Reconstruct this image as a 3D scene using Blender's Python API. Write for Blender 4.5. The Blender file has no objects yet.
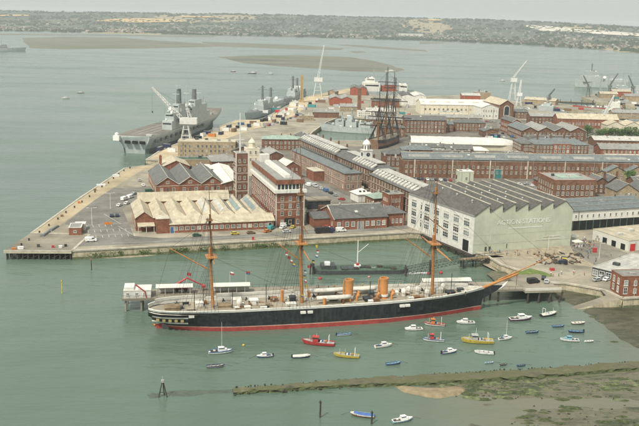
import bpy, bmesh, math, random
from mathutils import Vector, Matrix, noise
from mathutils.geometry import tessellate_polygon
RND = random.Random(7)
R = math.radians
SC = bpy.context.scene
COL = SC.collection
# ------------------------------------------------------------------ camera
CAM_H, PITCH, ROLL, FPX = 105.0, R(12.6), R(1.3), 874.0
cam = bpy.data.cameras.new('camera')
cam.sensor_width = 36.0
cam.lens = 36.0 * FPX / 639.0
cam.clip_start, cam.clip_end = 1.0, 40000.0
camo = bpy.data.objects.new('camera', cam)
COL.objects.link(camo)
camo.matrix_world = Matrix.Translation((0, 0, CAM_H)) @ Matrix.Rotation(R(90) - PITCH, 4, 'X') @ Matrix.Rotation(ROLL, 4, 'Z')
SC.camera = camo
# ------------------------------------------------------------------ sky, sun, exposure
SUN_EL, SUN_AZ = R(52), R(215)          # azimuth clockwise from +Y: the sun stands behind the camera, a little to the left
w = bpy.data.worlds.new('World'); SC.world = w; w.use_nodes = True
nt = w.node_tree
bg = nt.nodes['Background']
sky = nt.nodes.new('ShaderNodeTexSky'); sky.sky_type = 'NISHITA'; sky.sun_disc = False
sky.sun_elevation = SUN_EL; sky.sun_rotation = SUN_AZ
sky.air_density = 1.0; sky.dust_density = 6.0; sky.ozone_density = 1.0
hs = nt.nodes.new('ShaderNodeHueSaturation'); hs.inputs['Saturation'].default_value = 0.22
tint = nt.nodes.new('ShaderNodeMix'); tint.data_type = 'RGBA'; tint.blend_type = 'MULTIPLY'
tint.inputs['Factor'].default_value = 1.0
tint.inputs['B'].default_value = (0.97, 1.0, 0.95, 1)
nt.links.new(sky.outputs[0], hs.inputs['Color'])
nt.links.new(hs.outputs[0], tint.inputs['A'])
nt.links.new(tint.outputs['Result'], bg.inputs[0])
bg.inputs[1].default_value = 0.15
# a thin even veil of cloud over the blue
veil = nt.nodes.new('ShaderNodeMix'); veil.data_type = 'RGBA'; veil.inputs['Factor'].default_value = 0.75
veil.inputs['B'].default_value = (3.72, 3.92, 3.74, 1)
nt.links.new(tint.outputs['Result'], veil.inputs['A']); nt.links.new(veil.outputs['Result'], bg.inputs[0])
sun = bpy.data.lights.new('sun', 'SUN'); sun.energy = 2.8; sun.angle = R(5); sun.color = (1.0, 0.93, 0.80)
suno = bpy.data.objects.new('sun', sun); COL.objects.link(suno)
sd = Vector((math.sin(SUN_AZ) * math.cos(SUN_EL), math.cos(SUN_AZ) * math.cos(SUN_EL), math.sin(SUN_EL)))
suno.rotation_euler = sd.to_track_quat('Z', 'Y').to_euler()
suno.location = (0, 0, 200)
SC.view_settings.view_transform = 'Standard'
SC.view_settings.look = 'None'
SC.view_settings.exposure = 0.46
SC.view_settings.gamma = 1.0
SC.view_settings.use_curve_mapping = False
SC.render.engine = 'CYCLES'
SC.cycles.max_bounces = 6; SC.cycles.diffuse_bounces = 2; SC.cycles.glossy_bounces = 2
SC.cycles.volume_bounces = 0
SC.cycles.use_denoising = True
# ------------------------------------------------------------------ pixel -> point on a level plane
def _axes():
    f = Vector((0, math.cos(PITCH), -math.sin(PITCH))); r0 = Vector((1, 0, 0)); u0 = Vector((0, math.sin(PITCH), math.cos(PITCH)))
    c, s = math.cos(ROLL), math.sin(ROLL)
    return f, c * r0 + s * u0, -s * r0 + c * u0
_F, _Rt, _U = _axes()
def G(px, py, z=0.0):
    """the point at height z seen at pixel (px, py) of the 639 x 426 photograph"""
    d = _F + _Rt * ((px - 319.5) / FPX) - _U * ((py - 213.0) / FPX)
    t = (z - CAM_H) / d.z
    return Vector((t * d.x, t * d.y, z))
# ------------------------------------------------------------------ materials
MATS = {}
def mat(name, col, rough=0.8, var=0.16, scale=0.35, kind=None, metal=0.0, bump=0.0, spec=0.3, amount=None, col2=None):
    if name in MATS: return MATS[name]
    m = bpy.data.materials.new(name); m.use_nodes = True; MATS[name] = m
    t = m.node_tree; N = t.nodes.new; L = t.links.new
    b = t.nodes['Principled BSDF']
    b.inputs['Roughness'].default_value = rough
    b.inputs['Metallic'].default_value = metal
    b.inputs['Specular IOR Level'].default_value = spec
    tc = N('ShaderNodeTexCoord'); oi = N('ShaderNodeObjectInfo')
    add = N('ShaderNodeVectorMath'); add.operation = 'ADD'
    sc_ = N('ShaderNodeVectorMath'); sc_.operation = 'SCALE'; sc_.inputs['Scale'].default_value = 60.0
    cx = N('ShaderNodeCombineXYZ')
    L(oi.outputs['Random'], cx.inputs[0]); L(oi.outputs['Random'], cx.inputs[1])
    L(cx.outputs[0], sc_.inputs[0]); L(tc.outputs['Object'], add.inputs[0]); L(sc_.outputs[0], add.inputs[1])
    V = add.outputs[0]
    n1 = N('ShaderNodeTexNoise'); n1.inputs['Scale'].default_value = scale; n1.inputs['Detail'].default_value = 6; n1.inputs['Roughness'].default_value = 0.65
    L(V, n1.inputs['Vector'])
    mp = N('ShaderNodeMapping'); mp.inputs['Scale'].default_value = (1.2, 1.2, 0.12)
    n2 = N('ShaderNodeTexNoise'); n2.inputs['Scale'].default_value = 1.1; n2.inputs['Detail'].default_value = 3
    L(V, mp.inputs[0]); L(mp.outputs[0], n2.inputs['Vector'])
    c2 = col2 or tuple(x * 0.55 for x in col)
    ra = N('ShaderNodeValToRGB')
    e = ra.color_ramp.elements
    lo = tuple(a * (1 - var * 1.6) for a in col); hi = tuple(min(1, a * (1 + var * 1.3)) for a in col)
    e[0].position = 0.28; e[0].color = (*lo, 1); e[1].position = 0.72; e[1].color = (*hi, 1)
    L(n1.outputs[0], ra.inputs[0])
    out = ra.outputs[0]
    # streaks of weather and dirt
    mx = N('ShaderNodeMix'); mx.data_type = 'RGBA'; mx.inputs['B'].default_value = (*c2, 1)
    r2 = N('ShaderNodeValToRGB'); r2.color_ramp.elements[0].position = 0.52; r2.color_ramp.elements[1].position = 0.8
    r2.color_ramp.elements[1].color = (min(1, var * 2.2),) * 3 + (1,)
    L(n2.outputs[0], r2.inputs[0]); L(r2.outputs[0], mx.inputs['Factor']); L(out, mx.inputs['A'])
    out = mx.outputs['Result']
    hgt = n1.outputs[0]
    if kind in ('brick', 'slate', 'sheet', 'concrete', 'plank'):
        bt = N('ShaderNodeTexBrick')
        bt.offset = 0.5
        S = {'brick': (0.9, 0.30, 0.02), 'slate': (0.7, 0.45, 0.015), 'sheet': (1.1, 6.0, 0.04), 'concrete': (6.0, 5.0, 0.06), 'plank': (7.0, 0.35, 0.03)}[kind]
        bt.inputs['Scale'].default_value = 1.0
        bt.inputs['Brick Width'].default_value = S[0]; bt.inputs['Row Height'].default_value = S[1]; bt.inputs['Mortar Size'].default_value = S[2]
        if kind == 'sheet': bt.offset = 0.0
        am = amount if amount is not None else {'brick': .22, 'slate': .25, 'sheet': .10, 'concrete': .10, 'plank': .2}[kind]
        bt.inputs['Color1'].default_value = (1 - am,) * 3 + (1,); bt.inputs['Color2'].default_value = (1 + am * .6,) * 3 + (1,)
        bt.inputs['Mortar'].default_value = (1 - am * 1.5,) * 3 + (1,)
        if kind == 'brick':
            # walls: run the courses round the building, whichever way the face looks
            sp = N('ShaderNodeSeparateXYZ'); cb = N('ShaderNodeCombineXYZ'); ad = N('ShaderNodeMath')
            L(tc.outputs['Object'], sp.inputs[0]); L(sp.outputs[0], ad.inputs[0]); L(sp.outputs[1], ad.inputs[1])
            L(ad.outputs[0], cb.inputs[0]); L(sp.outputs[2], cb.inputs[1]); L(cb.outputs[0], bt.inputs['Vector'])
        else:
            L(tc.outputs['Object'], bt.inputs['Vector'])
        mm = N('ShaderNodeMix'); mm.data_type = 'RGBA'; mm.blend_type = 'MULTIPLY'; mm.inputs['Factor'].default_value = 1
        L(out, mm.inputs['A']); L(bt.outputs[0], mm.inputs['B']); out = mm.outputs['Result']
    # every object a little different
    hv = N('ShaderNodeHueSaturation'); mr = N('ShaderNodeMapRange')
    mr.inputs['To Min'].default_value = 0.9; mr.inputs['To Max'].default_value = 1.1
    L(oi.outputs['Random'], mr.inputs[0]); L(mr.outputs[0], hv.inputs['Value']); L(out, hv.inputs['Color'])
    L(hv.outputs[0], b.inputs['Base Color'])
    if bump:
        bp = N('ShaderNodeBump'); bp.inputs['Strength'].default_value = bump; bp.inputs['Distance'].default_value = 0.3
        L(hgt, bp.inputs['Height']); L(bp.outputs[0], b.inputs['Normal'])
    return m
mat('brick_red', (.252, .103, .062), kind='brick', var=.26)
mat('brick_brown', (.195, .101, .063), kind='brick', var=.28)
mat('brick_pink', (.31, .20, .15), kind='brick', var=.2)
mat('brick_orange', (.36, .10, .055), kind='brick', var=.18)
mat('brick_tan', (.36, .28, .18), kind='brick', var=.2)
mat('stone', (.46, .42, .34), var=.2)
mat('stone_white', (.54, .51, .44), var=.1)
mat('cream', (.62, .57, .45), var=.12)
mat('quay_stone', (.40, .35, .25), var=.28, scale=.5, col2=(.10, .13, .05), kind='concrete')
mat('weed_dark', (.055, .068, .028), var=.4, scale=1)
mat('sandy_quay', (.42, .345, .225), var=.25, scale=.06, col2=(.30, .25, .18))
mat('weed_wall', (.11, .13, .06), var=.4, scale=.8)
mat('slate', (.135, .137, .13), kind='slate', var=.18, rough=.6)
mat('slate_blue', (.16, .18, .18), kind='slate', var=.16, rough=.55)
mat('slate_dark', (.105, .10, .092), kind='slate', var=.2, rough=.65)
mat('roof_grey', (.27, .27, .25), kind='sheet', var=.16, rough=.7)
mat('roof_pale', (.45, .40, .30), kind='sheet', var=.2, rough=.75, col2=(.40, .33, .2))
mat('roof_white', (.63, .61, .56), kind='sheet', var=.14, rough=.7)
mat('lead', (.46, .45, .41), kind='sheet', var=.18)
mat('roof_green', (.30, .38, .32), kind='sheet', var=.14)
mat('roof_felt', (.22, .22, .20), kind='sheet', var=.2)
mat('white_paint', (.65, .64, .59), var=.13, scale=.6, rough=.6, col2=(.45, .40, .30))
mat('white_clad', (.68, .67, .61), var=.07, kind='sheet', amount=.06, col2=(.5, .46, .36))
mat('green_clad', (.52, .55, .43), var=.11, kind='sheet', amount=.09, scale=.15, col2=(.34, .35, .24))
mat('pale_lettering', (.66, .70, .66), var=.1)
mat('glass', (.035, .045, .05), rough=.15, var=.3, spec=.6)
mat('glass_blind', (.40, .38, .32), rough=.4, var=.2)
mat('glass_sky', (.08, .10, .11), rough=.05, var=.3, spec=.9)
mat('glass_light', (.20, .22, .22), rough=.25, var=.3, spec=.5)
mat('skylight', (.20, .25, .25), rough=.3, var=.25, kind='sheet', spec=.5)
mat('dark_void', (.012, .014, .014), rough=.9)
mat('door_teal', (.05, .20, .20), rough=.5)
mat('door_red', (.50, .03, .03), rough=.5)
mat('concrete', (.265, .238, .185), kind='concrete', var=.32, scale=.05, col2=(.20, .18, .14))
mat('concrete_dark', (.27, .25, .21), kind='concrete', var=.22)
mat('tarmac', (.17, .165, .145), var=.25, scale=.1, col2=(.27, .25, .2))
mat('yard', (.165, .152, .127), var=.3, scale=.06, col2=(.31, .28, .22))
mat('line_paint', (.62, .60, .52), var=.25, scale=1)
mat('timber_dark', (.055, .048, .04), var=.4, scale=1.2)
mat('timber', (.24, .18, .11), var=.3, kind='plank')
mat('steel_dark', (.055, .065, .062), var=.3, scale=1, rough=.6)
mat('steel_white', (.66, .66, .63), var=.1, rough=.5)
mat('steel_green', (.07, .115, .08), var=.35, scale=.6)
mat('navy_grey', (.38, .42, .41), var=.12, rough=.6, scale=.3)
mat('navy_dark', (.15, .165, .165), var=.2, rough=.7)
mat('flight_deck', (.165, .150, .130), var=.3, scale=.08, col2=(.13, .12, .11))
mat('radome', (.78, .77, .73), var=.05, rough=.5)
mat('black_paint', (.020, .025, .028), var=.45, scale=.5, rough=.5, col2=(.05, .05, .047))
mat('hull_red', (.34, .055, .045), var=.22, scale=.6, col2=(.20, .06, .05))
mat('hull_pink', (.52, .34, .28), var=.2)
mat('deck_plank', (.34, .30, .23), kind='plank', var=.2)
mat('mast_orange', (.42, .19, .062), var=.2, scale=.8, rough=.5)
mat('mast_brown', (.20, .10, .045), var=.25, scale=.8, rough=.6)
mat('funnel', (.50, .225, .075), var=.12, rough=.5)
mat('rope', (.045, .04, .035), var=.3)
mat('gold', (.36, .29, .13), rough=.5)
mat('canvas', (.57, .55, .49), var=.12, scale=.8)
mat('canvas_blue', (.06, .12, .30), var=.2, scale=1)
mat('tyre', (.02, .02, .02))
for n_, c_ in dict(white=(.74, .74, .72), blue=(.06, .13, .26), light_blue=(.20, .38, .47), red=(.40, .045, .045), yellow=(.52, .40, .07), orange=(.55, .19, .04),
                   navy=(.025, .035, .08), purple=(.13, .05, .11), brown=(.20, .12, .07), grey=(.34, .35, .34), black=(.02, .02, .022), green=(.03, .10, .06), silver=(.45, .46, .47), teal=(.05, .25, .26), pink=(.55, .25, .2)).items():
    mat('paint_' + n_, c_, rough=.5, var=.2, scale=1.2, spec=.35)
mat('murk', (.078, .102, .077), var=.25, scale=.3, rough=.3)
mat('tan_steel', (.42, .30, .15), var=.15)
mat('skin', (.52, .33, .24)); mat('hair', (.06, .04, .03))
mat('bark', (.10, .075, .05)); mat('leaf_a', (.055, .11, .025), var=.3); mat('leaf_b', (.085, .145, .035), var=.3); mat('leaf_c', (.035, .075, .02), var=.3)
mat('gravel', (.29, .245, .18), var=.3, scale=.5, col2=(.24, .2, .15))
mat('sand', (.225, .18, .112), var=.2, scale=.4)
mat('turf', (.14, .19, .05), var=.35, scale=.5)
mat('rust_timber', (.19, .11, .07), var=.4, scale=.8)

def new_mat(name):
    m = bpy.data.materials.new(name); m.use_nodes = True; MATS[name] = m
    return m, m.node_tree, m.node_tree.nodes.new, m.node_tree.links.new, m.node_tree.nodes['Principled BSDF']
def ramp(N, stops):
    r = N('ShaderNodeValToRGB'); e = r.color_ramp.elements
    while len(e) < len(stops): e.new(.5)
    for i, (p, c) in enumerate(stops): e[i].position = p; e[i].color = (*c, 1)
    return r
def world_noise(N, L, scale, detail=5, stretch=(1, 1, 1), rough=.6, rot=0):
    g = N('ShaderNodeNewGeometry'); mp = N('ShaderNodeMapping'); mp.inputs['Scale'].default_value = stretch; mp.inputs['Rotation'].default_value = (0, 0, rot)
    n = N('ShaderNodeTexNoise'); n.inputs['Scale'].default_value = scale; n.inputs['Detail'].default_value = detail; n.inputs['Roughness'].default_value = rough
    L(g.outputs['Position'], mp.inputs[0]); L(mp.outputs[0], n.inputs['Vector'])
    return n
# water: turbid harbour green with wind ripples of several sizes
m, t, N, L, b = new_mat('water')
n = world_noise(N, L, .006, 4, (1, .45, 1))
rp = ramp(N, [(.3, (.076, .116, .090)), (.7, (.108, .158, .120))]); L(n.outputs[0], rp.inputs[0])
# silt stirred up in the shallows over the mud outside the breakwater
def math_(N, L, op, a, c):
    q = N('ShaderNodeMath'); q.operation = op
    for i, v in enumerate((a, c)):
        if isinstance(v, (int, float)): q.inputs[i].default_value = v
        else: L(v, q.inputs[i])
    return q.outputs[0]
def ramp01(N, L, v, a, c):
    q = N('ShaderNodeMapRange'); q.interpolation_type = 'SMOOTHSTEP'; q.inputs['From Min'].default_value = a; q.inputs['From Max'].default_value = c; L(v, q.inputs[0]); return q.outputs[0]
g_ = N('ShaderNodeNewGeometry'); sx = N('ShaderNodeSeparateXYZ'); L(g_.outputs['Position'], sx.inputs[0])
jig = world_noise(N, L, .12, 4, (.6, 1, 1))
below = math_(N, L, 'SUBTRACT', math_(N, L, 'ADD', math_(N, L, 'MULTIPLY', sx.outputs[0], .2225), 239.0), sx.outputs[1])
fac = math_(N, L, 'MULTIPLY', ramp01(N, L, below, -.5, 2.0), ramp01(N, L, math_(N, L, 'ADD', sx.outputs[0], math_(N, L, 'MULTIPLY', jig.outputs[0], 30)), 25, 75))
fac2 = math_(N, L, 'MULTIPLY', ramp01(N, L, math_(N, L, 'ADD', sx.outputs[0], math_(N, L, 'MULTIPLY', jig.outputs[0], 16)), 92, 124), .8)
fac = math_(N, L, 'MAXIMUM', fac, math_(N, L, 'MULTIPLY', fac2, ramp01(N, L, sx.outputs[1], 330, 318)))
sm = N('ShaderNodeMix'); sm.data_type = 'RGBA'; L(fac, sm.inputs['Factor']); L(rp.outputs[0], sm.inputs['A']); sm.inputs['B'].default_value = (.135, .135, .092, 1); L(sm.outputs['Result'], b.inputs['Base Color'])
wp = world_noise(N, L, .011, 4, (.35, 1, 1), rot=R(15)); wr = N('ShaderNodeMapRange'); wr.inputs['From Min'].default_value = .35; wr.inputs['From Max'].default_value = .65; wr.inputs['To Min'].default_value = .06; wr.inputs['To Max'].default_value = .30; L(wp.outputs[0], wr.inputs[0]); L(wr.outputs[0], b.inputs['Roughness']); b.inputs['IOR'].default_value = 1.33
na = world_noise(N, L, .55, 4, (.55, 1.0, 1), rot=R(25)); nb = world_noise(N, L, .10, 3, (.35, 1, 1), rot=R(-20)); nc = world_noise(N, L, .025, 3, (.4, 1, 1), rot=R(10))
m1 = N('ShaderNodeMath'); m1.operation = 'MULTIPLY'; m1.inputs[1].default_value = 4.0; L(nb.outputs[0], m1.inputs[0])
m2 = N('ShaderNodeMath'); m2.operation = 'ADD'; L(na.outputs[0], m2.inputs[0]); L(m1.outputs[0], m2.inputs[1])
m3 = N('ShaderNodeMath'); m3.operation = 'MULTIPLY'; m3.inputs[1].default_value = 9.0; L(nc.outputs[0], m3.inputs[0])
m4 = N('ShaderNodeMath'); m4.operation = 'ADD'; L(m2.outputs[0], m4.inputs[0]); L(m3.outputs[0], m4.inputs[1])
bp = N('ShaderNodeBump'); bp.inputs['Strength'].default_value = .8; bp.inputs['Distance'].default_value = .22; L(m4.outputs[0], bp.inputs['Height']); L(bp.outputs[0], b.inputs['Normal'])
# mud with weed and puddles
m, t, N, L, b = new_mat('mud')
n = world_noise(N, L, .13, 9, (.45, 1, 1), .72)
rp = ramp(N, [(.30, (.030, .034, .022)), (.42, (.080, .080, .048)), (.50, (.135, .122, .080)), (.56, (.050, .062, .024)), (.66, (.022, .028, .014))]); L(n.outputs[0], rp.inputs[0]); L(rp.outputs[0], b.inputs['Base Color'])
b.inputs['Roughness'].default_value = .5
bp = N('ShaderNodeBump'); bp.inputs['Strength'].default_value = .7; bp.inputs['Distance'].default_value = .6; L(n.outputs[0], bp.inputs['Height']); L(bp.outputs[0], b.inputs['Normal'])
m, t, N, L, b = new_mat('weedy_mud')
n = world_noise(N, L, .2, 9, (.5, 1, 1), .72)
rp = ramp(N, [(.30, (.022, .026, .014)), (.48, (.055, .058, .030)), (.60, (.10, .092, .058)), (.72, (.035, .042, .018))]); L(n.outputs[0], rp.inputs[0]); L(rp.outputs[0], b.inputs['Base Color'])
b.inputs['Roughness'].default_value = .5
bp = N('ShaderNodeBump'); bp.inputs['Strength'].default_value = .8; bp.inputs['Distance'].default_value = .7; L(n.outputs[0], bp.inputs['Height']); L(bp.outputs[0], b.inputs['Normal'])
m, t, N, L, b = new_mat('far_mud')
n = world_noise(N, L, .009, 6, (.35, 1, 1))
rp = ramp(N, [(.35, (.075, .08, .055)), (.5, (.15, .14, .105)), (.62, (.075, .10, .045))]); L(n.outputs[0], rp.inputs[0]); L(rp.outputs[0], b.inputs['Base Color'])
b.inputs['Roughness'].default_value = .6
# far countryside: fields in patches
m, t, N, L, b = new_mat('fields')
g = N('ShaderNodeNewGeometry'); mp = N('ShaderNodeMapping'); mp.inputs['Scale'].default_value = (.0028, .0012, .0)
vo = N('ShaderNodeTexVoronoi'); vo.inputs['Scale'].default_value = 1.0; L(g.outputs['Position'], mp.inputs[0]); L(mp.outputs[0], vo.inputs['Vector'])
sp = N('ShaderNodeSeparateColor'); L(vo.outputs['Color'], sp.inputs[0])
rp = ramp(N, [(.0, (.030, .048, .022)), (.3, (.055, .075, .032)), (.55, (.040, .058, .026)), (.78, (.085, .095, .045)), (.93, (.30, .24, .12))]); rp.color_ramp.interpolation = 'CONSTANT'
L(sp.outputs[0], rp.inputs[0])
n = world_noise(N, L, .012, 6)
mm = N('ShaderNodeMix'); mm.data_type = 'RGBA'; mm.blend_type = 'MULTIPLY'; mm.inputs['Factor'].default_value = .8
r2 = ramp(N, [(.3, (.55, .55, .55)), (.7, (1.25, 1.25, 1.25))]); L(n.outputs[0], r2.inputs[0]); L(rp.outputs[0], mm.inputs['A']); L(r2.outputs[0], mm.inputs['B']); L(mm.outputs['Result'], b.inputs['Base Color'])
mat('far_wood', (.025, .045, .025), var=.35, scale=.01); mat('far_stubble', (.50, .36, .17), var=.15, scale=.01); mat('far_chalk', (.54, .50, .42), var=.25, scale=.01)
mat('far_roof', (.13, .095, .075), var=.3, scale=.02); mat('far_wall', (.33, .30, .26), var=.2, scale=.02); mat('far_roof_grey', (.30, .29, .27), var=.2, scale=.02)
M = MATS
# ------------------------------------------------------------------ mesh helpers
class MB:
    def __init__(s): s.v = []; s.f = []; s.m = []
    def poly(s, pts, m=0):
        k = len(s.v); s.v += [tuple(p) for p in pts]; s.f.append(tuple(range(k, k + len(pts)))); s.m.append(m); return s
    def box(s, a, c, m=0, top=None):
        x0, y0, z0 = a; x1, y1, z1 = c; k = len(s.v)
        s.v += [(x0, y0, z0), (x1, y0, z0), (x1, y1, z0), (x0, y1, z0), (x0, y0, z1), (x1, y0, z1), (x1, y1, z1), (x0, y1, z1)]
        for q in ((0, 3, 2, 1), (4, 5, 6, 7), (0, 1, 5, 4), (1, 2, 6, 5), (2, 3, 7, 6), (3, 0, 4, 7)):
            s.f.append(tuple(k + i for i in q)); s.m.append(m)
        if top is not None: s.m[-5] = top
        return s
    def prism(s, pts, z0, z1, m=0, top=None):
        k = len(s.v); n = len(pts)
        z0 = z0 if isinstance(z0, (list, tuple)) else [z0] * n; z1 = z1 if isinstance(z1, (list, tuple)) else [z1] * n
        s.v += [(p[0], p[1], a) for p, a in zip(pts, z0)] + [(p[0], p[1], a) for p, a in zip(pts, z1)]
        s.f.append(tuple(k + n - 1 - i for i in range(n))); s.m.append(m)
        s.f.append(tuple(k + n + i for i in range(n))); s.m.append(m if top is None else top)
        for i in range(n):
            j = (i + 1) % n; s.f.append((k + i, k + j, k + n + j, k + n + i)); s.m.append(m)
        return s
    def extr(s, prof, axis, a0, a1, m=0):
        """closed profile (u, z) pushed along axis 'x' or 'y' from a0 to a1"""
        f = (lambda u, z, a: (a, u, z)) if axis == 'x' else (lambda u, z, a: (u, a, z))
        k = len(s.v); n = len(prof)
        s.v += [f(u, z, a0) for u, z in prof] + [f(u, z, a1) for u, z in prof]
        s.f.append(tuple(k + i for i in range(n))); s.m.append(m); s.f.append(tuple(k + 2 * n - 1 - i for i in range(n))); s.m.append(m)
        for i in range(n):
            j = (i + 1) % n; s.f.append((k + i, k + j, k + n + j, k + n + i)); s.m.append(m)
        return s
    def tube(s, p0, p1, r0, r1=None, n=6, m=0):
        p0 = Vector(p0); p1 = Vector(p1); r1 = r0 if r1 is None else r1
        d = (p1 - p0).normalized(); a = d.orthogonal().normalized(); c = d.cross(a); k = len(s.v)
        for p, r in ((p0, r0), (p1, r1)):
            for i in range(n):
                t_ = 2 * math.pi * i / n; s.v.append(tuple(p + a * (r * math.cos(t_)) + c * (r * math.sin(t_))))
        for i in range(n):
            j = (i + 1) % n; s.f.append((k + i, k + j, k + n + j, k + n + i)); s.m.append(m)
        s.f.append(tuple(k + n - 1 - i for i in range(n))); s.m.append(m); s.f.append(tuple(k + n + i for i in range(n))); s.m.append(m)
        return s
    def lathe(s, c, prof, n=12, m=0):
        """profile (r, z) turned about a vertical axis through c"""
        k = len(s.v)
        for r, z in prof:
            for i in range(n):
                t_ = 2 * math.pi * i / n; s.v.append((c[0] + r * math.cos(t_), c[1] + r * math.sin(t_), c[2] + z))
        for a in range(len(prof) - 1):
            for i in range(n):
                j = (i + 1) % n; s.f.append((k + a * n + i, k + a * n + j, k + (a + 1) * n + j, k + (a + 1) * n + i)); s.m.append(m)
        s.f.append(tuple(k + i for i in range(n))[::-1]); s.m.append(m); q = k + (len(prof) - 1) * n; s.f.append(tuple(q + i for i in range(n))); s.m.append(m)
        return s
    def ball(s, c, r, m=0, n=10, h=6, sz=1.0):
        return s.lathe(c, [(max(.01, r * math.sin(math.pi * i / h)), -r * sz * math.cos(math.pi * i / h)) for i in range(h + 1)], n, m)
    def loft(s, rings, mats, close=False, cap=None):
        k = len(s.v); n = len(rings[0])
        for r_ in rings: s.v += [tuple(p) for p in r_]
        for a in range(len(rings) - 1):
            for i in range(n if close else n - 1):
                j = (i + 1) % n; s.f.append((k + a * n + i, k + (a + 1) * n + i, k + (a + 1) * n + j, k + a * n + j)); s.m.append(mats[i] if isinstance(mats, (list, tuple)) else mats)
        if cap is not None:
            s.f.append(tuple(k + i for i in range(n))); s.m.append(cap); q = k + (len(rings) - 1) * n; s.f.append(tuple(q + i for i in range(n))[::-1]); s.m.append(cap)
        return s
    def lattice(s, p0, p1, w0, w1, n, r, m=0):
        """four-legged lattice boom or tower from p0 to p1"""
        p0 = Vector(p0); p1 = Vector(p1); d = (p1 - p0).normalized(); a = d.orthogonal().normalized()
        if abs(d.z) > .9: a = Vector((1, 0, 0))
        a = (a - d * a.dot(d)).normalized(); c = d.cross(a); q = []
        for i in range(n + 1):
            t_ = i / n; p = p0.lerp(p1, t_); w_ = (w0 + (w1 - w0) * t_) / 2
            q.append([p + a * w_ + c * w_, p - a * w_ + c * w_, p - a * w_ - c * w_, p + a * w_ - c * w_])
        for i in range(n):
            for j in range(4):
                s.tube(q[i][j], q[i + 1][j], r, n=4, m=m); s.tube(q[i][j], q[i + 1][(j + 1) % 4], r * .7, n=4, m=m); s.tube(q[i + 1][j], q[i + 1][(j + 1) % 4], r * .7, n=4, m=m)
        return s
    def mesh(s, name, mats, smooth=False):
        me = bpy.data.meshes.new(name); me.from_pydata(s.v, [], s.f)
        for q in (mats if isinstance(mats, (list, tuple)) else [mats]): me.materials.append(M[q] if isinstance(q, str) else q)
        me.polygons.foreach_set('material_index', s.m)
        if smooth: me.polygons.foreach_set('use_smooth', [True] * len(s.f))
        me.update(); return me
    def build(s, name, mats, parent=None, smooth=False):
        return link(name, s.mesh(name, mats, smooth), parent)
def link(name, me, parent=None, loc=(0, 0, 0), rz=0):
    o = bpy.data.objects.new(name, me); COL.objects.link(o); o.location = loc; o.rotation_euler = (0, 0, rz)
    if parent: o.parent = parent; KIDS.setdefault(parent.name, []).append(o)
    return o
KIDS = {}
def tag(o, label=None, cat=None, group=None, kind=None):
    if label: o['label'] = label
    if cat: o['category'] = cat
    if group: o['group'] = group
    if kind: o['kind'] = kind
    return o
def thing(name, label, cat, loc=(0, 0, 0), rz=0, group=None):
    return tag(link(name, None, None, loc, rz), label, cat, group)
def copy_tree(o, parent=None):
    c = o.copy(); COL.objects.link(c); c.parent = parent
    if parent: KIDS.setdefault(parent.name, []).append(c)
    for ch in KIDS.get(o.name, ()): copy_tree(ch, c)
    return c
def P(*pts):
    return [G(*p) for p in pts]
GZ = 4.0                                # level of the quays above the water
TH = R(18.0)                            # the dockyard's own grid
# ================================================================== the setting
def sheet(name, pts, z, m, kind='structure', holes=()):
    polys = [[Vector((p[0], p[1], 0)) for p in q] for q in (pts, *holes)]
    tri = tessellate_polygon(polys); flat = [p for q in polys for p in q]
    me = bpy.data.meshes.new(name); me.from_pydata([(p.x, p.y, z) for p in flat], [], [tuple(t_) for t_ in tri]); me.materials.append(M[m]); me.update()
    bm = bmesh.new(); bm.from_mesh(me); bmesh.ops.recalc_face_normals(bm, faces=bm.faces)
    if bm.faces and bm.faces[0].normal.z < 0: bmesh.ops.reverse_faces(bm, faces=bm.faces)
    bm.to_mesh(me); bm.free()
    return tag(link(name, me), kind=kind)
mb = MB(); mb.poly([(-9000, -400, 0), (9000, -400, 0), (9000, 13000, 0), (-9000, 13000, 0)]); tag(mb.build('water', 'water'), kind='structure')
BASIN = P((305, 140, GZ), (312, 132, GZ), (326, 122, GZ), (338, 117.5, GZ), (373, 118.5, GZ), (376, 141, GZ))
POND = P((303, 214, GZ), (309, 202, GZ), (331, 204, GZ), (323, 210, GZ), (316, 214, GZ))
LAND = [Vector(p) for p in [(-107, 366, 0), (44.3, 414, 0), (51, 413.5, 0), (70.5, 379, 0), (74, 375, 0), (78, 360, 0), (85, 350, 0), (86, 335, 0)]]
LAND += P((566, 283, GZ), (590, 287, GZ), (605, 290, GZ), (623, 298, GZ), (660, 296, GZ))
LAND += [Vector(p) for p in [(560, 420, 0), (560, 935, 0), (330, 935, 0), (300, 985, 0), (265, 1010, 0), (262, 1120, 0), (215, 1240, 0), (125, 1190, 0), (66, 1195, 0), (62, 1310, 0), (40, 1310, 0), (-20, 1150, 0), (-38, 1040, 0), (-60, 882, 0), (-62, 872, 0), (-85, 866, 0), (-97, 800, 0), (-122, 660, 0), (-124, 613, 0),
        (-94, 609, 0), (-93, 598, 0), (-113.5, 595, 0), (-131, 576, 0), (-133.9, 479, 0), (-134.2, 395, 0), (-107, 395, 0)]]
sheet('dockyard_ground', LAND, GZ, 'concrete', holes=(BASIN, POND))
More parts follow.
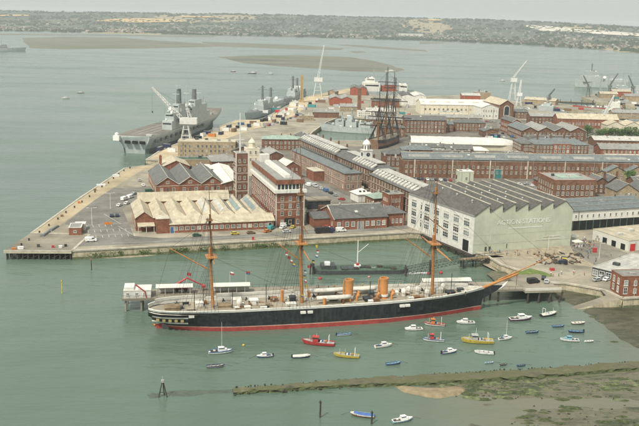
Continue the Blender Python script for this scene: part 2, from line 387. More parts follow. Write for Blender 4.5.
def wall_ring(name, pts, z0, z1, m, cope=.7, closed=True, out=.45):
    """quay wall: a battered face with a coping that stands a little proud"""
    mb = MB(); n = len(pts)
    for i in range(n if closed else n - 1):
        a = Vector(pts[i][:2]); c = Vector(pts[(i + 1) % n][:2]); d = (c - a); ln = d.length; d /= ln; o = Vector((d.y, -d.x))
        k = max(1, int(ln / 9))
        for j in range(k):
            p = a + d * ln * j / k; q = a + d * ln * (j + 1) / k; b0 = .9 + RND.uniform(-.1, .1)
            mb.poly([(*(p + o * b0), z0), (*(q + o * b0), z0), (*(q + o * .05), z1 - .5), (*(p + o * .05), z1 - .5)], 0)
            mb.poly([(*(p + o * b0), -.1), (*(q + o * b0), -.1), (*(q + o * (b0 * .72 + .06)), 1.15 + RND.uniform(-.3, .3)), (*(p + o * (b0 * .72 + .06)), 1.15)], 1)
        aa, bb = a - o * cope, c - o * cope
        mb.prism([a + o * out, c + o * out, bb, aa], z1 - .5, z1 + .12, 2)
    return tag(mb.build(name, [m, 'weed_wall', 'stone']), kind='structure')
wall_ring('quay_wall', LAND, -2.5, GZ, 'quay_stone')
wall_ring('basin_wall', BASIN[::-1], -2.5, GZ, 'quay_stone')
wall_ring('pond_wall', POND[::-1], -2.5, GZ, 'quay_stone')
# the timber-piled end of the jetty on the left
pier = thing('pier', 'concrete pier end on dark timber piles at the left tip of the quay', 'pier', (0, 0, 0))
PD = [(-135.2, 363.3), (-107.2, 365.3), (-107.2, 395.2), (-134.6, 395.2)]
MB().prism(PD, GZ - .9, GZ + .02, 0).build('deck', 'concrete', pier)
MB().prism([(-135.6, 362.9), (-107.0, 364.9), (-107.0, 365.4), (-135.6, 363.5)], GZ - 1.1, GZ + .25).build('edge_beam', 'stone', pier)
for i in range(13):
    x = -134.6 + i * 2.25; y = 363.9 + i * .16
    for k, dy in enumerate((0, 4, 9, 15)):
        if k and i % 2: continue
        MB().tube((x, y + dy, -3), (x + RND.uniform(-.1, .1), y + dy, GZ - .85), .42, .38, 7).build('pile', 'timber_dark', pier)
for i in range(6):
    x = -133 + i * 4.4
    MB().tube((x, 363.9 + i * .3, .6), (x + 4.2, 364.2 + i * .3, 2.8), .16, n=5).build('brace', 'timber_dark', pier)
for i in range(11):
    y = 366 + i * 2.8
    MB().tube((-134.9, y, -3), (-134.9, y, GZ - .85), .4, .36, 7).build('pile', 'timber_dark', pier)
# tarmac of the car park and the road along the front
TAR = P((64, 224, GZ), (111, 187, GZ), (127, 189, GZ), (150, 186, GZ), (157, 195, GZ), (140, 201, GZ), (122, 208, GZ), (134, 236, GZ), (160, 238, GZ), (267, 234, GZ), (300, 228, GZ), (305, 233.5, GZ), (247, 238.3, GZ), (160, 243.4, GZ), (77, 246.5, GZ), (70, 238, GZ), (83, 228, GZ))
sheet('car_park_tarmac', TAR, GZ + .006, 'tarmac')
INNER = [Vector(p) for p in [(-88, 500, 0), (-24, 440, 0), (0, 428, 0), (2, 446, 0), (40, 432, 0), (52, 440, 0), (120, 440, 0), (300, 470, 0), (300, 900, 0), (200, 930, 0), (110, 900, 0), (60, 780, 0), (40, 705, 0), (-50, 690, 0), (-90, 600, 0)]]
sheet('inner_yard_paving', INNER, GZ + .003, 'yard')
sheet('jetty_surface', [Vector(p) for p in [(-122, 616, 0), (-96, 612, 0), (-90, 690, 0), (-62, 800, 0), (-36, 872, 0), (-14, 1035, 0), (6, 1140, 0), (56, 1300, 0), (42, 1305, 0), (-17, 1150, 0), (-35, 1040, 0), (-57, 885, 0), (-60, 875, 0), (-83, 869, 0), (-95, 800, 0), (-120, 660, 0)]], GZ + .004, 'sandy_quay')
sheet('pier_edge_surface', [Vector(p) for p in [(-133.4, 396, 0), (-126, 396, 0), (-124, 480, 0), (-118, 570, 0), (-100, 585, 0), (-100, 596, 0), (-112, 594, 0), (-129.5, 575, 0), (-132.6, 479, 0)]], GZ + .008, 'sandy_quay')
ROAD2 = P((272, 165, GZ), (279, 163, GZ), (318, 182, GZ), (350, 197, GZ), (352, 203, GZ), (330, 199, GZ), (306, 194, GZ))
sheet('storehouse_road', ROAD2, GZ + .006, 'tarmac')
ROAD3 = P((497, 118, GZ), (504, 118, GZ), (514, 148, GZ), (523, 157.5, GZ), (503, 157.5, GZ), (498, 140, GZ))
sheet('main_road', ROAD3, GZ + .006, 'tarmac')
LANE = P((300, 230, GZ), (390, 226.5, GZ), (408, 224.5, GZ), (408, 229, GZ), (388, 230.5, GZ), (302, 234.5, GZ)); sheet('quayside_lane', LANE, GZ + .01, 'tarmac')
LOT = P((318, 219, GZ), (331, 216, GZ), (335, 229, GZ), (322, 231.5, GZ), (312, 224, GZ)); sheet('small_lot_tarmac', LOT, GZ + .014, 'tarmac')
CARS2 = P((500, 183, GZ), (533, 180, GZ), (548, 190, GZ), (508, 193, GZ)); sheet('courtyard_tarmac', CARS2, GZ + .006, 'tarmac')
PATH = P((570, 245, GZ), (600, 243, GZ), (640, 258, GZ), (640, 265, GZ), (600, 268, GZ), (575, 255, GZ)); sheet('plaza_paving', PATH, GZ + .006, 'yard')
mb = MB()                                # bay markings
o0 = G(88, 239, GZ); ux = Vector((math.cos(TH), math.sin(TH))); uy = Vector((-math.sin(TH), math.cos(TH)))
def strip(mb, a, c, wd, z):
    a = Vector(a[:2]); c = Vector(c[:2]); d = (c - a).normalized(); o = Vector((-d.y, d.x)) * wd / 2
    mb.poly([(*(a - o), z), (*(c - o), z), (*(c + o), z), (*(a + o), z)])
for row in range(3):
    for i in range(9 if row < 2 else 6):
        a = o0.xy + ux * (i * 2.9 - 2) + uy * (row * 11 + 1); strip(mb, a, a + uy * 4.8, .16, GZ + .012)
    a = o0.xy + ux * -2 + uy * (row * 11 + 5.9); strip(mb, a, a + ux * 23.5, .16, GZ + .016)
for a, c in [((118, 226), (135, 236)), ((104, 214), (121, 224)), ((112, 243), (160, 241.5)), ((165, 240.5), (262, 236)), ((310, 231.8), (386, 228.8))]:
    strip(mb, G(*a, GZ), G(*c, GZ), .18, GZ + .02)
tag(mb.build('road_markings', 'line_paint'), kind='structure')
# foot of the quay wall: a ledge of shingle, with weeds growing on the stones
def mound(name, pts, z0, z1, m, seg=3.0, jit=.5, kind='structure'):
    """low irregular bank: an outline roughened and domed"""
    out = []
    n = len(pts)
    for i in range(n):
        a = Vector(pts[i][:2]); c = Vector(pts[(i + 1) % n][:2]); k = max(1, int((c - a).length / seg))
        for j in range(k):
            p = a.lerp(c, j / k); nn = noise.noise(Vector((p.x * .21, p.y * .21, 3))); mm_ = noise.noise(Vector((p.x * .6, p.y * .6, 9)))
            d = (c - a).normalized(); out.append(p + Vector((d.y, -d.x)) * (nn + .5 * mm_) * jit)
    cen = sum(out, Vector((0, 0))) / len(out)
    poly = [Vector((p.x, p.y, 0)) for p in out]; tri = tessellate_polygon([poly])
    bm = bmesh.new(); vs = [bm.verts.new((p.x, p.y, z0)) for p in poly]
    for t_ in tri:
        try: bm.faces.new([vs[i] for i in t_])
        except ValueError: pass
    edges = [e for e in bm.edges if e.is_boundary]; bd = set(v for e in edges for v in e.verts)
    for _ in range(5):
        lg = [e for e in bm.edges if e.calc_length() > seg * 1.3]
        if not lg: break
        bmesh.ops.subdivide_edges(bm, edges=lg, cuts=1, use_grid_fill=False); bmesh.ops.triangulate(bm, faces=[f for f in bm.faces if len(f.verts) > 3])
    bv = [v.co.xy.copy() for v in bm.verts if v.is_boundary]
    for v in bm.verts:
        if v.is_boundary: v.co.z = z0
        else:
            dd = min((v.co.xy - q).length for q in bv); q = Vector((v.co.x * .12, v.co.y * .12, 0))
            v.co.z = z0 + (z1 - z0) * min(1, dd / (seg * 1.2)) * (.75 + .5 * noise.noise(q) + .25 * noise.noise(q * 4))
    bmesh.ops.recalc_face_normals(bm, faces=bm.faces)
    me = bpy.data.meshes.new(name); bm.to_mesh(me); bm.free(); me.materials.append(M[m])
    for p in me.polygons: p.use_smooth = True
    return tag(link(name, me), kind=kind)
mound('shingle_ledge', P((95, 258.4, 0), (120, 258, 0), (143, 256.8, 0), (165, 254.5, 0), (190, 252.5, 0), (189, 250.5, 0), (140, 253.4, 0), (97, 256, 0)), -.1, .7, 'gravel', 2.0, .4)
# breakwater, mudflat, beach
def band(name, ctr, hw, z, m, seg=2.2, jit=.6):
    mb = MB(); pts = []
    for (a, wa), (c, wc) in zip(zip(ctr, hw), list(zip(ctr, hw))[1:]):
        k = max(1, int((c - a).length / seg))
        for j in range(k): pts.append((a.lerp(c, j / k), wa + (wc - wa) * j / k))
    pts.append((ctr[-1], hw[-1])); rings = []
    for i, (p, w_) in enumerate(pts):
        d = (pts[min(i + 1, len(pts) - 1)][0] - pts[max(i - 1, 0)][0]).xy.normalized(); o = Vector((-d.y, d.x)); r_ = []
        for u_, zz in ((-1.25, -.4), (-1, .25), (-.9, z), (-.3, z + .1), (.3, z + .1), (.9, z), (1, .25), (1.2, -.4)):
            nn = noise.noise(Vector((p.x * .35 + u_ * 7, p.y * .35, 1))); q = p.xy + o * (u_ * w_ + nn * jit); r_.append((q.x, q.y, zz + noise.noise(Vector((p.x * .5, p.y * .5, u_ * 3))) * .22))
        rings.append(r_)
    mb.loft(rings, [1, 1, 2, 0, 2, 1, 1])
    return tag(mb.build(name, m), kind='structure')
# the breakwater's crown of stones with weed, its dark wet feet
m, t, N, L, b = new_mat('breakwater_top')
n = world_noise(N, L, .22, 7, (.5, 1, 1), .7)
rp = ramp(N, [(.32, (.035, .038, .02)), (.44, (.11, .10, .06)), (.53, (.075, .085, .03)), (.66, (.155, .135, .088))]); L(n.outputs[0], rp.inputs[0]); L(rp.outputs[0], b.inputs['Base Color']); b.inputs['Roughness'].default_value = .8
band('breakwater', P((233, 390.5, .7), (290, 386.5, .7), (350, 382, .7), (430, 378.5, .7), (520, 373.5, .7), (590, 368.5, .7), (660, 362.8, .7), (780, 353.5, .7)), [1.2, 1.7, 2.2, 3.0, 2.8, 2.6, 2.6, 2.6], .8, ['breakwater_top', 'weed_dark', 'breakwater_top'], 1.5, 1.5)
mound('submerged_toe', P((236, 387.5, 0), (215, 388.5, 0), (190, 389.5, 0), (165, 390.5, 0), (148, 391.5, 0), (143, 395, 0), (150, 399.5, 0), (175, 398.5, 0), (205, 396, 0), (236, 393.5, 0)), -.04, .05, 'murk', 1.2, .9)
# stones lying along both feet of the breakwater, too many to count
mb = MB()
for i in range(260):
    t_ = RND.random(); px = 234 + t_ * 405; yl = 390.3 - t_ * 25.5 - (3.2 if 1 else 0) * t_ * 0
    p = G(px, 390.5 - (px - 233) * .0645, .4); sgn = RND.choice((-1, 1)); p += Vector((0, sgn * RND.uniform(2.0, 3.0), 0)); s_ = RND.uniform(.12, .32)
    mb.prism([(p.x + s_ * math.cos(a + i) * RND.uniform(.7, 1.2), p.y + s_ * math.sin(a + i)) for a in (0, 1.3, 2.5, 3.8, 5)], -.3, RND.uniform(.2, .7), RND.choice((0, 0, 1)))
tag(mb.build('breakwater_stones', ['timber_dark', 'weed_wall']), kind='stuff')
mound('mudflat', P((414, 386.5, 0), (440, 384, 0), (520, 380, 0), (590, 374.5, 0), (660, 369, 0), (770, 360, 0), (775, 392, 0), (660, 402, 0), (600, 399, 0), (560, 401, 0), (500, 399, 0), (462, 396, 0), (430, 393, 0)), -.12, .22, 'mud', 1.6, 1.3)
for i, q in enumerate([((540, 408), (590, 404), (650, 406), (680, 426), (650, 434), (600, 432), (560, 430), (520, 427), (505, 419)), ((470, 404), (490, 402), (505, 405), (490, 408), (472, 407)), ((430, 432), (470, 421), (500, 424), (520, 434))]):
    mound('mudflat', P(*[(a, c_, 0) for a, c_ in q]), -.12, .10, 'mud', 1.6, 1.6)
mound('sand_spit', P((393, 386.6, 0), (408, 386.4, 0), (428, 388, 0), (450, 387, 0), (463, 386.3, 0), (466, 391, 0), (457, 396, 0), (440, 398.5, 0), (420, 396.5, 0), (402, 391, 0)), -.1, .75, 'sand', 1.1, 1.0)
mound('mud_shore', P((585, 307, 0), (600, 303.5, 0), (624, 299.5, 0), (660, 297, 0), (760, 300, 0), (770, 352, 0), (690, 360, 0), (660, 357, 0), (640, 351, 0), (622, 341, 0), (606, 328, 0), (592, 317, 0), (580, 311.5, 0)), -.12, .5, 'weedy_mud', 1.7, 1.2)
mound('mud_inlet', P((552, 289, 0), (566, 285.5, 0), (590, 290, 0), (607, 296, 0), (590, 303, 0), (574, 306, 0), (560, 300, 0), (553, 296, 0)), -.12, 1.3, 'weedy_mud', 1.5, .8)
mb = MB()                                # flat beds of weed draped over the mud, too many to count
for i in range(520):
    k = i % 8
    if k < 5: p = G(RND.uniform(440, 645), RND.triangular(376, 402, 384), .1)
    elif k < 7: p = G(RND.uniform(592, 645), RND.triangular(300, 350, 312), .1)
    else: p = G(RND.uniform(520, 645), RND.uniform(405, 428), .1)
    if noise.noise(Vector((p.x * .13, p.y * .2, 2))) < -.08: continue
    if p.y > 280 and p.x < 101 + (p.y - 300) * -.6: continue
    s_ = RND.uniform(.3, 1.5); n_ = 9; ph = RND.random() * 6
    ring = [(p.x + 1.9 * s_ * math.cos(ph + a * .698) * RND.uniform(.55, 1.2), p.y + s_ * .8 * math.sin(ph + a * .698) * RND.uniform(.55, 1.2)) for a in range(n_)]
    b0 = len(mb.v); mb.v += [(q[0], q[1], .02) for q in ring] + [(p.x, p.y, .32 + .12 * s_)]
    for a in range(n_): mb.f.append((b0 + a, b0 + (a + 1) % n_, b0 + n_)); mb.m.append(0 if i % 4 else 1)
tag(mb.build('weed_beds', ['weed_dark', 'weed_wall']), kind='stuff')
mb = MB()                                # weed-covered stones over the mud, too many to count
for i in range(260):
    if i % 3: p = G(RND.uniform(452, 645), RND.triangular(377, 402, 385), .1)
    elif i % 2: p = G(RND.uniform(596, 645), RND.triangular(298, 345, 310), .1)
    else: p = G(RND.uniform(510, 645), RND.uniform(404, 428), .1)
    if p.y > 310 and p.x < 100: continue
    s_ = RND.uniform(.08, .26) * (1.6 if i % 9 == 0 else 1)
    mb.prism([(p.x + 1.6 * s_ * math.cos(a + i) * RND.uniform(.6, 1.2), p.y + s_ * math.sin(a + i)) for a in (0, 1.3, 2.5, 3.8, 5)], -.2, RND.uniform(.1, .28), RND.choice((0, 0, 1)))
tag(mb.build('shore_stones', ['timber_dark', 'weed_wall']), kind='stuff')
# beach and turf before the pale green boathouse
mb = MB(); q = P((478, 262, 1.2), (500, 273, .6), (522, 281, 2.0), (560, 283, 4), (600, 268, 4), (575, 255, 4), (560, 246, 4.05), (520, 250, 4.03), (486, 254, 4.02))
bm_pts = [Vector((p.x, p.y, 0)) for p in q]
mb.v = [(p.x, p.y, p.z + .03) for p in q]; mb.f = [tuple(t_) for t_ in tessellate_polygon([bm_pts])]; mb.m = [0] * len(mb.f)
tag(mb.build('gravel_beach', 'gravel'), kind='structure')
mound('grass_patch', P((513, 273, GZ + .05), (530, 268.5, GZ), (545, 272, GZ), (553, 276.5, GZ), (530, 278.5, GZ), (517, 277.5, GZ)), GZ + .04, GZ + .35, 'turf', 1.4, .4)
mound('dark_mud_patch', P((486, 266, GZ), (508, 267, GZ), (520, 275, GZ), (527, 281, GZ), (512, 281, GZ), (498, 276, GZ)), 1.0, 2.6, 'mud', 1.4, .4)
# slipway of stone on the right
slip = MB()
sl = P((600, 289.5, 4.0), (624, 293, 4.0), (624, 298.3, 3.6), (604, 303, 2.0), (577, 309, .1), (566, 308.4, -.3), (588, 301.5, 1.2), (606, 295.5, 3.2))
slip.v = [tuple(p) for p in sl]; slip.f = [(0, 1, 2, 7), (7, 2, 3, 6), (6, 3, 4, 5)]; slip.m = [0, 0, 0]
for a, c in ((2, 3), (3, 4)):
    p, q = sl[a], sl[c]; slip.poly([tuple(p), (p.x, p.y - .3, -1), (q.x, q.y - .3, -1), tuple(q)], 1)
tag(slip.build('stone_slipway', ['concrete', 'quay_stone']), kind='structure')
# more land to the right of the basins, and quays seen beyond the dockyard
def quay_block(name, pts, m='concrete', zt=GZ):
    q = P(*[(a, c_, zt) for a, c_ in pts]); o = MB().prism([(p.x, p.y) for p in q], -2, zt, 1, 0).build(name, [m, 'quay_stone']); return tag(o, kind='structure')
quay_block('far_quay', [(519, 99.5), (530, 99), (570, 104.5), (606, 109.5), (606, 113), (570, 109), (530, 103.5), (520, 103)])
quay_block('tug_quay', [(581, 96.5), (596, 93.5), (620, 95), (650, 97), (650, 107), (620, 104.5), (596, 101.5)])
quay_block('upper_quay', [(593, 92.2), (650, 88), (650, 95.2), (612, 93.2)])
# mudbanks in the harbour
for i, (q, mm_) in enumerate([(((216, 57), (250, 55.5), (300, 55), (350, 57), (375, 61), (390, 65), (404, 70), (395, 72.2), (350, 71), (290, 67), (245, 63)), 'far_mud'),
    (((22, 38), (60, 36.8), (120, 37.2), (150, 40), (200, 43), (222, 46.5), (150, 48.3), (60, 49.3), (30, 48), (25, 43)), 'far_mud'),
    (((200, 41.5), (300, 45), (345, 48.3), (340, 50), (290, 49), (213, 46.3)), 'far_mud'), (((330, 44.5), (360, 45), (425, 50), (428, 51.5), (380, 48.7)), 'far_mud'), (((348, 51), (360, 50.8), (366, 52), (357, 53.2)), 'far_mud'),
    (((0, 33.5), (110, 34.5), (214, 36.2), (214, 37.4), (110, 35.8), (0, 35)), 'far_mud'), (((420, 41.3), (440, 42), (446, 43.3), (420, 44)), 'far_mud')]):
    mound('mud_bank', P(*[(a, c_, 0) for a, c_ in q]), .02, .5, mm_, 40, 8)
# far shore and hills
AZS = [-.50, -.37, -.2, 0, .115, .225, .34, .50]
SH = [4900, 4900, 4780, 4700, 4650, 4250, 3620, 3400]
RDG = [100, 100, 108, 122, 120, 112, 88, 84]
def lerp_tab(x, xs, ys):
    if x <= xs[0]: return ys[0]
    for i in range(len(xs) - 1):
        if x <= xs[i + 1]: return ys[i] + (ys[i + 1] - ys[i]) * (x - xs[i]) / (xs[i + 1] - xs[i])
    return ys[-1]
def hill(az, r_):
    sh = lerp_tab(az, AZS, SH) + 60 * noise.noise(Vector((az * 30, 0, 0)))
    t_ = max(0, min(1, (r_ - sh - 600) / 2300)); t_ = t_ * t_ * (3 - 2 * t_)
    q = Vector((r_ * math.sin(az) * .0011, r_ * math.cos(az) * .0011, 0))
    low = -3 if r_ < sh else min(3, (r_ - sh) * .05)
    return low + (lerp_tab(az, AZS, RDG) - 3) * t_ * (1 + .10 * noise.noise(q)) + (5 * noise.noise(q * 4) * min(1, max(0, (r_ - sh) / 800)))
mb = MB(); NA, NR = 90, 34
rs = [3200 + 6600 * (i / NR) ** 1.15 for i in range(NR + 1)]; az_ = [-.5 + 1.0 * i / NA for i in range(NA + 1)]
mb.loft([[(r_ * math.sin(a), r_ * math.cos(a), hill(a, r_)) for r_ in rs] for a in az_], 0)
tag(mb.build('hills', 'fields', smooth=True), kind='structure')
def on_hill(az, r_, dz=0): return Vector((r_ * math.sin(az), r_ * math.cos(az), hill(az, r_) + dz))
def hill_px(px, py):
    """first point of the hillside seen at that pixel"""
    d = (_F + _Rt * ((px - 319.5) / FPX) - _U * ((py - 213.0) / FPX)).normalized(); az = math.atan2(d.x, d.y); hl = math.hypot(d.x, d.y)
    r_ = 3300
    while r_ < 9600:
        if CAM_H + d.z * r_ / hl <= hill(az, r_): break
        r_ += 20
    return az, r_
def field(name, px, m):
    mb = MB(); up = [hill_px(a, c_) for a, c_ in px[0]]; dn = [hill_px(a, c_) for a, c_ in px[1]]
    mb.loft([[on_hill(a0 + (a1 - a0) * k / 8, r0 + (r1 - r0) * k / 8, 4) for k in range(9)] for (a0, r0), (a1, r1) in zip(up, dn)], 0)
    return tag(mb.build(name, m), kind='structure')
field('stubble_field', ([(96, 21.0), (115, 19.2), (140, 18.7), (165, 19.2), (185, 21.0)], [(96, 21.6), (115, 22.2), (140, 23.2), (165, 22.8), (185, 22.2)]), 'far_stubble')
field('stubble_field', ([(0, 15.4), (16, 14.9), (32, 15.6)], [(0, 16.6), (16, 16.4), (32, 16.4)]), 'far_stubble')
field('stubble_field', ([(182, 16.2), (200, 16.4), (216, 17)], [(182, 17.4), (200, 17.8), (216, 17.7)]), 'far_stubble')
field('stubble_field', ([(420, 20.2), (432, 19.3), (442, 20.2)], [(420, 21.5), (432, 21.3), (442, 21.0)]), 'far_stubble')
field('chalk_quarry', ([(526, 26.0), (540, 25.7), (556, 27.4), (572, 29.0)], [(526, 27.0), (540, 31.2), (556, 32.2), (572, 32.4)]), 'far_chalk')
field('chalk_quarry', ([(574, 29.6), (592, 30.3), (612, 31.6), (639, 34)], [(574, 32.5), (592, 34.6), (612, 35.4), (639, 37)]), 'far_chalk')
mb = MB()                                # the town on the far shore: thousands of houses that read as one mass
for i in range(2500):
    az = RND.uniform(-.38, .40); sh = lerp_tab(az, AZS, SH); r_ = sh + 90 + abs(RND.gauss(0, 1)) * (1000 if az > -.12 else 700)
    if noise.noise(Vector((r_ * math.sin(az) * .004, r_ * .004, 5))) < -.12: continue
    p = on_hill(az, r_); w_ = RND.uniform(5, 12); d_ = RND.uniform(6, 9); h_ = RND.uniform(4, 7); m_ = RND.choice((0, 0, 2)); k = len(mb.v)
    if RND.random() < .03: w_ *= 3; d_ *= 2; m_ = 1
    x0, x1, y0, y1, z = p.x - w_ / 2, p.x + w_ / 2, p.y - d_ / 2, p.y + d_ / 2, p.z - 2
    mb.v += [(x0, y0, z), (x1, y0, z), (x1, y1, z), (x0, y1, z), (x0, y0, z + 2 + h_), (x1, y0, z + 2 + h_), (x1, y1, z + 2 + h_), (x0, y1, z + 2 + h_), (x0, p.y, z + h_ + 5.5), (x1, p.y, z + h_ + 5.5)]
    for q, mm_ in (((0, 1, 5, 4), 1), ((1, 2, 6, 9, 5), 1), ((3, 0, 4, 8, 7), 1), ((4, 5, 9, 8), m_), ((6, 7, 8, 9), m_)): mb.f.append(tuple(k + j for j in q)); mb.m.append(mm_)
tag(mb.build('far_town', ['far_roof', 'far_wall', 'far_roof_grey']), kind='stuff')
mb = MB()                                # hedges and woods between
for i in range(9000):
    az = RND.uniform(-.40, .42); sh = lerp_tab(az, AZS, SH); r_ = sh + 40 + RND.random() ** 1.3 * 3000
    nz = noise.noise(Vector((r_ * math.sin(az) * .003, r_ * .0045, 11)))
    if nz < .02 and i % 5: continue
    p = on_hill(az, r_); s_ = RND.uniform(6, 16) * (1 + max(0, nz)); k = len(mb.v); hz = RND.uniform(5, 11)
    mb.v += [(p.x + s_ * math.cos(a) * RND.uniform(.7, 1.3), p.y + s_ * .7 * math.sin(a), p.z - 1) for a in (0, 1.26, 2.5, 3.77, 5.03)] + [(p.x + s_ * .7 * math.cos(a) * RND.uniform(.7, 1.3), p.y + s_ * .5 * math.sin(a), p.z + hz * RND.uniform(.5, .9)) for a in (0, 1.26, 2.5, 3.77, 5.03)] + [(p.x, p.y, p.z + hz)]
    for j in range(5): mb.f.append((k + j, k + (j + 1) % 5, k + 5 + (j + 1) % 5, k + 5 + j)); mb.f.append((k + 5 + j, k + 5 + (j + 1) % 5, k + 10)); mb.m += [0, 0]
tag(mb.build('far_woods', 'far_wood', smooth=True), kind='stuff')
a0, r0 = hill_px(411, 36); p = on_hill(a0, r0, -1)
wh = thing('far_warehouse', 'long low white warehouse on the far shore below the hill', 'warehouse', p, 0)
MB().box((-75, 0, 0), (75, 40, 13)).build('wall', 'white_paint', wh); MB().prism([(-76, -1), (76, -1), (76, 41), (-76, 41)], 13, 14.5).build('roof', 'roof_white', wh)
# the air between: hazy summer light over the whole harbour
hz = MB(); hz.box((-8500, -380, -9), (8500, 12800, 150))
ho = hz.build('haze', []); tag(ho, kind='stuff')
hm = bpy.data.materials.new('haze'); hm.use_nodes = True; ht = hm.node_tree
for n_ in list(ht.nodes): ht.nodes.remove(n_)
ov = ht.nodes.new('ShaderNodeOutputMaterial'); pv = ht.nodes.new('ShaderNodeVolumePrincipled')
pv.inputs['Color'].default_value = (.89, .945, .965, 1); pv.inputs['Density'].default_value = 0.8e-4; pv.inputs['Anisotropy'].default_value = 0.0
ht.links.new(pv.outputs[0], ov.inputs['Volume']); ho.data.materials.append(hm)
# ================================================================== buildings
WIN = {}
def window_mesh(w_, h_, fr, gl, bars=1, sill=True):
    """opening seen from outside: frame standing 6 cm proud of the wall, panes set back behind it; local x along the wall, y outward negative"""
    k = (round(w_, 2), round(h_, 2), fr, gl, bars)
    if k in WIN: return WIN[k]
    mb = MB(); f = min(.18, w_ * .14)
    for a, c in (((-w_ / 2, -.1, 0), (-w_ / 2 + f, .02, h_)), ((w_ / 2 - f, -.1, 0), (w_ / 2, .02, h_)), ((-w_ / 2 + f, -.1, h_ - f), (w_ / 2 - f, .02, h_)), ((-w_ / 2 - .08, -.16, -.12), (w_ / 2 + .08, .02, f * .8))): mb.box(a, c, 0)
    for i in range(bars):
        x = -w_ / 2 + w_ * (i + 1) / (bars + 1); mb.box((x - f * .28, -.07, f), (x + f * .28, .0, h_ - f), 0)
    mb.box((-w_ / 2 + f, -.065, h_ * .5 - f * .25), (w_ / 2 - f, -.002, h_ * .5 + f * .25), 0)
    mb.poly([(-w_ / 2 + f * .5, -.035, f * .5), (w_ / 2 - f * .5, -.035, f * .5), (w_ / 2 - f * .5, -.035, h_ - f * .5), (-w_ / 2 + f * .5, -.035, h_ - f * .5)], 1)
    WIN[k] = mb.mesh('window', [fr, gl]); return WIN[k]
def put_window(par, x, y, z, ang, w_, h_, fr='stone_white', bars=1, light=.25, name='window'):
    gl = RND.choice(('glass_light', 'glass_light', 'glass_blind')) if RND.random() < light else RND.choice(('glass', 'glass', 'glass_sky'))
    return link(name, window_mesh(w_, h_, fr, gl, bars), par, (x, y, z), ang)
def windows(par, face, wd, dp, cols, rows, w_=1.1, h_=1.9, m0=1.5, m1=1.5, fr='stone_white', bars=1, light=.25, skip=(), name='window'):
    """cols windows along a face ('f' front, 'l' left, 'r' right, 'b' back) at each sill height in rows"""
    ln = wd if face in 'fb' else dp
    for zi, z in enumerate(rows):
        for i in range(cols):
            if (i, zi) in skip: continue
            s_ = m0 + (ln - m0 - m1) * ((i + .5) / cols)
            if face == 'f': put_window(par, s_, 0, z, 0, w_, h_, fr, bars, light, name)
            elif face == 'l': put_window(par, 0, s_, z, R(-90), w_, h_, fr, bars, light, name)
            elif face == 'r': put_window(par, wd, s_, z, R(90), w_, h_, fr, bars, light, name)
def gable_roof(mb, x0, x1, y0, y1, z, rise, axis, ov=.45, th=.28, m=0):
    if axis == 'x':
        c = (y0 + y1) / 2; sl = rise / (c - y0); p = [(y0 - ov, z - ov * sl), (c, z + rise), (y1 + ov, z - ov * sl), (y1 + ov, z - ov * sl + th), (c, z + rise + th), (y0 - ov, z - ov * sl + th)]
        mb.extr(p, 'x', x0 - ov, x1 + ov, m)
    else:
        c = (x0 + x1) / 2; sl = rise / (c - x0); p = [(x0 - ov, z - ov * sl), (c, z + rise), (x1 + ov, z - ov * sl), (x1 + ov, z - ov * sl + th), (c, z + rise + th), (x0 - ov, z - ov * sl + th)]
        mb.extr(p, 'y', y0 - ov, y1 + ov, m)
def hip_roof(mb, x0, x1, y0, y1, z, rise, ov=.5, m=0, flat=0.0):
    a, b_, c, d = x0 - ov, x1 + ov, y0 - ov, y1 + ov; k = len(mb.v); ww = min(b_ - a, d - c) / 2 * (1 - flat)
    mb.v += [(a, c, z - .15), (b_, c, z - .15), (b_, d, z - .15), (a, d, z - .15), (a, c, z + .1), (b_, c, z + .1), (b_, d, z + .1), (a, d, z + .1), (a + ww, c + ww, z + rise), (b_ - ww, c + ww, z + rise), (b_ - ww, d - ww, z + rise), (a + ww, d - ww, z + rise)]
    for q in ((3, 2, 1, 0), (0, 1, 5, 4), (1, 2, 6, 5), (2, 3, 7, 6), (3, 0, 4, 7), (4, 5, 9, 8), (5, 6, 10, 9), (6, 7, 11, 10), (7, 4, 8, 11), (8, 9, 10, 11)): mb.f.append(tuple(k + i for i in q)); mb.m.append(m)
